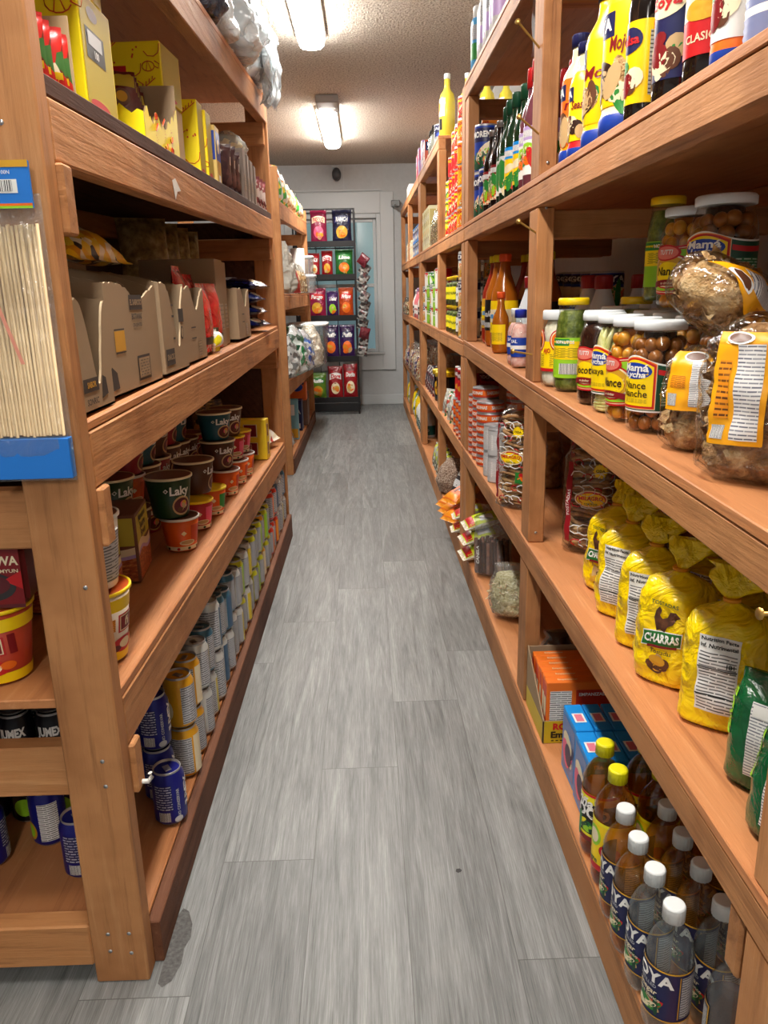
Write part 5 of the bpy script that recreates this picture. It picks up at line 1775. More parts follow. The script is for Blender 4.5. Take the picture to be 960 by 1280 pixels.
for i in range(4):
    for k in range(2):
        y = 5.72 + .16 * i
        put(plainbox('blue_box', 'blue and white box on the far upper shelf, %s along, %s layer' % (ORD[i], ('lower', 'upper')[k]), .12, .14, .098, 'box_blue', 'navy', 'TE'), (.445, y, zt2(y) + .0995 * k), RD(2 * (i % 2)), None, 'blue and white boxes on the far upper shelf')
for i in range(5):
    y = 6.42 + .145 * i if i < 3 else 6.565 + .15 * i
    put(plainbox('cream_box', 'cream coloured box on the far upper shelf, %s beyond the blue boxes' % ORD[i], .11, .12, .13 + .01 * (i % 2), 'cream', 'tan', 'MASA'), (.44, y, zt2(y)), 0, None, 'cream boxes at the far upper shelf')
# top boards: yellow bottles, spray cans, boxes
YB = [(0, .034), (.005, .039), (.16, .039), (.19, .033), (.21, .018), (.225, .0145), (.262, .0135)]
def yb_label(b, L):
    S = L.S(0, .03); W = L.perim(.08)
    rect(b, S, -W * .22, .0, W * .04, .05, 'black'); rect(b, S, -W * .22, .06, W * .1, .14, 'white', .0008); ell(b, S, -W * .06, .1, .014, .022, 'gold', .0012); rect(b, S, -W * .2, .1, W * .0, .12, 'black', .001)
yb = bottle('yellow_bottle', 'tall yellow cream drink bottle standing first on the middle rack, white cap', YB, plain('egg_yellow', (226, 208, 70), .2, 0, .5, .4), 'cap_white', (.258, .282, .0155), yb_label)
GY = 'tall yellow bottles on top of the middle rack'
def zq(y): return r_top2(y) + .0014
put(yb, (.430, 4.165, zq(4.165)), RD(-60), None, GY)
put(yb, (.530, 4.160, zq(4.16)), RD(-60), 'tall yellow bottle on top of the middle rack, second from the aisle', GY)
put(yb, (.720, 4.170, zq(4.17)), RD(-60), 'tall yellow bottle on top of the middle rack, farthest from the aisle', GY)
put(yb, (.625, 4.165, zq(4.165)), RD(-60), 'tall yellow bottle on top of the middle rack, third from the aisle', GY)
dk = can('dark blue can on top of the middle rack beside the yellow bottles', .036, .10, 'navy', food_deco('navy', 'CAFE', 'silver', ['silver', 'blue', 'grey'], 'navy'), 'food_can', neck=False)
put(dk, (.425, 4.42, zq(4.42)), RD(-40)); put(dk, (.52, 4.44, zq(4.44)), RD(-20), 'dark blue can behind the first one on the middle rack top', 'dark blue cans on the rack top')
TJ = [(0, .028), (.004, .031), (.07, .031), (.085, .024), (.095, .024)]
tj = bottle('clear_jar', 'small clear jar with dark lid on the rack top, first after the blue can', TJ, 'jar_glass', 'charcoal', (.094, .108, .026), None, plain('grey_spice', (150, 150, 140), .6), .07, cat='jar')
for i, y in enumerate((4.62, 4.70, 4.78, 4.86)):
    put(tj, (.425 + .004 * (i % 2), y, zq(y)), 0, 'small clear jar with dark lid on the rack top, %s after the blue can' % ORD[i], 'small clear jars on the rack top', scale=1.25)
for i, (y, c, c2, h, w) in enumerate(((5.08, plain('box_brick', (176, 74, 50), .5), 'navy', .13, 'TE'), (5.20, 'box_brick', 'navy', .13, 'TE'), (5.33, 'lilac', 'white', .17, 'AZUL'), (5.62, 'lilac', 'pink', .17, 'AZUL'), (5.80, 'pink', 'lilac', .15, 'ROSA'))):
    put(plainbox('carton_box', '%s box on the rack top, %s of the coloured boxes' % ('brick red' if i < 2 else 'lilac' if i < 4 else 'pink', ORD[i]), .11, .10, h, c, c2, w), (.44, y, zq(y)), 0, None, 'coloured boxes on the rack top')
t = put(carton('white_box', 'plain white box on top of the far rack near the window wall', .16, .34, .085, 'white', lambda b, F: rect(b, F['left'], -.1, .02, .1, .06, plain('tape_grey', (190, 192, 192), .5), .0006, 1, 1)), (.47, 7.0, zq(7.15)))
SP = [(0, .0245), (.003, .026), (.155, .026), (.168, .02)]
def spray(c1, c2, lab):
    return bottle('spray_can', lab, SP, c1, 'white', (.166, .205, .0185), lambda b, L: (rect(b, L.S(0, .01), -.05, .03, .05, .08, c2, .0006), rect(b, L.S(0, .01), -.04, .09, .04, .135, 'small_print_silver', .0006)), cat='can')
GSp = 'spray cans on top of the near rack'
s_a = spray(plain('spray_blue', (70, 150, 200), .3), 'green', 'pink-topped blue and green spray can at the end of the near rack top')
s_b = spray('silver', 'lilac', 'silver spray can with lilac print on the near rack top, next in line')
for i, (y, p) in enumerate(((2.955, s_a), (2.83, s_b), (2.765, s_b), (2.70, s_b), (2.635, s_b), (2.57, s_b), (2.50, s_b))):
    put(p, (.412 + .004 * (i % 2), y, zq(y)), RD(-40), None if i < 2 else 'silver spray can with lilac print on the near rack top, %s in line' % ORD[i], GSp)
for i, y in enumerate((2.90, 2.80, 2.70)):
    put(plainbox('red_box', 'dark red box behind the spray cans, %s from the rack end' % ORD[i], .08, .08, .22, 'darkred', 'maroon', 'GEL'), (.50, y, zq(y)), 0, None, 'dark red boxes behind the spray cans')
# strip hanging under the top board, curling at its foot
t = thing('clip_strip', 'translucent purple plastic strip hanging curled under the top board', 'strip', (.43, 2.02, r_top2(2.02) - .075))
b = MB(); b.grid(lambda u, v: ((u - .5) * .045, .012 * math.sin(v * 5) + (.02 * (v - .8) ** 2 * 25 if v > .8 else 0), -.115 * v + .012), 4, 16, clear('purple_strip', (214, 200, 226), .2, 1.2, .3, .25)); b.build('strip', t)
b = MB()
for i in range(8):
    b.ball((-.012, -.003 + .012 * math.sin(i * .6), -.01 - .0115 * i), .0035, 'white', 8, 6)
b.build('bead', t)
# air conditioner under the ceiling over the far racks
t = thing('air_conditioner', 'long white louvred air conditioner high on the wall above the racks', 'air conditioner', (XR, 5.75, 2.22))
acw = plain('ac_white', (226, 228, 224), .4)
b = MB()
sec = [(0, -.12), (-.10, -.14), (-.19, -.08), (-.22, .02), (-.21, .10), (-.15, .135), (0, .135)]
n = len(sec)
vs = [(x, y, z) for y in (-.65, .65) for x, z in sec]
b.add(vs, [(i, (i + 1) % n, n + (i + 1) % n, n + i) for i in range(n)] + [list(range(n))[::-1], list(range(n, 2 * n))], acw)
b.build('housing', t)
for i in range(4):
    b = MB(); x0, z0 = -.115 - .025 * i, -.136 + .018 * i
    b.box((x0 - .008, -.60, z0 - .006), (x0 + .008, .60, z0 + .001), 'charcoal' if i % 2 == 0 else 'ac_white', .001); b.build('louvre', t)

# middle shelf of the middle and far racks
def stack(p, x, y, f, n, h, lab, group, rz=-45, sc=None, extra=0):
    for k in range(n):
        put(p, (x, y, f(y) + .0012 + k * (h + .002)), RD(rz + 13 * ((k * 3) % 3 - 1)), lab % (lev[k] if k < n - 1 or n == 1 else 'topmost'), group, scale=sc)
gy = can('navy and white food can, lowest of the stack beside the second post', .046, .112, plain('can_white', (226, 226, 220), .35), goya_deco, 'food_can', neck=False)
GG2 = 'navy and white cans on the middle shelf'
stack(gy, .432, 3.29, r_mid, 3, .112, 'navy and white food can, %s of the stack beside the second post', GG2)
stack(gy, .535, 3.29, r_mid, 3, .112, 'navy and white food can, %s of the stack in the second row', GG2)
stack(gy, .44, 4.83, r_mid, 2, .112, 'navy and white food can, %s of the stack past the third post', GG2)
dj = bottle('olive_jar', 'dark-lidded jar with white label, lowest of the stack next to the navy cans', [(0, .034), (.004, .038), (.085, .038), (.1, .033), (.108, .033)], 'jar_glass', 'charcoal', (.106, .122, .035), lambda b, L: (rect(b, L.S(0, .02), -.08, 0, .08, .06, 'white'), text(b, L.S(0, .02), 'CAPERS', 0, .03, .014, 'charcoal', .0014, .02)), plain('olive_dark', (60, 40, 50), .4), .095, cat='jar')
stack(dj, .43, 3.425, r_mid, 2, .122, 'dark-lidded jar with white label, %s of the stack next to the navy cans', 'dark-lidded jars on the middle shelf')
stack(dj, .52, 3.44, r_mid, 3, .122, 'dark-lidded jar with white label, %s of the stack in the second row', 'dark-lidded jars on the middle shelf')
oj = bottle('olive_jar', 'yellow-lidded jar of green olives, lowest of the first stack', [(0, .038), (.004, .043), (.09, .043), (.105, .037), (.112, .037)], 'jar_glass', 'lid_yellow', (.11, .126, .040), lambda b, L: (rect(b, L.S(0, .025), -.07, 0, .07, .055, 'lemon'), text(b, L.S(0, .025), 'OLIVAS', 0, .027, .016, 'darkgreen', .0014, .02)), 'nopales', .1, cat='jar')
for i, y in enumerate((3.56, 3.69, 3.82)):
    stack(oj, .432, y, r_mid, 2, .126, 'yellow-lidded jar of green olives, %s of the ' + ORD[i] + ' stack', 'yellow-lidded olive jars on the middle shelf', -50)
rw = can('red and white milk can, lowest of the first stack past the third post', .040, .102, 'can_red', food_deco('can_red', 'LECHE', 'white', ['white', 'cream', 'white', 'gold'], 'red'), 'food_can', neck=False)
gn = can('green vegetable can, lowest of the stack between the red ones', .036, .075, 'darkgreen', food_deco('darkgreen', 'CHILE', 'white', ['lime', 'white', 'green'], 'green'), 'food_can', neck=False)
for i, (y, p, n, h, w) in enumerate(((4.29, rw, 3, .102, 'first red'), (4.39, rw, 3, .102, 'second red'), (4.49, gn, 4, .075, 'first green'), (4.58, gn, 3, .075, 'second green'), (4.67, rw, 2, .102, 'third red'), (4.93, gn, 4, .075, 'third green'), (5.03, gn, 3, .075, 'fourth green'), (5.13, rw, 3, .102, 'fourth red'), (5.24, gy, 2, .112, 'far navy'))):
    stack(p, .428, y, r_mid, n, h, ('red' if p is rw else 'green' if p is gn else 'navy') + ' food can, %s of the ' + w + ' stack past the third post', 'cans stacked past the third post on the middle shelf')
pk = bottle('drink_bottle', 'pink and white bottle on the far middle shelf, first past the rack joint', [(0, .03), (.004, .034), (.12, .034), (.15, .022), (.17, .014), (.18, .014)], plain('pink_plastic', (226, 120, 130), .35), 'lilac', (.178, .2, .016), lambda b, L: (rect(b, L.S(0, .03), -.07, 0, .07, .06, 'white'), text(b, L.S(0, .03), 'FRESA', 0, .03, .018, 'red', .0014, .03)))
wk = bottle('drink_bottle', 'white and black bottle on the far middle shelf, beside the pink ones', [(0, .03), (.004, .034), (.11, .034), (.14, .022), (.16, .014), (.17, .014)], 'can_white', 'white', (.168, .19, .016), lambda b, L: (rect(b, L.S(0, .03), -.07, 0, .07, .05, 'charcoal'), text(b, L.S(0, .03), 'COCO', 0, .025, .02, 'white', .0014, .03)))
for i in range(8):
    y = 5.68 + .1 * i
    p = pk if i in (2, 3, 5, 6) else wk
    put(p, (.422, y, r_mid(y) + .0006), RD(-40), '%s bottle on the far middle shelf, %s past the rack joint' % ('pink and white' if p is pk else 'white and black', ORD[i]), 'drink bottles on the far middle shelf', scale=1 + .12 * (i % 2))
    put(pk, (.51, y, r_mid(y) + .0006), RD(-40), 'pink and white bottle in the second row of the far middle shelf, %s along' % ORD[i], 'drink bottles on the far middle shelf', scale=1.35)
for i in range(5):
    y = 7.0 + .16 * i
    put(herb_bag('clear bag of brown snacks, far end of middle shelf, %s past the bottles' % ORD[i], 50 + i, pasta if i % 2 else dried, .15, .055, .045), (.415, y, r_mid(y) + .0006), RD(-50), None, 'clear bags at the far end of the middle shelf')

# lower shelf beyond the post
def zl2(y): return r_low(y) + .0006
sd = can('flat orange-red sardine can, lowest of the first stack past the tortilla bag', .048, .036, plain('can_vermilion', (206, 60, 30), .35), lambda b, L: [rect(b, L.S(0, 0), -.12, .010, .12, .028, 'orange', .0006, 20, 1), text(b, L.S(0, 0), 'SARDINAS', 0, .019, .015, 'white', .0014, .04, fit=.06), text(b, L.S(.25, 0), 'SARDINAS', 0, .019, .015, 'white', .0014, .04, fit=.06)], 'sardine_can', neck=False)
GD = 'flat sardine cans in stacks'
for i, (x, y, n) in enumerate(((.432, 2.70, 6), (.432, 2.81, 7), (.540, 2.72, 7), (.432, 2.915, 6))):
    stack(sd, x, y, r_low, n, .036, 'flat sardine can, %s of the ' + ('first', 'second', 'back', 'third')[i] + ' stack past the tortilla bag', GD)
lev_long = None
pc = can('small pale can standing behind the red band tortilla bag', .034, .085, 'silver', lambda b, L: rect(b, L.S(0, .01), -.1, .01, .1, .06, 'small_print_white', .0006, 18, 1), 'food_can', neck=False)
for i, (y, k) in enumerate(((2.44, 0), (2.44, 1), (2.53, 0), (2.53, 1))):
    put(pc, (.418, y, zl2(y) + .087 * k), RD(-60), 'small pale can behind the red band tortilla bag, %s pair, %s' % (('nearer', 'farther')[i // 2], ('below', 'on top')[k]), 'small pale cans behind the tortilla bag')
put(herb_bag('clear bag of tan crackers on the lower shelf behind the sardine stacks', 71, 'tortilla_brown', .2, .06, .05), (.55, 2.36, zl2(2.36)), RD(-40))
rt = can('tall red tin with white lid, front one on top of the red can stacks', .040, .135, 'can_red', lambda b, L: (rect(b, L.S(0, 0), -.05, .09, .05, .125, 'darkred', .0006), text(b, L.S(0, 0), 'NIDO', 0, .106, .02, 'white', .0014, .03), rect(b, L.S(0, 0), -.03, .02, .03, .08, 'red', .0006), sprite(b, L.S(0, 0), ['gold', 'white', 'orange', 'cream'], -.03, .02, .03, .08, 5, 3)), 'milk_tin', neck=False, lid='white')
for i, (x, y) in enumerate(((.428, 3.22), (.428, 3.32), (.430, 3.43), (.52, 3.27), (.52, 3.38))):
    n = 4
    for k in range(n):
        put(sd, (x, y, zl2(y) + .038 * k), RD(-40 + 20 * k), 'flat red can under the tall red tins, %s of the %s pile' % (lev[k] if k < 3 else 'topmost', ORD[i]), 'flat cans under the tall red tins')
    put(rt, (x, y, zl2(y) + .038 * n), RD(-50), None if i == 0 else 'tall red tin with white lid on the %s pile of flat cans' % ORD[i], 'tall red tins on the lower shelf')
foil = film('silver_film', (190, 190, 180), .2, .9, 30)
for i, y in enumerate((3.62, 3.74, 3.86, 3.98)):
    put(pillow('snack_packet', 'small foil packet leaning on the lower shelf, %s after the red tins' % ORD[i], .10, .13, .045, foil if i % 2 else busy('packet_print', [(200, 60, 40), (230, 220, 190), (60, 110, 60), (190, 190, 190)], 60), None, 60 + i), (.415, y, zl2(y)), RD(-60), None, 'small foil packets on the lower shelf', (RD(-14), 0))
bj = bottle('drink_tub', 'dark tub with wide yellow lid on the lower shelf past the third post', [(0, .05), (.005, .055), (.15, .06), (.16, .06)], 'soy_black', 'lid_yellow', (.158, .185, .066), lambda b, L: (ell(b, L.S(0, 0), 0, .08, .036, .045, 'gold', .0008), text(b, L.S(0, 0), 'ABUELA', 0, .08, .018, 'darkred', .0016, .03)), cat='tub')
for i, y in enumerate((4.36, 4.53)):
    put(bj, (.45, y, zl2(y)), RD(-40), None if i == 0 else 'dark tub with wide yellow lid, second past the third post', 'dark tubs with yellow lids')
for i, y in enumerate((4.70, 4.82, 4.94, 5.08, 5.22)):
    put(pillow('snack_packet', 'grey and maroon packet on the lower shelf, %s past the dark tubs' % ORD[i], .11, .15, .05, busy('packet_dark', [(60, 50, 56), (110, 30, 44), (200, 196, 190), (40, 40, 60)], 50), None, 70 + i), (.42, y, zl2(y)), RD(-62), None, 'dark packets on the lower shelf', (RD(-10), 0))
for i in range(9):
    y = 5.7 + .19 * i
    m = [pasta, whitemix, busy('blue_pack', [(40, 60, 140), (220, 220, 226), (150, 30, 50), (230, 200, 190)], 45)][(i * 2) % 3]
    put(herb_bag('bag of %s on the far lower shelf, %s past the rack joint' % (('mixed pasta', 'pale pasta', 'blue wrapped sweets')[(i * 2) % 3], ORD[i]), 80 + i, m, .22, .068, .055), (.505 if 6.76 < y < 7.03 else .42, y, zl2(y)), RD(-55), None, 'bags on the far lower shelf')
    x = 0; put(herb_bag('bag of %s stacked at the back of the far lower shelf, %s along' % (('pale pasta', 'mixed pasta')[i % 2], ORD[i]), 95 + i, (whitemix, pasta)[i % 2], .25, .065, .055), (.66 if 6.76 < y < 7.03 else .585, y, zl2(y)), RD(-55), None, 'bags on the far lower shelf')
# bottom shelf beyond the post
straw = mottled('dried_straw', (150, 138, 86), (206, 196, 146), (238, 230, 194), 110, .7, .8)
def straw_bag():
    t = thing('herb_bag', 'round clear bag stuffed with pale dried straw flowers, by the near post', 'bag')
    R = [(0, .05, .042, 2.4), (.015, .072, .06, 2.4), (.06, .082, .070), (.11, .07, .058), (.15, .05, .035), (.17, .055, .016)]
    b = MB(); Loft([(z * .9 + .003, a * .9, c * .9, e[0] if e else 2) for z, a, c, *e in R[:5]], amp=.15, freq=40, seed=4).skin(b, straw, 36, .008)
    rg = random.Random(5); L0 = Loft([(z * .9 + .003, a * .9, c * .9) for z, a, c, *e in R[:5]])
    for i in range(120):
        u, z = rg.random(), rg.uniform(.01, .12)
        p = L0.P(u, z); d = Vector((rg.uniform(-1, 1), rg.uniform(-1, 1), rg.uniform(-.7, .7))).normalized() * rg.uniform(.010, .02)
        q = L0.N(u, z) * .003
        b.tube([p - d + q, p + q * 1.6, p + d + q], .0014, ['cream', straw, 'tan'][i % 3], 4, False)
    o = b.build('dried_flowers', t); o['kind'] = 'stuff'
    b = MB(); Loft(R, amp=.07, freq=28, seed=6).skin(b, 'thin_film', 44, .008); b.build('wrap', t)
    return t
put(straw_bag(), (.458, 2.31, ZB + .014), RD(-40), None, None, (0, RD(-8)))
def cinnamon():
    t = thing('cinnamon_bag', 'clear bag of long dark cinnamon sticks standing beside the straw bag', 'bag')
    rg = random.Random(8)
    for i in range(26):
        x, y = -.05 + .0145 * (i % 8), -.024 + .016 * (i // 8)
        b = MB(); b.tube([(x, y, .004), (x + rg.uniform(-.003, .003), y, .115 + rg.uniform(-.01, .01))], .0068, 'glass_brown' if i % 3 else mottled('bark', (70, 36, 20), (100, 56, 32), (130, 80, 48), 60), 8)
        b.build('cinnamon_stick', t)
    b = MB(); L = Loft([(0, .056, .036, 3), (.01, .064, .042, 3), (.12, .062, .040, 3), (.15, .064, .03, 2.6), (.19, .07, .02, 2.3)], amp=.06, freq=26, seed=3); L.skin(b, 'thin_film', 40, .01); b.build('wrap', t)
    b = MB(); text(b, L.S(0, 0), 'CANELA', -.035, .07, .016, 'white', .0016, .03, rot=PI / 2); b.build('print', t)
    return t
put(cinnamon(), (.452, 2.70, ZB + .01), RD(-38), None, None, (RD(-4), RD(-4)), 1.1)
def pile_bag(lab, c1, c2, seed, word, w=.10, h=.16, d=.055, clearpart=True):
    def deco(b, S):
        rect(b, S, -w * .48, h * .08, w * .48, h * .80, c1, .0009, 14, 10)
        rect(b, S, -w * .46, h * .10, w * .46, h * .26, c2, .0014, 8, 4)
        text(b, S, word, 0, h * .46, .024, 'darkgreen' if c1 == 'lime_print' else 'charcoal', .0022, .03, rot=PI / 2, fit=.05)
        rect(b, S, w * .1, h * .4, w * .4, h * .7, 'small_print_white', .0018, 6, 4)
    return pillow('seed_bag', lab, w, h, d, whitemix if clearpart else 'orange_film', deco, seed, crimp=.008, flatback=.9)
plain('lime_print', (206, 222, 40), .35); film('orange_film', (240, 150, 26), .25, .5, 20)
GL = 'white seed bags with yellow-green print'
for i, (x, y, z, rz, t1, t2) in enumerate(((.40, 2.885, .02, -84, -76, 4), (.40, 3.24, .022, -92, -76, -2), (.40, 2.885, .082, -84, -76, 3), (.405, 3.235, .082, -92, -76, -2), (.41, 2.885, .142, -86, -76, 3))):
    put(pile_bag('white seed bag with yellow-green print, %s of the sliding heap' % (lev[i] if i < 4 else 'topmost'), 'lime_print', 'red', 100 + i, 'LENTEJA', .105, .17, .05), (x - .05, y, ZB + z), RD(rz), None, GL, (RD(t1), RD(t2)))
GO2 = 'orange seed bags on the bottom shelf'
for i, (x, y, z, rz) in enumerate(((.395, 3.35, .028, -58), (.395, 3.47, .028, -58), (.40, 3.415, .097, -60), (.395, 3.59, .028, -58))):
    put(pile_bag('orange seed bag lying on the bottom shelf, %s past the white heap' % ORD[i], 'orange', 'can_orange', 110 + i, 'FRIJOL', .11, .18, .06, False), (x - .05, y, ZB + z), RD(rz), None, GO2, (RD(-72), RD(4 * (i % 2))))
nm = mottled('seed_net', (84, 56, 42), (150, 122, 100), (214, 200, 184), 150, .6, .8)
put(sack('seed_sack', 'fat round bag of speckled seeds bulging over the shelf edge', [(0, .05, .05), (.015, .085, .08), (.07, .10, .09), (.13, .085, .07), (.17, .05, .04), (.185, .04, .02)], nm, .06, 20, 4), (.450, 3.985, ZB), RD(-40))
put(pillow('seed_bag', 'dark bag with white printed labels leaning on the speckled seed bag', .15, .22, .08, film('dark_film', (58, 54, 58), .25, .6, 20), lambda b, S: (rect(b, S, -.05, .10, .05, .15, 'white', .001), text(b, S, 'LINAZA', 0, .125, .022, 'charcoal', .0016, .03), rect(b, S, -.05, .04, .02, .08, 'small_print_white', .001)), 9), (.450, 3.82, ZB + .016), RD(-62), None, None, (RD(-30), RD(8)))
for i, y in enumerate((4.26, 4.38, 4.50, 4.62)):
    put(pillow('herb_packet', 'grey-green packet on the bottom shelf, %s past the third post' % ORD[i], .12, .15, .06, busy('packet_green', [(90, 110, 60), (180, 186, 170), (60, 70, 50), (220, 220, 210), (190, 200, 60)], 45), None, 120 + i), (.42, y, ZB), RD(-60), None, 'grey-green packets on the bottom shelf', (RD(-12), 0))
ol = bottle('oil_bottle', 'amber oil bottle lying with its white cap to the aisle, lowest of the first column', [(0, .036), (.004, .04), (.16, .04), (.19, .03), (.22, .016), (.24, .0145)], plain('oil_amber', (150, 110, 24), .12, 0, .6), 'cap_white', (.238, .262, .0175), lambda b, L: (rect(b, L.S(0, .05), -.07, 0, .07, .08, 'gold', .0008),))
k = 0
for i, y in enumerate((4.80, 4.90, 5.0, 5.1)):
    for lv in range(3):
        put(ol, (.665, y, ZB + .0415 + .0825 * lv), RD(90), 'amber oil bottle lying with its white cap to the aisle, %s of the %s column' % (('lowest', 'middle', 'topmost')[lv], ORD[i]), 'amber oil bottles lying on the bottom shelf', (RD(90), 0)); k += 1
jug = bottle('milk_jug', 'white jug with green label on the far bottom shelf, first past the rack joint', [(0, .05), (.006, .055), (.14, .055), (.17, .04), (.19, .02), (.2, .019)], 'can_white', 'cap_white', (.198, .222, .022), lambda b, L: (rect(b, L.S(0, .02), -.1, 0, .1, .07, plain('jug_print', (30, 90, 80), .4)), text(b, L.S(0, .02), 'CLORO', 0, .035, .024, 'white', .0014, .03)))
for i, y in enumerate((5.70, 5.83, 5.96, 6.09, 6.22)):
    put(jug, (.448, y, ZB), RD(-40), 'white jug with green label on the far bottom shelf, %s past the rack joint' % ORD[i], 'white jugs on the far bottom shelf')
for i, y in enumerate((6.40, 6.58, 6.76, 7.02, 7.2, 7.4, 7.6)):
    put(pillow('flour_bag', '%s bag on the far bottom shelf, %s past the white jugs' % ('bright yellow' if i % 2 == 0 else 'white and green', ORD[i]), .15, .24, .09, 'yellow_film' if i % 2 == 0 else busy('flour_print', [(230, 230, 220), (60, 120, 60), (236, 236, 230), (200, 210, 60)], 40), None, 130 + i), (.43, y, ZB), RD(-70), None, 'bags on the far bottom shelf', (RD(-8), 0))
# ------------------------------------------------------------------ long rack on the left
def yl_(t, y, e=.0050): return lz(t, y) + e
# bag of bamboo skewers hanging on the end post
t = thing('skewer_bag', 'clear bag of bamboo skewers with blue header card hanging on the thick end post', 'skewers', (-.4625, 1.052, .885))
rg = random.Random(3)
me = None
for i in range(34):
    x = -.0495 + .00295 * i
    yy = .0 + .0042 * (i % 3 - 1)
    if me is None:
        b = MB(); b.tube([(0, 0, .062), (0, 0, .332)], .0021, mottled('bamboo', (170, 140, 98), (200, 172, 128), (218, 194, 152), 60, .6, .1, stretch=(1, 1, .1)), 7); me = b.build('skewer', t); s0 = me
    else:
        s0 = me.copy(); COL.objects.link(s0); s0.parent = t
    s0.location = (x, yy, rg.uniform(-.002, .003)); s0.rotation_euler = (0, rg.uniform(-.006, .006), 0)
b = MB()
b.box((-.056, -.0085, .004), (.054, .0085, .060), plain('card_blue', (26, 120, 214), .5), .001)
b.build('bottom_card', t)
b = MB()
W, H = .114, .37
for sgn in (-1, 1):
    b.grid(lambda u, v: ((u - .5) * W, sgn * (.0095 * min(1, 6 * min(u, 1 - u) + .05) * min(1, 8 * min(v, 1 - v) + .1) + .0012 * noise.noise(Vector((u * 7, v * 14, sgn)))), v * H), 14, 30, 'thin_film')
b.build('sleeve', t)
b = MB()
b.box((-.056, -.010, .352), (.050, -.0045, .408), 'card_blue', .0008)
b.box((-.056, -.0106, .400), (.050, -.0100, .408), 'gold', 0)
b.box((-.056, -.0106, .352), (.050, -.0100, .355), 'lime', 0)
b.box((-.056, -.0106, .355), (.050, -.0100, .358), 'orange', 0)
S = flat((0, -.0101, .352), (1, 0, 0), (0, 0, 1))
rect(b, S, -.04, .018, .034, .034, 'white', .0004, 1, 1); rect(b, S, -.022, .020, .028, .033, 'barcode_print', .0008, 1, 1)
text(b, S, 'Item # BBSK100N', .004, .042, .0062, 'white', .0008, .01); text(b, S, 'BAMBOO', .0, .012, .005, 'white', .0008, .01)
b.build('header_card', t)
b = MB(); b.grid(lambda u, v: (-.012 + .022 * v + .005 * (u - .5), -.0112, .235 - .075 * v), 1, 6, plain('faded_red_mark', (226, 150, 128), .6)); b.build('print', t)
b = MB(); b.tube([(-.01, .0115, .385), (-.01, .004, .385), (-.01, -.018, .383)], .0022, 'steel', 8); b.build('hook', t)

# upper shelf: yellow boxes
yb_ = plain('box_yellow', (250, 226, 14), .4)
redline = plain('print_red', (206, 70, 20), .5)
def outline(b, S, pts, r=.0011, m='print_red', off=.0008):
    b.tube([S(x, y, off) for x, y in pts], r, m, 4)
def veg_deco(b, S, w, h, seed):
    rg = random.Random(seed)
    n = 0
    for cy in (.25, .55, .85):
        for cx in (-.28, .05, .33):
            x, y = cx * w + rg.uniform(-.05, .05) * w, cy * h + rg.uniform(-.04, .04) * h
            k = (n + seed) % 4; n += 1
            r = min(w, h) * .11
            if k == 0:      # chilli
                outline(b, S, [(x + r * math.cos(a) * 1.4, y + r * 1.2 * math.sin(a)) for a in (3.4, 4.2, 5.0, 5.7, 6.1)] + [(x + r * 1.5, y + r * .8)])
            elif k == 1:    # garlic and onion
                outline(b, S, [(x + r * 1.1 * math.cos(q * .5), y + r * .8 * math.sin(q * .5)) for q in range(13)])
                outline(b, S, [(x - r * .4, y - r * .7), (x - r * .1, y + r * .9), (x + r * .5, y - r * .6)])
                outline(b, S, [(x + r * 1.0, y), (x + r * 1.8, y - r * .4), (x + r * 2.0, y + r * .3), (x + r * 1.2, y + r * .8)])
            elif k == 2:    # sprig
                outline(b, S, [(x - r * 1.4, y - r), (x + r * 1.4, y + r)])
                for j in range(4):
                    outline(b, S, [(x - r + j * r * .6, y - r * .7 + j * r * .5), (x - r * .9 + j * r * .6, y + r * .1 + j * r * .4)])
            else:           # pepper corns
                for j in range(5):
                    ell(b, S, x + rg.uniform(-r, r), y + rg.uniform(-r, r), r * .18, r * .18, 'print_red', .0008, 8, 1)
def yellow_box(lab, w, d, h, black=True, seed=0):
    def deco(b, F):
        veg_deco(b, F['front'], w, h, seed)
        f = F['right']
        rect(b, f, -d * .46, h * .02, d * .46, h * .98, plain('dull_gold', (186, 164, 40), .5), .0006, 1, 1)
        if black:
            rect(b, f, -d * .36, h * .46, d * .2, h * .72, 'black', .001, 1, 1); rect(b, f, -d * .30, h * .58, d * .12, h * .70, 'silver', .0014, 1, 1); text(b, f, '100', -d * .08, h * .52, h * .09, 'white', .0016, .03)
            ell(b, f, -d * .1, h * .86, d * .16, h * .06, 'brown', .001)
        ell(b, f, -d * .1, h * .08, d * .3, h * .05, 'red', .0012)
        rect(b, F['front'], -w * .22, h * .44, -w * .02, h * .58, 'red', .0010, 1, 1)
    return carton('spice_box', lab, w, d, h, yb_, deco)
GYB = 'yellow boxes with red vegetable drawings'
z0 = yl_(L_TOP, 1.55)
put(yellow_box('big yellow box with red chilli drawings, standing on the upper shelf, lower of two', .215, .165, .178, True, 1), (-.548, 1.475, z0 + .002), 0, None, GYB)
put(yellow_box('yellow box with red vegetable drawings, lying on top of the big one', .205, .122, .150, False, 2), (-.545, 1.472, z0 + .182), RD(2), None, GYB)
bx = carton('brown_box', 'brown box with red print standing just past the big yellow box', .10, .085, .20, plain('box_cocoa', (122, 92, 76), .6), lambda b, F: (rect(b, F['right'], -.05, .01, .05, .05, 'maroon', .0006, 1, 1), ell(b, F['right'], -.03, .06, .014, .014, 'orange', .001), rect(b, F['front'], -.02, .05, .02, .09, 'charcoal', .0006, 1, 1)))
put(bx, (-.548, 1.614, z0 + .004), 0)
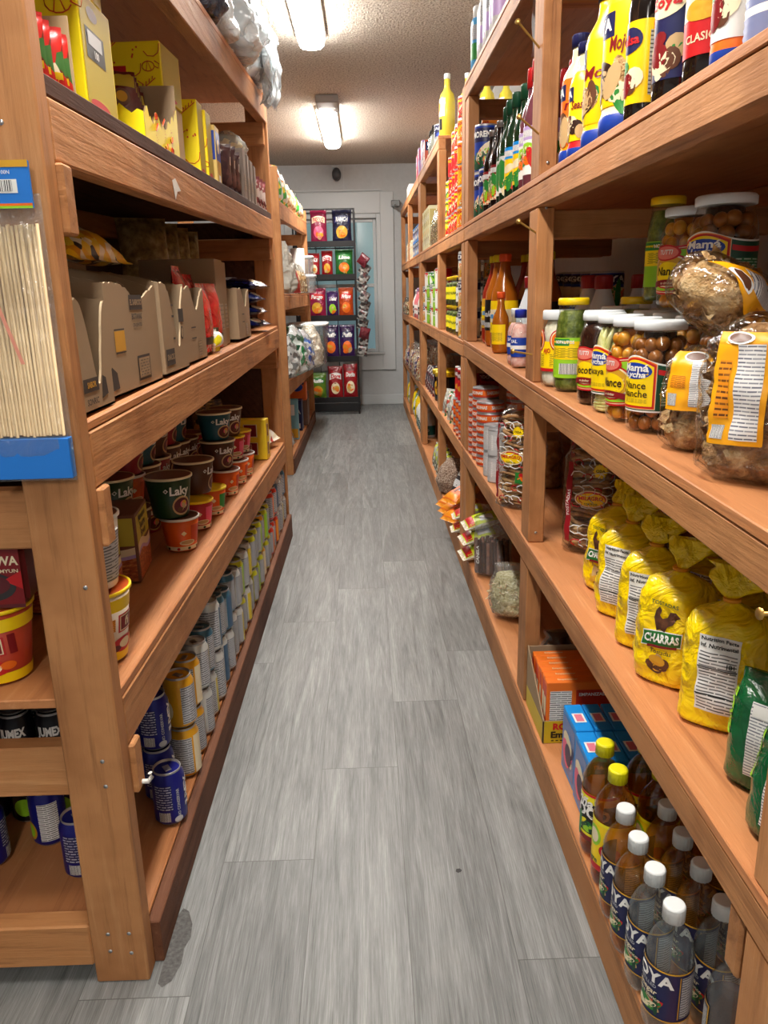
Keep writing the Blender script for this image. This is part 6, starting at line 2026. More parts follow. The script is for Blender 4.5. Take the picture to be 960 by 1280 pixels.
# sauce pouches in a cut-open brown display
t = thing('pouch_display', 'brown cut-away display of red and yellow sauce pouches next to the end post', 'display', (-.47, 1.215, yl_(L_TOP, 1.215)))
b = MB()
b.grid(lambda u, v: (-.085, .10 - .20 * u, (.05 + .11 * math.sin(PI * min(1, .15 + u * .8)) ** .7) * v), 16, 3, 'cardboard_pale', False)
b.build('side_flap', t)
b = MB(); b.box((-.10, -.10, 0), (.038, .10, .003), 'cardboard_pale'); b.box((-.10, -.10, 0), (.038, -.097, .055), 'cardboard_pale'); b.box((-.10, .097, 0), (.038, .10, .12), 'cardboard_pale'); b.build('tray_body', t)
po = busy('pouch_print', [(206, 36, 30), (206, 36, 30), (250, 206, 30), (236, 220, 190), (60, 110, 50), (120, 40, 26)], 34)
def pouch(lab, seed):
    return pillow('sauce_pouch', lab, .085, .11, .028, po, lambda b, S: (rect(b, S, -.036, .012, .036, .03, 'yellow', .0008, 8, 2), ell(b, S, 0, .06, .024, .02, 'red', .001), ell(b, S, 0, .06, .017, .013, 'cream', .0013)), seed)
for i in range(5):
    put(pouch('red and yellow sauce pouch in the cut-away display, %s from the end post' % ORD[i], i), (-.462 + .004 * (i % 2), 1.150 + .035 * i, yl_(L_TOP, 1.150 + .035 * i) + .005), RD(25), None, 'sauce pouches beside the end post', (RD(-6), 0), .80)
# torn yellow display with maroon packets leaning in it
t = thing('torn_display', 'torn yellow carton display with maroon packets leaning out of it', 'display', (-.52, 1.86, yl_(L_TOP, 1.86, .0075)))
b = MB()
def torn(u, base, amp, s): return base + amp * abs(noise.noise(Vector((u * 6, s, .3)))) + amp * .4 * noise.noise(Vector((u * 25, s, 2)))
b.grid(lambda u, v: (.088, -.15 + .30 * u, v * (torn(u, .045, .04, 1) + .07 * max(0, u - .55) * 2)), 30, 2, yb_, False)
b.grid(lambda u, v: (.085, -.15 + .30 * u, v * (torn(u, .045, .04, 1) + .07 * max(0, u - .55) * 2)), 30, 2, 'cardboard_pale', False)
b.grid(lambda u, v: (-.10 + .187 * u, -.15, v * torn(u, .05, .03, 4)), 16, 2, yb_, False)
b.grid(lambda u, v: (-.10 + .187 * u, .15, v * .17), 4, 2, 'cardboard', False)
b.box((-.10, -.15, 0), (.088, .15, .002), 'cardboard')
S = flat((.0885, 0, 0), (0, 1, 0), (0, 0, 1)); veg_deco(b, S, .2, .07, 3)
b.build('carton_body', t)
mp_ = film('maroon_film', (96, 34, 34), .25, .4, 18)
def spice_packet(lab, seed):
    def deco(b, S):
        rect(b, S, -.05, .125, .05, .158, 'dull_gold', .0008, 10, 3); ell(b, S, .02, .10, .018, .02, 'brown', .001); ell(b, S, .02, .10, .012, .013, 'gold', .0014)
        text(b, S, 'POLLO', -.016, .075, .026, 'white', .0014, .03, rot=PI / 2, fit=.07); text(b, S, 'MOLE', .014, .045, .02, 'white', .0014, .02, rot=PI / 2)
    return pillow('spice_packet', lab, .105, .165, .02, mp_, deco, seed, flatback=1)
for i, (y, x, tl) in enumerate(((1.765, -.505, -24), (1.795, -.507, -26), (1.825, -.509, -28), (1.855, -.511, -30), (1.89, -.510, -31))):
    put(spice_packet('maroon packet with white lettering leaning in the torn display, %s from the yellow boxes' % ORD[i], i), (x, y, yl_(L_TOP, y) + .011), RD(20 + 1.5 * i), None, 'maroon packets in the torn display', (RD(tl), 0))
put(yellow_box('yellow-topped box raised behind the torn display', .16, .15, .12, False, 4), (-.535, 2.10, yl_(L_TOP, 2.10) + .142), RD(-4), None, GYB)
put(carton('white_carton', 'plain pale carton standing under the raised yellow-topped box', .16, .16, .14, 'cardboard_pale', lambda b, F: rect(b, F['front'], .0, .02, .06, .13, 'white', .0006, 1, 1)), (-.535, 2.10, yl_(L_TOP, 2.10)), 0)
put(pillow('dark_bag', 'dark green and gold bag lying high behind the maroon packets', .22, .14, .09, busy('dark_bag_print', [(40, 44, 40), (54, 60, 50), (150, 130, 40), (36, 36, 40)], 30), None, 31), (-.72, 1.86, yl_(L_TOP, 1.9) + .125), RD(20), None, None, (RD(-20), 0))
put(carton('support_box', 'dull brown carton at the back under the dark green bag', .2, .2, .105, 'cardboard', None), (-.74, 1.90, yl_(L_TOP, 1.9)), 0)
put(yellow_box('narrow upright yellow box in the middle of the upper shelf', .13, .075, .195, False, 6), (-.505, 2.34, yl_(L_TOP, 2.34)), 0, None, GYB)
put(yellow_box('narrow upright yellow box with gold side, second of two', .13, .075, .185, False, 7), (-.500, 2.43, yl_(L_TOP, 2.43)), 0, None, GYB)
def bisc(b, F):
    for k, w in (('front', .12), ('right', .07)):
        rect(b, F[k], -w * .48, .07, w * .48, .15, 'blue', .0006, 1, 1); ell(b, F[k], 0, .11, w * .28, .02, 'cream', .001); ell(b, F[k], 0, .05, w * .3, .02, 'gold', .001); rect(b, F[k], -w * .2, .008, w * .2, .03, 'white', .001, 1, 1)
put(carton('biscuit_box', 'blue and gold biscuit box beside the narrow yellow boxes', .12, .07, .165, plain('box_pale_gold', (226, 196, 110), .5), bisc), (-.490, 2.535, yl_(L_TOP, 2.535)), 0)
dk_ = busy('cookie_print', [(52, 30, 32), (70, 40, 40), (90, 60, 56), (190, 180, 174), (60, 34, 36)], 48)
for i, (y, h) in enumerate(((2.66, .14), (2.75, .145), (2.84, .14))):
    put(pillow('cookie_pack', 'dark maroon cookie pack, %s after the blue and gold box' % ORD[i], .15, h, .07, dk_, None, 40 + i), (-.485, y, yl_(L_TOP, y)), RD(18), None, 'dark cookie packs on the upper shelf')
def gbox(lab, w, d, h, m='cardboard'):
    return carton('card_box', lab, w, d, h, m, lambda b, F: (rect(b, F['right'], -d * .3, h * .2, d * .3, h * .5, 'small_print_card', .0006, 1, 1),))
put(gbox('grey-brown box at the back above the dark cookie packs', .18, .16, .185, plain('box_taupe', (132, 116, 104), .6)), (-.665, 2.70, yl_(L_TOP, 2.7)), 0)
for i, y in enumerate((2.98, 3.07, 3.16, 3.25)):
    put(gbox('taupe box standing upright on the upper shelf, %s past the cookie packs' % ORD[i], .15, .06, .165 - .008 * i, 'box_taupe'), (-.490, y, yl_(L_TOP, y)), RD(3 * (i % 2)), None, 'taupe boxes on the upper shelf')
for i, y in enumerate((3.36, 3.46, 3.55)):
    put(pillow('cookie_pack', 'pale maroon pack near the far post, %s past the taupe boxes' % ORD[i], .14, .12, .06, busy('pale_pack', [(150, 80, 84), (220, 210, 204), (90, 40, 46), (200, 190, 186)], 45), None, 50 + i), (-.480, y, yl_(L_TOP, y)), RD(16), None, 'pale packs near the far post')
put(sack('plastic_bag', 'crumpled pale bag lying on the taupe boxes', [(0, .06, .05), (.02, .07, .06), (.05, .05, .05), (.075, .02, .02)], 'milky_plastic', .3, 26, 4, inner=('contents', 'cream', .2, 30)), (-.49, 3.10, yl_(L_TOP, 3.1) + .168), 0)

# top boards: white carrier bags hanging over the edge, black bag
def carrier(lab, rings, seed, mat='milky_plastic', inner=None):
    return sack('carrier_bag', lab, rings, mat, .42, 13, seed, None, n=72, dz=.010, inner=inner)
zt_ = lz(L_TOP2, 3.0)
wm = film('white_poly', (226, 232, 234), .3, 1.0, 26)
put(carrier('bundle of white plastic carrier bags bulging over the top board, nearer lump', [(0, .08, .10), (.03, .11, .15), (.12, .11, .155), (.22, .09, .12), (.30, .05, .07), (.33, .02, .03)], 3, inner=('contents', wm, .3, 15)), (-.45, 3.03, lz(L_TOP2, 3.03) + .012), RD(10), None, 'white carrier bags on the top board')
lump = put(carrier('bundle of white plastic carrier bags drooping off the top board towards the far strip light', [(0, .09, .13), (.03, .12, .18), (.10, .12, .18), (.20, .09, .13), (.26, .03, .05)], 7, inner=('contents', wm, .3, 15)), (-.47, 3.40, lz(L_TOP2, 3.40) + .012), RD(-10), None, 'white carrier bags on the top board')
b = MB()
def droop(u, v):
    w = .11 * (1 - .35 * v) * (1 + .35 * noise.noise(Vector((u * 3, v * 4, 1))))
    return (.085 + .06 * math.sin(v * 2.4) + .03 * noise.noise(Vector((u * 6, v * 6, 5))), (u - .5) * 2 * w + .05 * noise.noise(Vector((v * 5, 2, u * 4))), .27 - .36 * v + .05 * noise.noise(Vector((u * 5, v * 2, 9))))
b.grid(droop, 30, 30, 'milky_plastic')
b.grid(lambda u, v: Vector(droop(u, v)) + Vector((-.035 * math.sin(PI * u), 0, .01)), 30, 30, wm)
b.build('hanging_end', lump)
put(carrier('black plastic bag with white print at the edge of the top board', [(0, .07, .07), (.03, .09, .09), (.10, .08, .085), (.17, .05, .06), (.2, .03, .03)], 11, film('black_poly', (34, 36, 48), .25, .9, 22)), (-.46, 2.49, lz(L_TOP2, 2.49) + .012), 0)
put(carrier('white cloth bag lying beyond the black bag on the top board', [(0, .05, .05), (.03, .06, .06), (.09, .05, .05), (.13, .03, .03)], 13, wm), (-.43, 2.70, lz(L_TOP2, 2.70) + .012), 0)

# middle shelf: torn-open cardboard cartons of snack packets
def torn_carton(lab, w, d, hb, hf, seed, deco=None, notch=.5, front='right'):
    """open carton: tall back, torn front wall (towards the aisle, +X)"""
    t = thing('open_carton', lab, 'carton')
    b = MB(); T = .0035
    b.box((-w / 2, -d / 2, 0), (w / 2, d / 2, T), 'cardboard')
    b.box((-w / 2, -d / 2, 0), (-w / 2 + T, d / 2, hb), 'cardboard')
    def side(y, s):
        def hh(u): return hf + (hb - hf) * max(0, 1 - u * 1.25) ** .6 + .006 * noise.noise(Vector((u * 12, s, seed)))
        for dy in (0, T):
            b.grid(lambda u, v: (-w / 2 + w * u, y + dy, v * hh(u)), 18, 2, 'cardboard', False)
        b.grid(lambda u, v: (-w / 2 + w * u, y + T * v, hh(u)), 18, 1, 'cardboard_cut', False)
    side(-d / 2, 1); side(d / 2 - T, 5)
    def fh(u):
        k = 1 - notch * math.exp(-((u - .62) / .2) ** 2)
        return hf * (k + .06 * noise.noise(Vector((u * 5, seed, 1))) + .03 * noise.noise(Vector((u * 22, seed, 4))))
    for dx in (0, -T):
        b.grid(lambda u, v: (w / 2 + dx, -d / 2 + d * u, v * fh(u)), 36, 2, 'cardboard', False)
    b.grid(lambda u, v: (w / 2 - T * v, -d / 2 + d * u, fh(u)), 36, 1, 'cardboard_cut', False)
    b.build('carton_body', t)
    b = MB(); S = flat((w / 2, 0, 0), (0, 1, 0), (0, 0, 1)); ink = plain('print_ink', (62, 50, 42), .8)
    if deco:
        deco(b, S, ink)
        b.build('print', t)
    return t
ochre = plain('print_ochre', (206, 150, 40), .7)
def cd1(b, S0, ink):
    S = lambda x, y, off=.0006: S0(x * 1.25, y * 1.12, off)
    rect(b, S, -.10, .065, -.055, .095, ochre, .0008, 1, 1); rect(b, S, -.10, .096, -.055, .098, ink, .0008, 1, 1); rect(b, S, -.10, .062, -.055, .064, ink, .0008, 1, 1)
    rect(b, S, -.02, .125, .045, .148, ink, .0008, 1, 1); text(b, S, 'EL SABROSO', .012, .136, .012, 'cardboard', .0014, .03, fit=.058)
    text(b, S, 'BOTANAS', .012, .114, .012, ink, .0010, .03, fit=.05); text(b, S, 'CRUJIENTES', .012, .101, .007, ink, .001, .02, fit=.045)
    rect(b, S, -.005, .012, .06, .052, ink, .0008, 1, 1); rect(b, S, -.001, .016, .056, .048, 'cardboard', .0012, 1, 1); rect(b, S, .006, .018, .052, .046, 'small_print_card', .0014, 1, 1)
    poly(b, S, [(-.14, .01), (-.10, .012), (-.105, .035), (-.125, .045), (-.145, .03)], ink, .0008)
def cd2(b, S0, ink):
    S = lambda x, y, off=.0006: S0(x * 1.2, y * 1.15, off)
    rect(b, S, -.08, .016, -.02, .045, ink, .0008, 1, 1); text(b, S, 'SNACKS', -.05, .03, .014, 'cardboard', .0014, .03, fit=.05)
    rect(b, S, .03, .09, .07, .115, ink, .0008, 1, 1); ell(b, S, .05, .07, .012, .012, ink, .0008); ell(b, S, .05, .07, .0095, .0095, 'cardboard', .0012)
    for z in (.12, .1, .06):
        rect(b, S, -.02, z, -.005, z + .004, ink, .0008, 1, 1)
def cd3(b, S, ink):
    rect(b, S, -.05, .055, .0, .058, ink, .0008, 1, 1); rect(b, S, -.05, .080, .0, .083, ink, .0008, 1, 1); rect(b, S, .02, .01, .06, .05, 'small_print_card', .0008, 1, 1)
def cd0(b, S, ink):
    rect(b, S, -.055, .030, .01, .050, ink, .0008, 1, 1); text(b, S, 'SABOR', -.022, .040, .012, ochre, .0014, .03); text(b, S, 'SONRIC', -.022, .015, .013, ink, .001, .02, fit=.05)
    poly(b, S, [(.02, .015), (.05, .02), (.045, .045), (.03, .05)], ink, .0008)
GC = 'torn-open cardboard cartons on the middle shelf'
yp_ = busy('yellow_snack', [(250, 190, 30), (240, 220, 190), (40, 34, 44), (250, 210, 60), (230, 150, 30), (250, 240, 220)], 44)
for i, (y, w, d, hb, hf, nt_, dc, lab) in enumerate((
        (1.190, .26, .158, .235, .165, .78, cd0, 'torn-open brown carton nearest the end post, a yellow bag in its gap'),
        (1.445, .26, .315, .21, .185, .18, cd1, 'wide brown carton with ochre square and dark printing on its front'),
        (1.720, .26, .215, .225, .185, .72, cd2, 'brown carton torn down the front showing black and yellow packets'),
        (1.955, .26, .235, .22, .175, .30, cd3, 'brown carton with small dark marks beside the red packets'))):
    put(torn_carton(lab, w, d, hb, hf, i + 1, dc, nt_), (-.412 - w / 2 - .006 * (i % 2), y, yl_(L_MID, y, .0045)), 0, None, GC)
    nc = max(1, int((d - .02) / .125))
    wb2 = min(.145, (d - .035) / nc - .006)
    for k in range(nc * 2):
        yy = y + (k // 2 - (nc - 1) / 2) * (wb2 + .008)
        put(pillow('snack_bag', 'yellow and black snack bag inside the %s torn carton, %s along' % (ORD[i], ORD[k]), wb2, .15 if i else .095, .045, yp_, None, 200 + i * 5 + k), (-.449 - .055 * (k % 2), yy, yl_(L_MID, yy, .011)), RD(90), None, 'yellow snack bags in the torn cartons')
put(pillow('snack_bag', 'yellow and white snack bag lying across the open cartons', .26, .17, .08, yp_, None, 231), (-.52, 1.66, yl_(L_MID, 1.66) + .228), RD(84), None, None, (RD(-68), 0))
b_ = torn_carton('tall dark brown carton at the back of the middle shelf behind the printed ones', .20, .86, .275, .245, 9, None, .1)
put(b_, (-.80, 1.62, yl_(L_MID, 1.62, .012)), 0, None, GC)
put(gbox('tall grey-brown carton standing upright beyond the red packets', .22, .12, .255), (-.545, 2.42, yl_(L_MID, 2.42, .002)), 0, None, 'upright cartons on the middle shelf')
put(gbox('second tall grey-brown carton standing upright beyond the red packets', .22, .07, .25), (-.550, 2.53, yl_(L_MID, 2.53, .002)), 0, None, 'upright cartons on the middle shelf')
rp = film('red_film', (206, 36, 36), .25, .6, 20)
for i, (y, xx, z, tl, ry) in enumerate(((2.150, -.430, .004, -4, 4), (2.295, -.434, .004, -4, -6), (2.155, -.490, .05, -4, 6), (2.285, -.492, .03, -4, 0))):
    put(pillow('chip_bag', 'red chip bag between the brown cartons, %s from the printed one' % ORD[i], .10, .18, .036, rp, lambda b, S: rect(b, S, -.05, .02, .05, .04, 'charcoal', .0008, 8, 3), 240 + i), (xx, y, yl_(L_MID, y) + z), RD(84 + ry), None, 'red chip bags between the cartons', (RD(tl), 0))
put(pillow('chip_bag', 'small yellow and white bag at the shelf edge below the red chip bags', .058, .065, .035, busy('lemon_white', [(236, 226, 40), (240, 240, 234), (236, 226, 40), (90, 90, 60)], 40), None, 251), (-.422, 2.222, yl_(L_MID, 2.222)), RD(80))
put(torn_carton('small brown carton with white filling showing, next to the navy bags', .20, .26, .17, .165, 12, cd3, .35), (-.515, 2.735, yl_(L_MID, 2.735, .0055)), 0, None, GC)
put(herb_bag('pale crumpled packet inside the small brown carton by the navy bags', 61, whitemix, .14, .055, .03), (-.50, 2.735, yl_(L_MID, 2.74, .008)), RD(80))
nb = busy('navy_print', [(24, 30, 88), (20, 24, 66), (30, 40, 110), (18, 20, 50)], 30, .25)
for i in range(4):
    y = 3.16
    o = pillow('chip_bag', 'navy and cream chip bag in the flat stack, %s' % (lev[i] if i < 3 else 'topmost'), .24, .26, .058, nb, lambda b, S: (ell(b, S, -.03, .034, .05, .018, 'cream', .0014), ell(b, S, .07, .036, .03, .014, 'gold', .0014), ell(b, S, .03, .2, .05, .04, 'cream', .001), rect(b, S, -.09, .12, .09, .15, 'white', .001, 10, 3)), 260 + i)
    put(o, (-.395, y + .02 * (i % 2), yl_(L_MID, y) + .024 + .049 * i), RD(88 + 5 * (i % 3 - 1)), None, 'navy chip bags in a flat stack', (RD(-88), 0))
for i in range(4):
    put(pillow('chip_bag', 'clear and yellow snack bag hanging high at the back, %s from the far end' % ORD[i], .18, .24, .07, mottled('gold_clear', (96, 84, 56), (170, 150, 96), (222, 208, 150), 22, .3, .8), None, 270 + i), (-.78, 3.50 - .19 * i, yl_(L_MID, 3.4) + .17), RD(30), None, 'yellow snack bags at the back of the middle shelf', (RD(-10), 0))
put(gbox('brown carton at the back under the yellow snack bags', .26, .85, .14), (-.80, 3.16, yl_(L_MID, 3.16, .012)), 0)
t = put(carton('light_spot_box', 'white box put in for a light spot in the dark gap above the cartons', .07, .06, .06, 'white', None), (-.80, 1.36, yl_(L_MID, 1.36) + .292), 0)  # added white box standing in for a bright patch of light
# lower shelf: noodle cups
def laky(bg, pic=True, word='Laky'):
    def f(b, L):
        h = L.z1; S = L.S(0, 0); W = L.perim(h * .6)
        text(b, S, word, .004, h * .70, h * .30, 'white', .0012, .03, fit=.052)
        poly(b, S, [(-.036, h * .72), (-.030, h * .78), (-.024, h * .72), (-.030, h * .66)], 'white', .0009); poly(b, S, [(-.033, h * .72), (-.030, h * .75), (-.027, h * .72), (-.030, h * .69)], bg, .0012)
        ell(b, S, .010, h * .32, .025, h * .25, 'tan', .0009); ell(b, S, .010, h * .32, .021, h * .20, 'maroon', .0012); sprite(b, S, ['tan', 'cream', 'brown', 'pink', 'gold'], -.006, h * .15, .026, h * .48, 6, 4, .0014)
        rect(b, S, W * .27, h * .1, W * .45, h * .8, 'small_print_white', .0009, 10, 2); rect(b, S, W * .5, h * .1, W * .6, h * .5, 'barcode_print', .0009, 6, 1)
    return f
def ramen(bg, band):
    def f(b, L):
        h = L.z1; S = L.S(0, 0); W = L.perim(h * .5)
        rect(b, S, -W * .46, .003, W * .46, h * .16, 'cream', .0008, 40, 1)
        for i in range(9):
            ell(b, S, -W * .4 + W * .1 * i, h * .09, h * .05, h * .045, ['red', 'darkgreen', 'charcoal'][i % 3], .0012, 8, 1)
        rect(b, S, W * .02, h * .25, W * .14, h * .82, band, .0008, 6, 2)
        poly(b, S, [(-.020, h * .58), (-.013, h * .66), (-.006, h * .58), (-.013, h * .50)], 'cream', .001)
        ell(b, S, -.004, h * .28, .020, h * .09, 'cream', .001); ell(b, S, -.004, h * .29, .016, h * .06, 'tan', .0013)
        rect(b, S, W * .16, h * .28, W * .4, h * .8, 'small_print_orange' if band == 'orange' else 'small_print_white', .0008, 10, 2)
    return f
co_ = cup('orange noodle cup with white rim standing alone in front of the printed boxes', .047, .086, 'can_orange2' if 'can_orange2' in MATS else plain('can_orange2', (232, 96, 22), .35), 'white', ramen('can_orange2', plain('deep_orange', (196, 66, 16), .4)))
cr_ = cup('red noodle cup with yellow lid behind the front orange cup', .044, .082, plain('cup_red', (190, 36, 52), .35), 'yellow', ramen('cup_red', 'pink'), 'lid_yellow')
cy_ = cup('orange noodle cup with yellow rim behind the red cup', .044, .082, 'can_orange2', 'yellow', ramen('can_orange2', 'green'), 'lid_yellow')
cg_ = cup('dark green noodle bowl with white script standing on the front orange cup', .056, .104, plain('cup_green', (24, 62, 34), .35), 'cream', laky('cup_green'))
cb_ = cup('brown noodle bowl set on top of the red and orange cups', .056, .096, plain('cup_brown', (84, 48, 28), .4), 'cream', laky('cup_brown'))
ct_ = cup('teal noodle bowl high on the third column of cups', .054, .09, plain('cup_teal', (24, 84, 100), .35), 'cream', laky('cup_teal'))
cm_ = cup('maroon noodle bowl in the shade of the second row', .054, .09, plain('cup_maroon', (150, 28, 44), .4), 'cream', laky('cup_maroon'))
GCu, GBo = 'orange and red noodle cups on the lower shelf', 'noodle bowls stacked on the cups'
def zc(y): return yl_(L_LOW, y, .0034)
put(co_, (-.482, 1.875, zc(1.875)), RD(42), None, GCu)
put(cg_, (-.500, 1.872, zc(1.875) + .0878), RD(38), None, GBo)
put(cr_, (-.482, 2.075, zc(2.075)), RD(40), None, GCu)
put(cy_, (-.474, 2.235, zc(2.235)), RD(40), None, GCu)
put(cb_, (-.500, 2.155, zc(2.2) + .0855), RD(80), None, GBo)
put(co_, (-.478, 2.50, zc(2.5)), RD(55), 'orange noodle cup with white rim, second orange one along the shelf edge', GCu)
put(cb_, (-.496, 2.50, zc(2.5) + .0878), RD(40), 'brown noodle bowl on the second orange cup', GBo)
put(ct_, (-.500, 2.50, zc(2.5) + .0878 + .0975), RD(40), None, GBo)
put(co_, (-.476, 2.68, zc(2.68)), RD(55), 'orange noodle cup with white rim, third orange one along the shelf edge', GCu)
put(cr_, (-.480, 2.68, zc(2.68) + .0878), RD(40), 'red noodle cup on the third orange cup', GCu)
put(cb_, (-.496, 2.685, zc(2.68) + .172), RD(40), 'brown noodle bowl topping the fourth column of cups', GBo)
put(co_, (-.474, 2.82, zc(2.82)), RD(60), 'orange noodle cup with white rim, last along the shelf edge', GCu)
put(cr_, (-.478, 2.82, zc(2.82) + .0878), RD(50), 'red noodle cup topping the last orange cup', GCu)
k = 0
for i, y in enumerate((1.60, 1.815, 1.937, 2.059, 2.181, 2.303, 2.425, 2.547, 2.669)):
    ps = [(cg_, cm_, cb_), (cb_, cg_), (cb_, co_, cm_), (cm_, cb_, ct_), (cb_, cm_, cb_), (cg_, cb_, cm_), (cb_, cb_, ct_), (cm_, cb_), (cb_, cm_)][i]
    hh = 0
    if i == 0:
        ps = (cg_,); hh = .168
    for j, p in enumerate(ps):
        w = {cg_: 'dark green bowl', cm_: 'maroon bowl', cb_: 'brown bowl', co_: 'orange cup', ct_: 'teal bowl'}[p]
        put(p, (-.625 if i else -.64, y, zc(y) + hh), RD(40 + 20 * j), 'noodle %s in the shaded second row, %s column, %s' % (w, ORD[i], lev[j]), 'noodle cups in the shaded second row')
        hh += {cg_: .1055, cm_: .0915, cb_: .0975, co_: .0875, ct_: .0915}[p]
# boxed noodle bowls
noodle = mottled('noodle_photo', (120, 50, 24), (176, 84, 40), (214, 140, 80), 70, .4, .2, stretch=(1, 1, 3))
def mand(b, F):
    for k, w in (('right', .145), ('front', .2)):
        f = F[k]
        rect(b, f, -w * .47, .004, w * .47, .07, noodle, .0006, 1, 1)
        rect(b, f, -w * .47, .085, w * .47, .148, plain('mustard', (190, 176, 60), .5), .0006, 1, 1)
        b.grid(lambda u, v: f(-w * .47 + w * .94 * u, .066 + .018 * v + .008 * math.sin(u * 6), .0009), 14, 1, 'cream')
        b.grid(lambda u, v: f(-w * .47 + w * .94 * u, .060 + .008 * v + .008 * math.sin(u * 6), .0012), 14, 1, 'lilac')
        for j, s in enumerate(('Mandarin', 'Sesame', 'Bowls')):
            text(b, f, s, -.004, .138 - .019 * j, .022, 'black', .0014, .02, shear=.2)
mb_ = carton('noodle_box', 'printed box of noodle bowls with yellow-green title, farther of the pair', .2, .145, .155, plain('box_umber', (112, 70, 50), .5), mand)
put(mb_, (-.618, 1.675, zc(1.675)), RD(6), None, 'printed noodle boxes on the lower shelf')
put(mb_, (-.640, 1.506, zc(1.506)), RD(-4), 'printed box of noodle bowls half in shade, nearer of the pair', 'printed noodle boxes on the lower shelf', scale=(1, 1, .93))
# big cups by the end post
def bigcup_deco(b, L):
    h = L.z1; S = L.S(0, 0); W = L.perim(h * .5)
    rect(b, S, -W * .45, h * .74, W * .45, h * .92, 'yellow', .0008, 40, 1)
    rect(b, S, -W * .45, h * .02, W * .45, h * .16, 'yellow', .0008, 40, 1)
    rect(b, S, -.014, h * .42, .026, h * .68, 'red', .0010, 8, 2); rect(b, S, -.011, h * .44, .023, h * .66, 'cream', .0013, 8, 2); rect(b, S, -.009, h * .455, .021, h * .645, 'darkred', .0016, 8, 2)
    text(b, S, 'ñ', .006, h * .56, h * .18, 'cream', .0022, .04)
    rect(b, S, -.045, h * .46, -.02, h * .64, 'small_print_orange', .0010, 6, 2); rect(b, S, .032, h * .42, .044, h * .7, 'darkred', .001, 4, 2)
    ell(b, S, .0, h * .24, .03, h * .11, 'red', .0012); ell(b, S, .002, h * .25, .014, h * .07, 'cream', .0016); ell(b, S, .026, h * .27, .012, h * .06, 'orange', .0016); ell(b, S, -.022, h * .2, .013, h * .05, 'maroon', .0016)
lidp = busy('lid_print', [(190, 60, 30), (210, 90, 40), (230, 180, 60), (150, 40, 30)], 30, .3)
cbig = cup('big yellow and red noodle cup under the lettered dark red pack', .058, .128, plain('cup_big_red', (186, 62, 40), .35), 'yellow', bigcup_deco, lidp, taper=.74)
GBig = 'big noodle cups at the rack end'
put(cbig, (-.610, 1.165, zc(1.165)), RD(5), None, GBig)
def wc_deco(b, L):
    h = L.z1; S = L.S(0, 0); W = L.perim(h * .5)
    rect(b, S, -W * .4, h * .1, W * .4, h * .8, 'small_print_silver', .0008, 30, 1)
cw = cup('tall white printed cup standing on the yellow-rimmed cup beside the post', .055, .125, 'white', 'white', wc_deco, 'lid_brown', taper=.8)
cyr = cup('yellow-rimmed cup with printed side half hidden behind the end post', .0615, .128, plain('cup_pale', (206, 190, 170), .35), 'yellow', bigcup_deco, lidp, taper=.76)
put(cyr, (-.474, 1.225, zc(1.225)), RD(75), None, GBig)
put(cw, (-.473, 1.225, zc(1.225) + .1295), RD(75), None, GBig)
def hwa(b, F):
    f = F['front']
    rect(b, f, -.088, .004, .088, .096, 'darkred', .0005, 1, 1)
    text(b, f, 'HWA', .062, .076, .020, 'cream', .001, .03, fit=.046); text(b, f, 'RAMYUN', .064, .060, .008, 'cream', .001, .02, fit=.04)
    ell(b, f, -.06, .045, .05, .05, 'black', .0009); ell(b, f, .036, .035, .042, .024, 'charcoal', .0010); ell(b, f, .036, .038, .034, .017, 'maroon', .0013); ell(b, f, .03, .04, .016, .010, 'green', .0016); ell(b, f, .03, .04, .012, .007, 'black', .0018)
    poly(b, f, [(.06, .045), (.088, .03), (.088, .06)], 'red', .0012)
    rect(b, f, -.088, .0, .088, .006, 'maroon', .0012, 1, 1)
put(carton('ramen_pack', 'dark red ramen pack lettered in cream lying on the big cups', .185, .14, .10, plain('ramen_maroon', (96, 20, 26), .35), hwa, bev=.012), (-.632, 1.195, zc(1.19) + .131), RD(3))
put(carton('ramen_pack', 'dark red ramen pack behind the lettered one, in shade', .18, .14, .10, 'ramen_maroon', hwa, bev=.012), (-.83, 1.24, zc(1.24) + .131), RD(3))
for i, (x, y) in enumerate(((-.738, 1.17), (-.872, 1.17), (-.738, 1.305), (-.872, 1.305))):
    put(cbig, (x, y, zc(y)), RD(10), 'big noodle cup in the shade under the red packs, %s from the post' % ORD[i], GBig)
# yellow box and a bag at the far end of the lower shelf
def ybx(b, F):
    for k, w in (('right', .055), ('front', .13)):
        f = F[k]
        for z in (.045, .12):
            rect(b, f, -w * .22, z - .026, w * .22, z + .026, 'cream', .0006, 1, 1); rect(b, f, -w * .19, z - .024, w * .19, z + .024, 'darkred', .0010, 1, 1)
            text(b, f, 'ORISCO' if z < .1 else 'cubo', 0, z, .011, 'cream', .0014, .02, rot=PI / 2)
put(carton('stock_box', 'bright yellow upright box with dark red labels at the far end of the cup shelf', .13, .055, .165, plain('stock_yellow', (240, 206, 40), .45), ybx), (-.482, 3.17, zc(3.17)), RD(-6))
put(pillow('snack_bag', 'cream and red snack bag poking over the shelf edge past the yellow box', .2, .17, .07, busy('cream_red', [(240, 232, 214), (236, 226, 196), (214, 190, 120), (190, 50, 40), (240, 236, 226)], 36), None, 290), (-.43, 3.42, zc(3.42) + .03), RD(75), None, None, (RD(-66), 0))
for i in range(3):
    put(pillow('snack_bag', 'dark and gold snack bag standing behind the yellow box, %s' % ORD[i], .15, .22, .06, busy('dark_gold', [(70, 60, 50), (120, 96, 50), (190, 160, 90), (40, 36, 34)], 45), None, 295 + i), (-.64 - .03 * i, 3.15 + .14 * i, zc(3.15 + .14 * i)), RD(40), None, 'dark snack bags at the far end of the cup shelf', (RD(-8), 0))

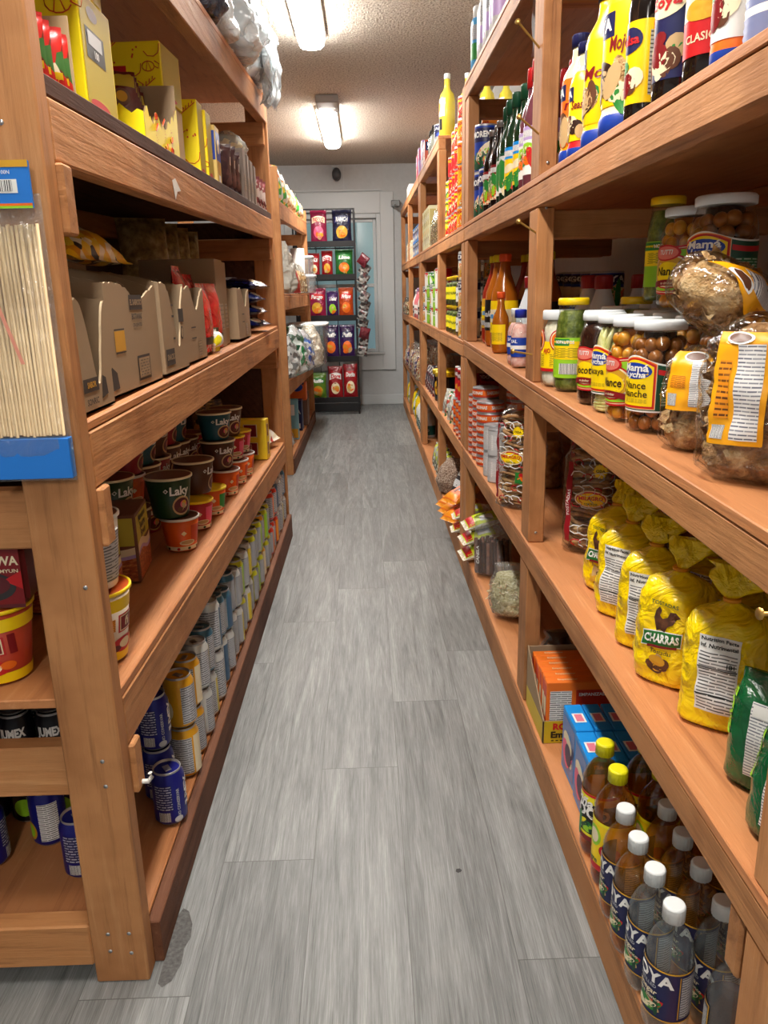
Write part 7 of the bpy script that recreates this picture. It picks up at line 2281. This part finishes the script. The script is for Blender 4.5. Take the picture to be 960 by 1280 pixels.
# bottom shelf: two-high rows of drink cans
def zk(y): return yl_(L_BOT, y, .0012)
def blue_can_deco(b, L):
    S = L.S(0, 0); h = L.z1; W = L.perim(h * .5)
    rect(b, S, -W * .20, h * .34, -W * .03, h * .82, 'small_print_navy', .0007, 8, 2)
    rect(b, S, -W * .17, h * .12, -W * .06, h * .30, 'barcode_print', .0008, 8, 1)
    text(b, S, 'NO CONSERVAR', W * .03, h * .45, .0085, 'silver', .001, .02, rot=PI / 2)
    text(b, S, 'JUMEX', W * .16, h * .58, .024, 'white', .001, .05, rot=PI / 2, fit=.07)
    ell(b, S, W * .27, h * .32, .016, .02, 'gold', .0008); ell(b, S, W * .27, h * .32, .011, .015, 'lime', .0011)
    ell(b, S, W * .02, h * .14, .009, .007, 'silver', .0008)
    rect(b, S, W * .38, h * .15, W * .56, h * .85, 'nutrition_panel', .0008, 12, 2)
def juice_deco(c, band, word):
    def f(b, L):
        S = L.S(0, 0); h = L.z1; W = L.perim(h * .5)
        rect(b, S, -W * .12, h * .12, W * .14, h * .86, 'small_print_silver', .0007, 10, 2)
        rect(b, S, W * .16, h * .1, W * .46, h * .88, band, .0007, 12, 2)
        text(b, S, word, W * .31, h * .5, .02, 'white', .0011, .04, rot=PI / 2, fit=h * .55)
        ell(b, S, -W * .28, h * .4, .014, .024, band, .0008)
    return f
RC_, HC = .033, .1222
k_blue = can('blue juice can standing at the shelf edge behind the end post', RC_, HC, plain('can_blue', (24, 28, 124), .3, .25), blue_can_deco)
k_yel = can('k', RC_, HC, plain('can_amber', (222, 160, 30), .3, .2), juice_deco('can_amber', 'cream', 'MANGO'))
k_wht = can('k', RC_, HC, plain('can_pale', (206, 208, 204), .3, .3), juice_deco('can_pale', plain('band_lemon', (220, 196, 40), .35), 'PINA'))
k_cyn = can('k', RC_, HC, plain('can_cyan', (66, 112, 136), .3, .3), juice_deco('can_cyan', plain('band_steel', (60, 96, 130), .35), 'COCO'))
k_lim = can('k', RC_, HC, plain('can_lime', (196, 196, 40), .3, .2), juice_deco('can_lime', 'lime', 'LIMON'))
k_red = can('k', RC_, HC, plain('can_guava', (214, 60, 40), .3, .2), juice_deco('can_guava', 'can_orange', 'GUAVA'))
tallc = can('k', RC_, .140, 'can_pale', juice_deco('can_pale', 'band_steel', 'COCO'))
NAMES = {k_blue: 'blue', k_yel: 'amber', k_wht: 'pale lemon', k_cyn: 'pale blue', k_lim: 'lime yellow', k_red: 'red', tallc: 'tall silver'}
GK = 'drink cans in rows on the bottom shelf'
first = {}
def drop(p, x, y, z, rz, lab):
    put(p, (x, y, z), rz, lab, GK)
put(k_blue, (-.428, 1.375, zk(1.375)), RD(35), None, GK)
for lv in range(2):
    drop(k_blue, -.468, 1.453, zk(1.453) + (HC + .0012) * lv, RD(35), 'blue drink can behind the one at the shelf edge, ' + ('upper layer' if lv else 'lower layer'))
seqA = [k_yel, k_yel, k_wht, k_wht, tallc, tallc, k_wht, tallc, k_wht, k_lim, k_wht, k_wht, k_lim, k_lim, k_lim, k_yel, k_lim, k_lim, k_red, k_red, k_red, k_wht, k_wht, k_wht, k_wht]
cnt = {}
for i, p in enumerate(seqA):
    y = 1.535 + .0825 * i
    if y > 3.58:
        break
    single = p is k_red and i == 18
    for lv in range(1 if single else 2):
        q = p if lv == 0 or p is not k_wht or i % 3 else k_cyn
        if p is tallc and lv == 1:
            q = k_cyn if i % 2 else tallc
        h = .140 if p is tallc else HC
        x = -.432 - .004 * ((i * 3) % 2)
        drop(q, x, y, zk(y) + (h + .0012) * lv, RD(40 + 23 * ((i * 7 + lv * 3) % 5 - 2)), '%s drink can in the aisle row, %s from the blue one, %s' % (NAMES[q], ORD[min(i, 19)] if i < 20 else 'twenty-' + ORD[i - 20], 'upper layer' if lv else 'lower layer'))
seqB = [k_blue, k_blue, k_blue, k_yel, k_cyn, k_wht, k_cyn, k_wht, k_blue, k_wht, k_lim, k_wht, k_yel, k_lim, k_lim, k_yel, k_yel, k_red, k_red, k_wht, k_red, k_wht, k_wht, k_red, k_wht, k_wht]
for i, p in enumerate(seqB):
    y = 1.46 + .0825 * i
    if y > 3.57:
        break
    if i == 0:
        continue
    for lv in range(2):
        drop(p, -.508, y, zk(y) + (HC + .0012) * lv, RD(30 + 31 * ((i * 5 + lv) % 5 - 2)), '%s drink can in the second row, %s from the rack end, %s' % (NAMES[p], ORD[min(i, 19)] if i < 20 else 'twenty-' + ORD[i - 20], 'upper layer' if lv else 'lower layer'))
for i in range(24):
    y = 1.46 + .088 * i
    p = seqB[(i * 5 + 2) % len(seqB)]
    for lv in range(2):
        drop(p, -.582, y, zk(y) + (HC + .0012) * lv, RD(30), '%s drink can in the third row, %s from the rack end, %s' % (NAMES[p], ORD[min(i, 19)] if i < 20 else 'twenty-' + ORD[i - 20], 'upper layer' if lv else 'lower layer'))
# blue cans seen through the end of the rack
GE = 'blue juice cans seen through the open rack end'
for i, (x, y, rz, lab) in enumerate(((-.560, 1.235, 40, 'blue juice can standing alone just inside the open rack end'), (-.655, 1.325, 215, 'blue juice can showing its white nutrition table at the rack end'), (-.745, 1.265, 140, 'blue juice can with green fruit picture at the rack end'))):
    put(k_blue, (x, y, zk(y)), RD(rz), lab, GE)
k_blk = can('k', RC_, HC, plain('can_black', (22, 22, 30), .3, .3), lambda b, L: (text(b, L.S(0, 0), 'JUMEX', 0, .085, .026, 'white', .001, .05, fit=.05), ell(b, L.S(0, 0), 0, .04, .02, .02, 'lime', .0008)))
for r in range(2):
    for c in range(4):
        for lv in range(3):
            if r == 0 and c in (0,) and lv == 0:
                pass
            put(k_blk, (-.656 - .072 * c, 1.40 + .075 * r if c else 1.405 + .075 * r, zk(1.40 + .075 * r) + (HC + .0012) * lv), RD(10), 'black juice can in the three-high stacks at the rack end, %s across, %s row, %s' % (ORD[c], ORD[r], lev[lv]), 'black juice cans stacked three high')
# ------------------------------------------------------------------ set-back rack on the left, near the window wall
def zu(t, y):
    k = (y - 5.02) / 2.26
    return t[0] * (1 - k) + t[1] * k + .006
pn = busy('peanut_bag', [(226, 206, 170), (210, 180, 130), (240, 226, 196), (190, 150, 100)], 50)
gy_ = busy('green_yellow_pack', [(60, 160, 60), (240, 200, 40), (236, 236, 226), (230, 120, 40), (220, 220, 210)], 34)
for i, (y, m, h, lab) in enumerate(((5.25, gy_, .24, 'green, yellow and white bag on top of the set-back rack, first in line'), (5.55, gy_, .22, 'green, yellow and white bag on top of the set-back rack, second in line'), (5.9, pn, .19, 'bag of peanuts on top of the set-back rack, third in line'), (6.25, pn, .18, 'bag of peanuts on top of the set-back rack, fourth in line'), (6.6, gy_, .16, 'orange and green bag on top of the set-back rack, fifth in line'), (6.95, pn, .14, 'low bag of peanuts on top of the set-back rack, last in line'))):
    put(pillow('food_bag', lab, .26, h, .11, m, None, 300 + i), (-.575, y, zu(U_T, y)), RD(60), None, 'food bags on the set-back rack', (RD(-10), 0))
put(plainbox('snack_box', 'small blue and orange box tucked under the top shelf of the set-back rack', .14, .16, .09, 'blue', 'navy', 'GALLETA'), (-.60, 5.75, zu(U_2, 5.75) + .207), 0)
put(carton('support_box', 'cardboard box under the small blue and orange box on the set-back rack', .2, .24, .19, 'cardboard', None), (-.64, 5.75, zu(U_2, 5.75)), 0)
put(sack('foil_bag', 'crumpled silver bag on the second shelf of the set-back rack', [(0, .08, .07), (.03, .11, .09), (.16, .10, .08), (.28, .06, .05), (.33, .04, .02)], foil, .25, 18, 2), (-.56, 5.42, zu(U_2, 5.42)))
put(pillow('food_bag', 'red bag leaning on the second shelf of the set-back rack', .16, .24, .08, film('dull_red_film', (170, 50, 46), .3, .6, 20), None, 311), (-.52, 5.98, zu(U_2, 5.98)), RD(60), None, None, (RD(-16), 0))
for i, y in enumerate((6.2, 6.42, 6.64)):
    put(herb_bag('pale tan bag on the second shelf of the set-back rack, %s past the red one' % ORD[i], 320 + i, pn, .22, .08, .07), (-.55, y, zu(U_2, y)), RD(50), None, 'pale tan bags on the set-back rack')
wb_ = bottle('paper_roll', 'tall white roll standing on the second shelf of the set-back rack', [(0, .055), (.004, .058), (.36, .058), (.364, .03)], 'white', 'white', None, None, cat='roll')
put(wb_, (-.56, 6.86, zu(U_2, 6.86)))
def tub(lab, w, d, h, part='tub_wall'):
    t = thing('plastic_tub', lab, 'tub')
    L = Loft([(0, w * .42, d * .42, 5), (.006, w * .44, d * .44, 5), (h, w * .5, d * .5, 5)])
    b = MB(); L.skin(b, clear('frosted_tub', (236, 242, 244), .2, 1.2, 0, .22), 40, None, top=False); b.build(part, t)
    b = MB(); Loft([(h - .008, w * .52, d * .52, 5), (h + .008, w * .52, d * .52, 5), (h + .014, w * .48, d * .48, 5)]).skin(b, 'lid_white', 40); b.build('lid', t)
    return t
put(tub('clear lidded tub at the far end of the second shelf, lower one', .15, .2, .14), (-.50, 7.10, zu(U_2, 7.1)), 0, None, 'clear lidded tubs on the set-back rack')
put(tub('clear lidded tub at the far end of the second shelf, upper one', .15, .2, .14), (-.515, 7.09, zu(U_2, 7.1) + .157), 0, None, 'clear lidded tubs on the set-back rack')
put(tub('big clear tub with white lid jutting from the third shelf of the set-back rack', .34, .66, .335), (-.50, 6.86, zu(U_3, 6.72)), 0)
sb = [(0, .08, .10), (.03, .12, .14), (.14, .12, .15), (.26, .09, .11), (.34, .04, .05)]
put(sack('produce_bag', 'clear bag of white foam cups bulging from the third shelf', sb, 'thin_film', .22, 16, 5, inner=('cups', whitemix, .15, 30)), (-.46, 6.36, zu(U_3, 6.36)), 0)
put(sack('produce_bag', 'clear bag of blue wrapped bottles on the third shelf', [(z * .9, a * .9, c * .9) for z, a, c in sb], 'thin_film', .22, 16, 6, inner=('bottles', busy('blue_wrap', [(40, 90, 190), (230, 236, 240), (90, 140, 210), (240, 240, 244)], 24), .2, 24)), (-.50, 5.92, zu(U_3, 5.92)), 0)
put(sack('produce_bag', 'clear bag with green bottle tops on the third shelf', sb, 'thin_film', .22, 16, 7, inner=('bottles', busy('green_wrap', [(40, 150, 90), (220, 232, 226), (20, 90, 60), (236, 240, 240)], 22), .2, 24)), (-.53, 5.50, zu(U_3, 5.50)), 0)
put(sack('produce_bag', 'grey clear bag at the near end of the third shelf', [(z * .8, a * .8, c * .8) for z, a, c in sb], 'thin_film', .22, 16, 8, inner=('contents', busy('grey_wrap', [(120, 124, 124), (200, 204, 204), (70, 76, 74), (230, 232, 230)], 26), .2, 24)), (-.54, 5.20, zu(U_3, 5.2)), 0)
zb_ = .1064
put(carton('picture_book', 'tall pale cyan box standing on the bottom of the set-back rack', .17, .05, .30, plain('pale_cyan', (120, 176, 190), .5), lambda b, F: (rect(b, F['front'], -.08, .01, .08, .08, 'gold', .0006, 1, 1), rect(b, F['front'], -.06, .18, .06, .26, 'white', .0006, 1, 1))), (-.605, 5.75, zb_), 0)
put(carton('detergent_box', 'navy box with white print on the bottom of the set-back rack', .15, .14, .24, 'navy', lambda b, F: (rect(b, F['front'], -.06, .02, .06, .06, 'white', .0006, 1, 1), text(b, F['front'], 'ROMA', 0, .15, .045, 'white', .001, .03))), (-.60, 6.18, zb_), 0)
put(carton('detergent_box', 'orange and blue box standing on a brown carton on the set-back rack bottom', .15, .14, .145, 'orange', lambda b, F: (ell(b, F['front'], 0, .11, .05, .035, 'blue', .0006), rect(b, F['front'], -.06, .13, .06, .165, 'navy', .0006, 1, 1))), (-.585, 6.50, zb_ + .201), 0)
put(carton('support_box', 'brown carton carrying the orange and blue box', .2, .2, .20, 'box_cocoa', None), (-.60, 6.50, zb_), 0)
put(sack('foil_bag', 'crumpled clear bag at the near end of the bottom of the set-back rack', [(0, .06, .06), (.03, .075, .08), (.09, .06, .06), (.13, .03, .03)], 'thin_film', .3, 20, 9, inner=('contents', 'silver', .2, 30)), (-.60, 5.42, zb_), 0)
for i, y in enumerate((6.8, 7.05)):
    put(plainbox('dark_box', 'dark brown box at the far end of the bottom of the set-back rack, %s' % ORD[i], .16, .2, .2, 'brown', 'maroon', 'CAFE'), (-.62, y, zb_), 0, None, 'dark boxes on the set-back rack bottom')

# ------------------------------------------------------------------ wire snack stand before the window
XA, XB, YA, YC = -.66, -.085, 7.70, 8.02
o = (-.3725, 7.86, 0)
SN = thing('snack_stand', 'black wire stand full of chip bags in front of the window', 'display stand', o)
for x in (XA, XB):
    for y in (YA, YC):
        b = MB(); b.box((x - .009 - o[0], y - .009 - o[1], 0), (x + .009 - o[0], y + .009 - o[1], 1.93), 'black_metal', .002); b.build('upright', SN)
SHZ = [.13, .53, .92, 1.30, 1.60]
for z in SHZ:
    b = MB()
    for y in (YA, YC):
        b.box((XA - o[0], y - .006 - o[1], z - .012), (XB - o[0], y + .006 - o[1], z), 'black_metal', .001)
    for i in range(13):
        x = XA + (XB - XA) * i / 12 - o[0]
        b.tube([(x, YA - o[1], z - .004), (x, YC - o[1], z - .004)], .003, 'black_metal', 6)
    b.build('wire_shelf', SN)
    b = MB()
    b.box((XA - o[0], YA - .012 - o[1], z - .012), (XB - o[0], YA - .006 - o[1], z + .042), 'black_metal', .001)
    b.build('front_lip', SN)
b = MB()
for i in range(4):
    x = XA + (XB - XA) * i / 3 - o[0]
    b.tube([(x, YC - o[1], .1), (x, YC - o[1], 1.92)], .004, 'black_metal', 6)
b.box((XA - o[0], YC - .006 - o[1], 1.915), (XB - o[0], YC + .006 - o[1], 1.93), 'black_metal', .001)
b.box((XA - o[0], YA - .006 - o[1], 1.915), (XB - o[0], YA + .006 - o[1], 1.93), 'black_metal', .001)
b.build('back_grid', SN)
b = MB(); b.box((XA - o[0], YA - .016 - o[1], .03), (XB - o[0], YA - .010 - o[1], .115), 'black_metal', .002); b.build('base_panel', SN)
def chip(lab, c1, w1, accent, seed, w, h, word, wordc='white'):
    def deco(b, S):
        ell(b, S, 0, h * .36, w * .30, h * .17, accent, .0012)
        sprite(b, S, ['gold', 'orange', 'tan', accent], -w * .3, h * .18, w * .3, h * .46, 6, seed, .0015)
        b.grid(lambda u, v: S(-w * .40 + w * .8 * u, h * .60 + h * .16 * v + h * .05 * math.sin(u * 3), .0014), 10, 2, w1)
        text(b, S, word, 0, h * .70, h * .16, wordc, .0024, .05, fit=w * .66, shear=.2)
        rect(b, S, -w * .44, h * .03, w * .44, h * .08, w1, .001, 10, 1)
    return pillow('chip_bag', lab, w, h, .09, c1, deco, seed, crimp=.014)
pur, mag = film('purple_film', (58, 32, 84), .25, .6, 20), film('magenta_film', (140, 30, 66), .25, .6, 20)
nav, grn, rdf, orf = film('navy_film', (26, 28, 56), .25, .6, 20), film('chip_green', (36, 104, 46), .25, .6, 20), film('chip_red', (150, 24, 32), .25, .6, 20), film('chip_orange', (186, 72, 30), .25, .6, 20)
lmf = film('chip_lime', (94, 138, 44), .25, .6, 20)
def snack(xc, zi, w, h, lab, film_, w1, acc, word, seed, wc='white', y=YA + .055, rz=0):
    put(chip(lab, film_, w1, acc, seed, w * .93, h, word, wc), (xc, y, SHZ[zi] + .0012), RD(rz), None, 'chip bags on the black wire stand', (RD(-6), 0))
snack(-.420, 4, .17, .33, 'dark purple chip bag with cream sign panel lettered in red, top of the wire stand', mag, 'cream', 'pink', 'PAKE TAXO', 1, 'red')
snack(-.200, 4, .20, .33, 'navy chip bag with golden snack picture, top of the wire stand', nav, 'navy', 'gold', 'RANCH', 2, 'silver')
snack(-.478, 3, .118, .24, 'small dark red chip bag, second shelf of the wire stand, first from the racks', rdf, 'darkred', 'cream', 'CHILE', 3)
snack(-.352, 3, .118, .26, 'red and white chip bag, second shelf of the wire stand, middle', rdf, 'white', 'gold', 'Churrito', 4, 'red')
snack(-.190, 3, .185, .27, 'green chip bag with orange snack picture, second shelf of the wire stand', grn, 'green', 'orange', 'Lime', 5)
snack(-.465, 2, .19, .30, 'magenta chip bag, third shelf of the wire stand, first from the racks', mag, 'red', 'gold', 'Fuego', 6)
snack(-.315, 2, .125, .27, 'small purple chip bag, third shelf of the wire stand, middle', pur, 'purple', 'lime', 'Taki', 7)
snack(-.183, 2, .155, .30, 'orange-red chip bag, third shelf of the wire stand, window side', orf, 'red', 'orange', 'Fritos', 8)
snack(-.345, 1, .17, .34, 'purple chip bag with white lettering, fourth shelf of the wire stand, first', pur, 'navy', 'orange', 'Puffs', 9)
snack(-.185, 1, .165, .34, 'purple chip bag with white lettering, fourth shelf of the wire stand, second', pur, 'navy', 'orange', 'Puffs', 10)
snack(-.485, 1, .13, .24, 'green chip bag, fourth shelf of the wire stand, behind the clear tub', grn, 'lime', 'cream', 'Lime', 11)
snack(-.490, 0, .18, .28, 'lime green chip bag, bottom shelf of the wire stand', lmf, 'green', 'gold', 'Ruffle', 12)
snack(-.315, 0, .16, .34, 'red chip bag with white lettering, bottom shelf of the wire stand, middle', rdf, 'white', 'cream', 'Dore', 13, 'red')
snack(-.165, 0, .155, .36, 'red chip bag with white lettering, bottom shelf of the wire stand, window side', rdf, 'red', 'cream', 'Dorite', 14)
# clip strips of small bags on the side of the stand
gry = busy('grey_pack', [(90, 92, 92), (150, 150, 146), (60, 60, 62), (190, 190, 186), (96, 60, 60)], 40, .3)
t = thing('clip_strip', 'grey clip strip fixed to the window side of the wire stand', 'strip', (XB + .011, 7.70, .60))
b = MB(); b.box((0, -.012, 0), (.003, .012, 1.02), 'grey', .0005); b.build('strip', t)
for i in range(11):
    z = 1.47 - .085 * i
    m = film('maroon_small', (110, 36, 48), .25, .6, 22) if i in (0, 8) else gry
    put(pillow('small_packet', '%s packet hanging on the clip strip, %s from the top' % ('maroon' if i in (0, 8) else 'grey', ORD[i]), .10, .105, .03, m, None, 330 + i), (XB + .052 + .010 * math.sin(i * 1.7), 7.645 + .042 * (i % 2), z - .05), RD(-6 + 14 * (i % 3 - 1)), None, 'small packets on the clip strip', (RD(6), RD(38 - 3 * i)))
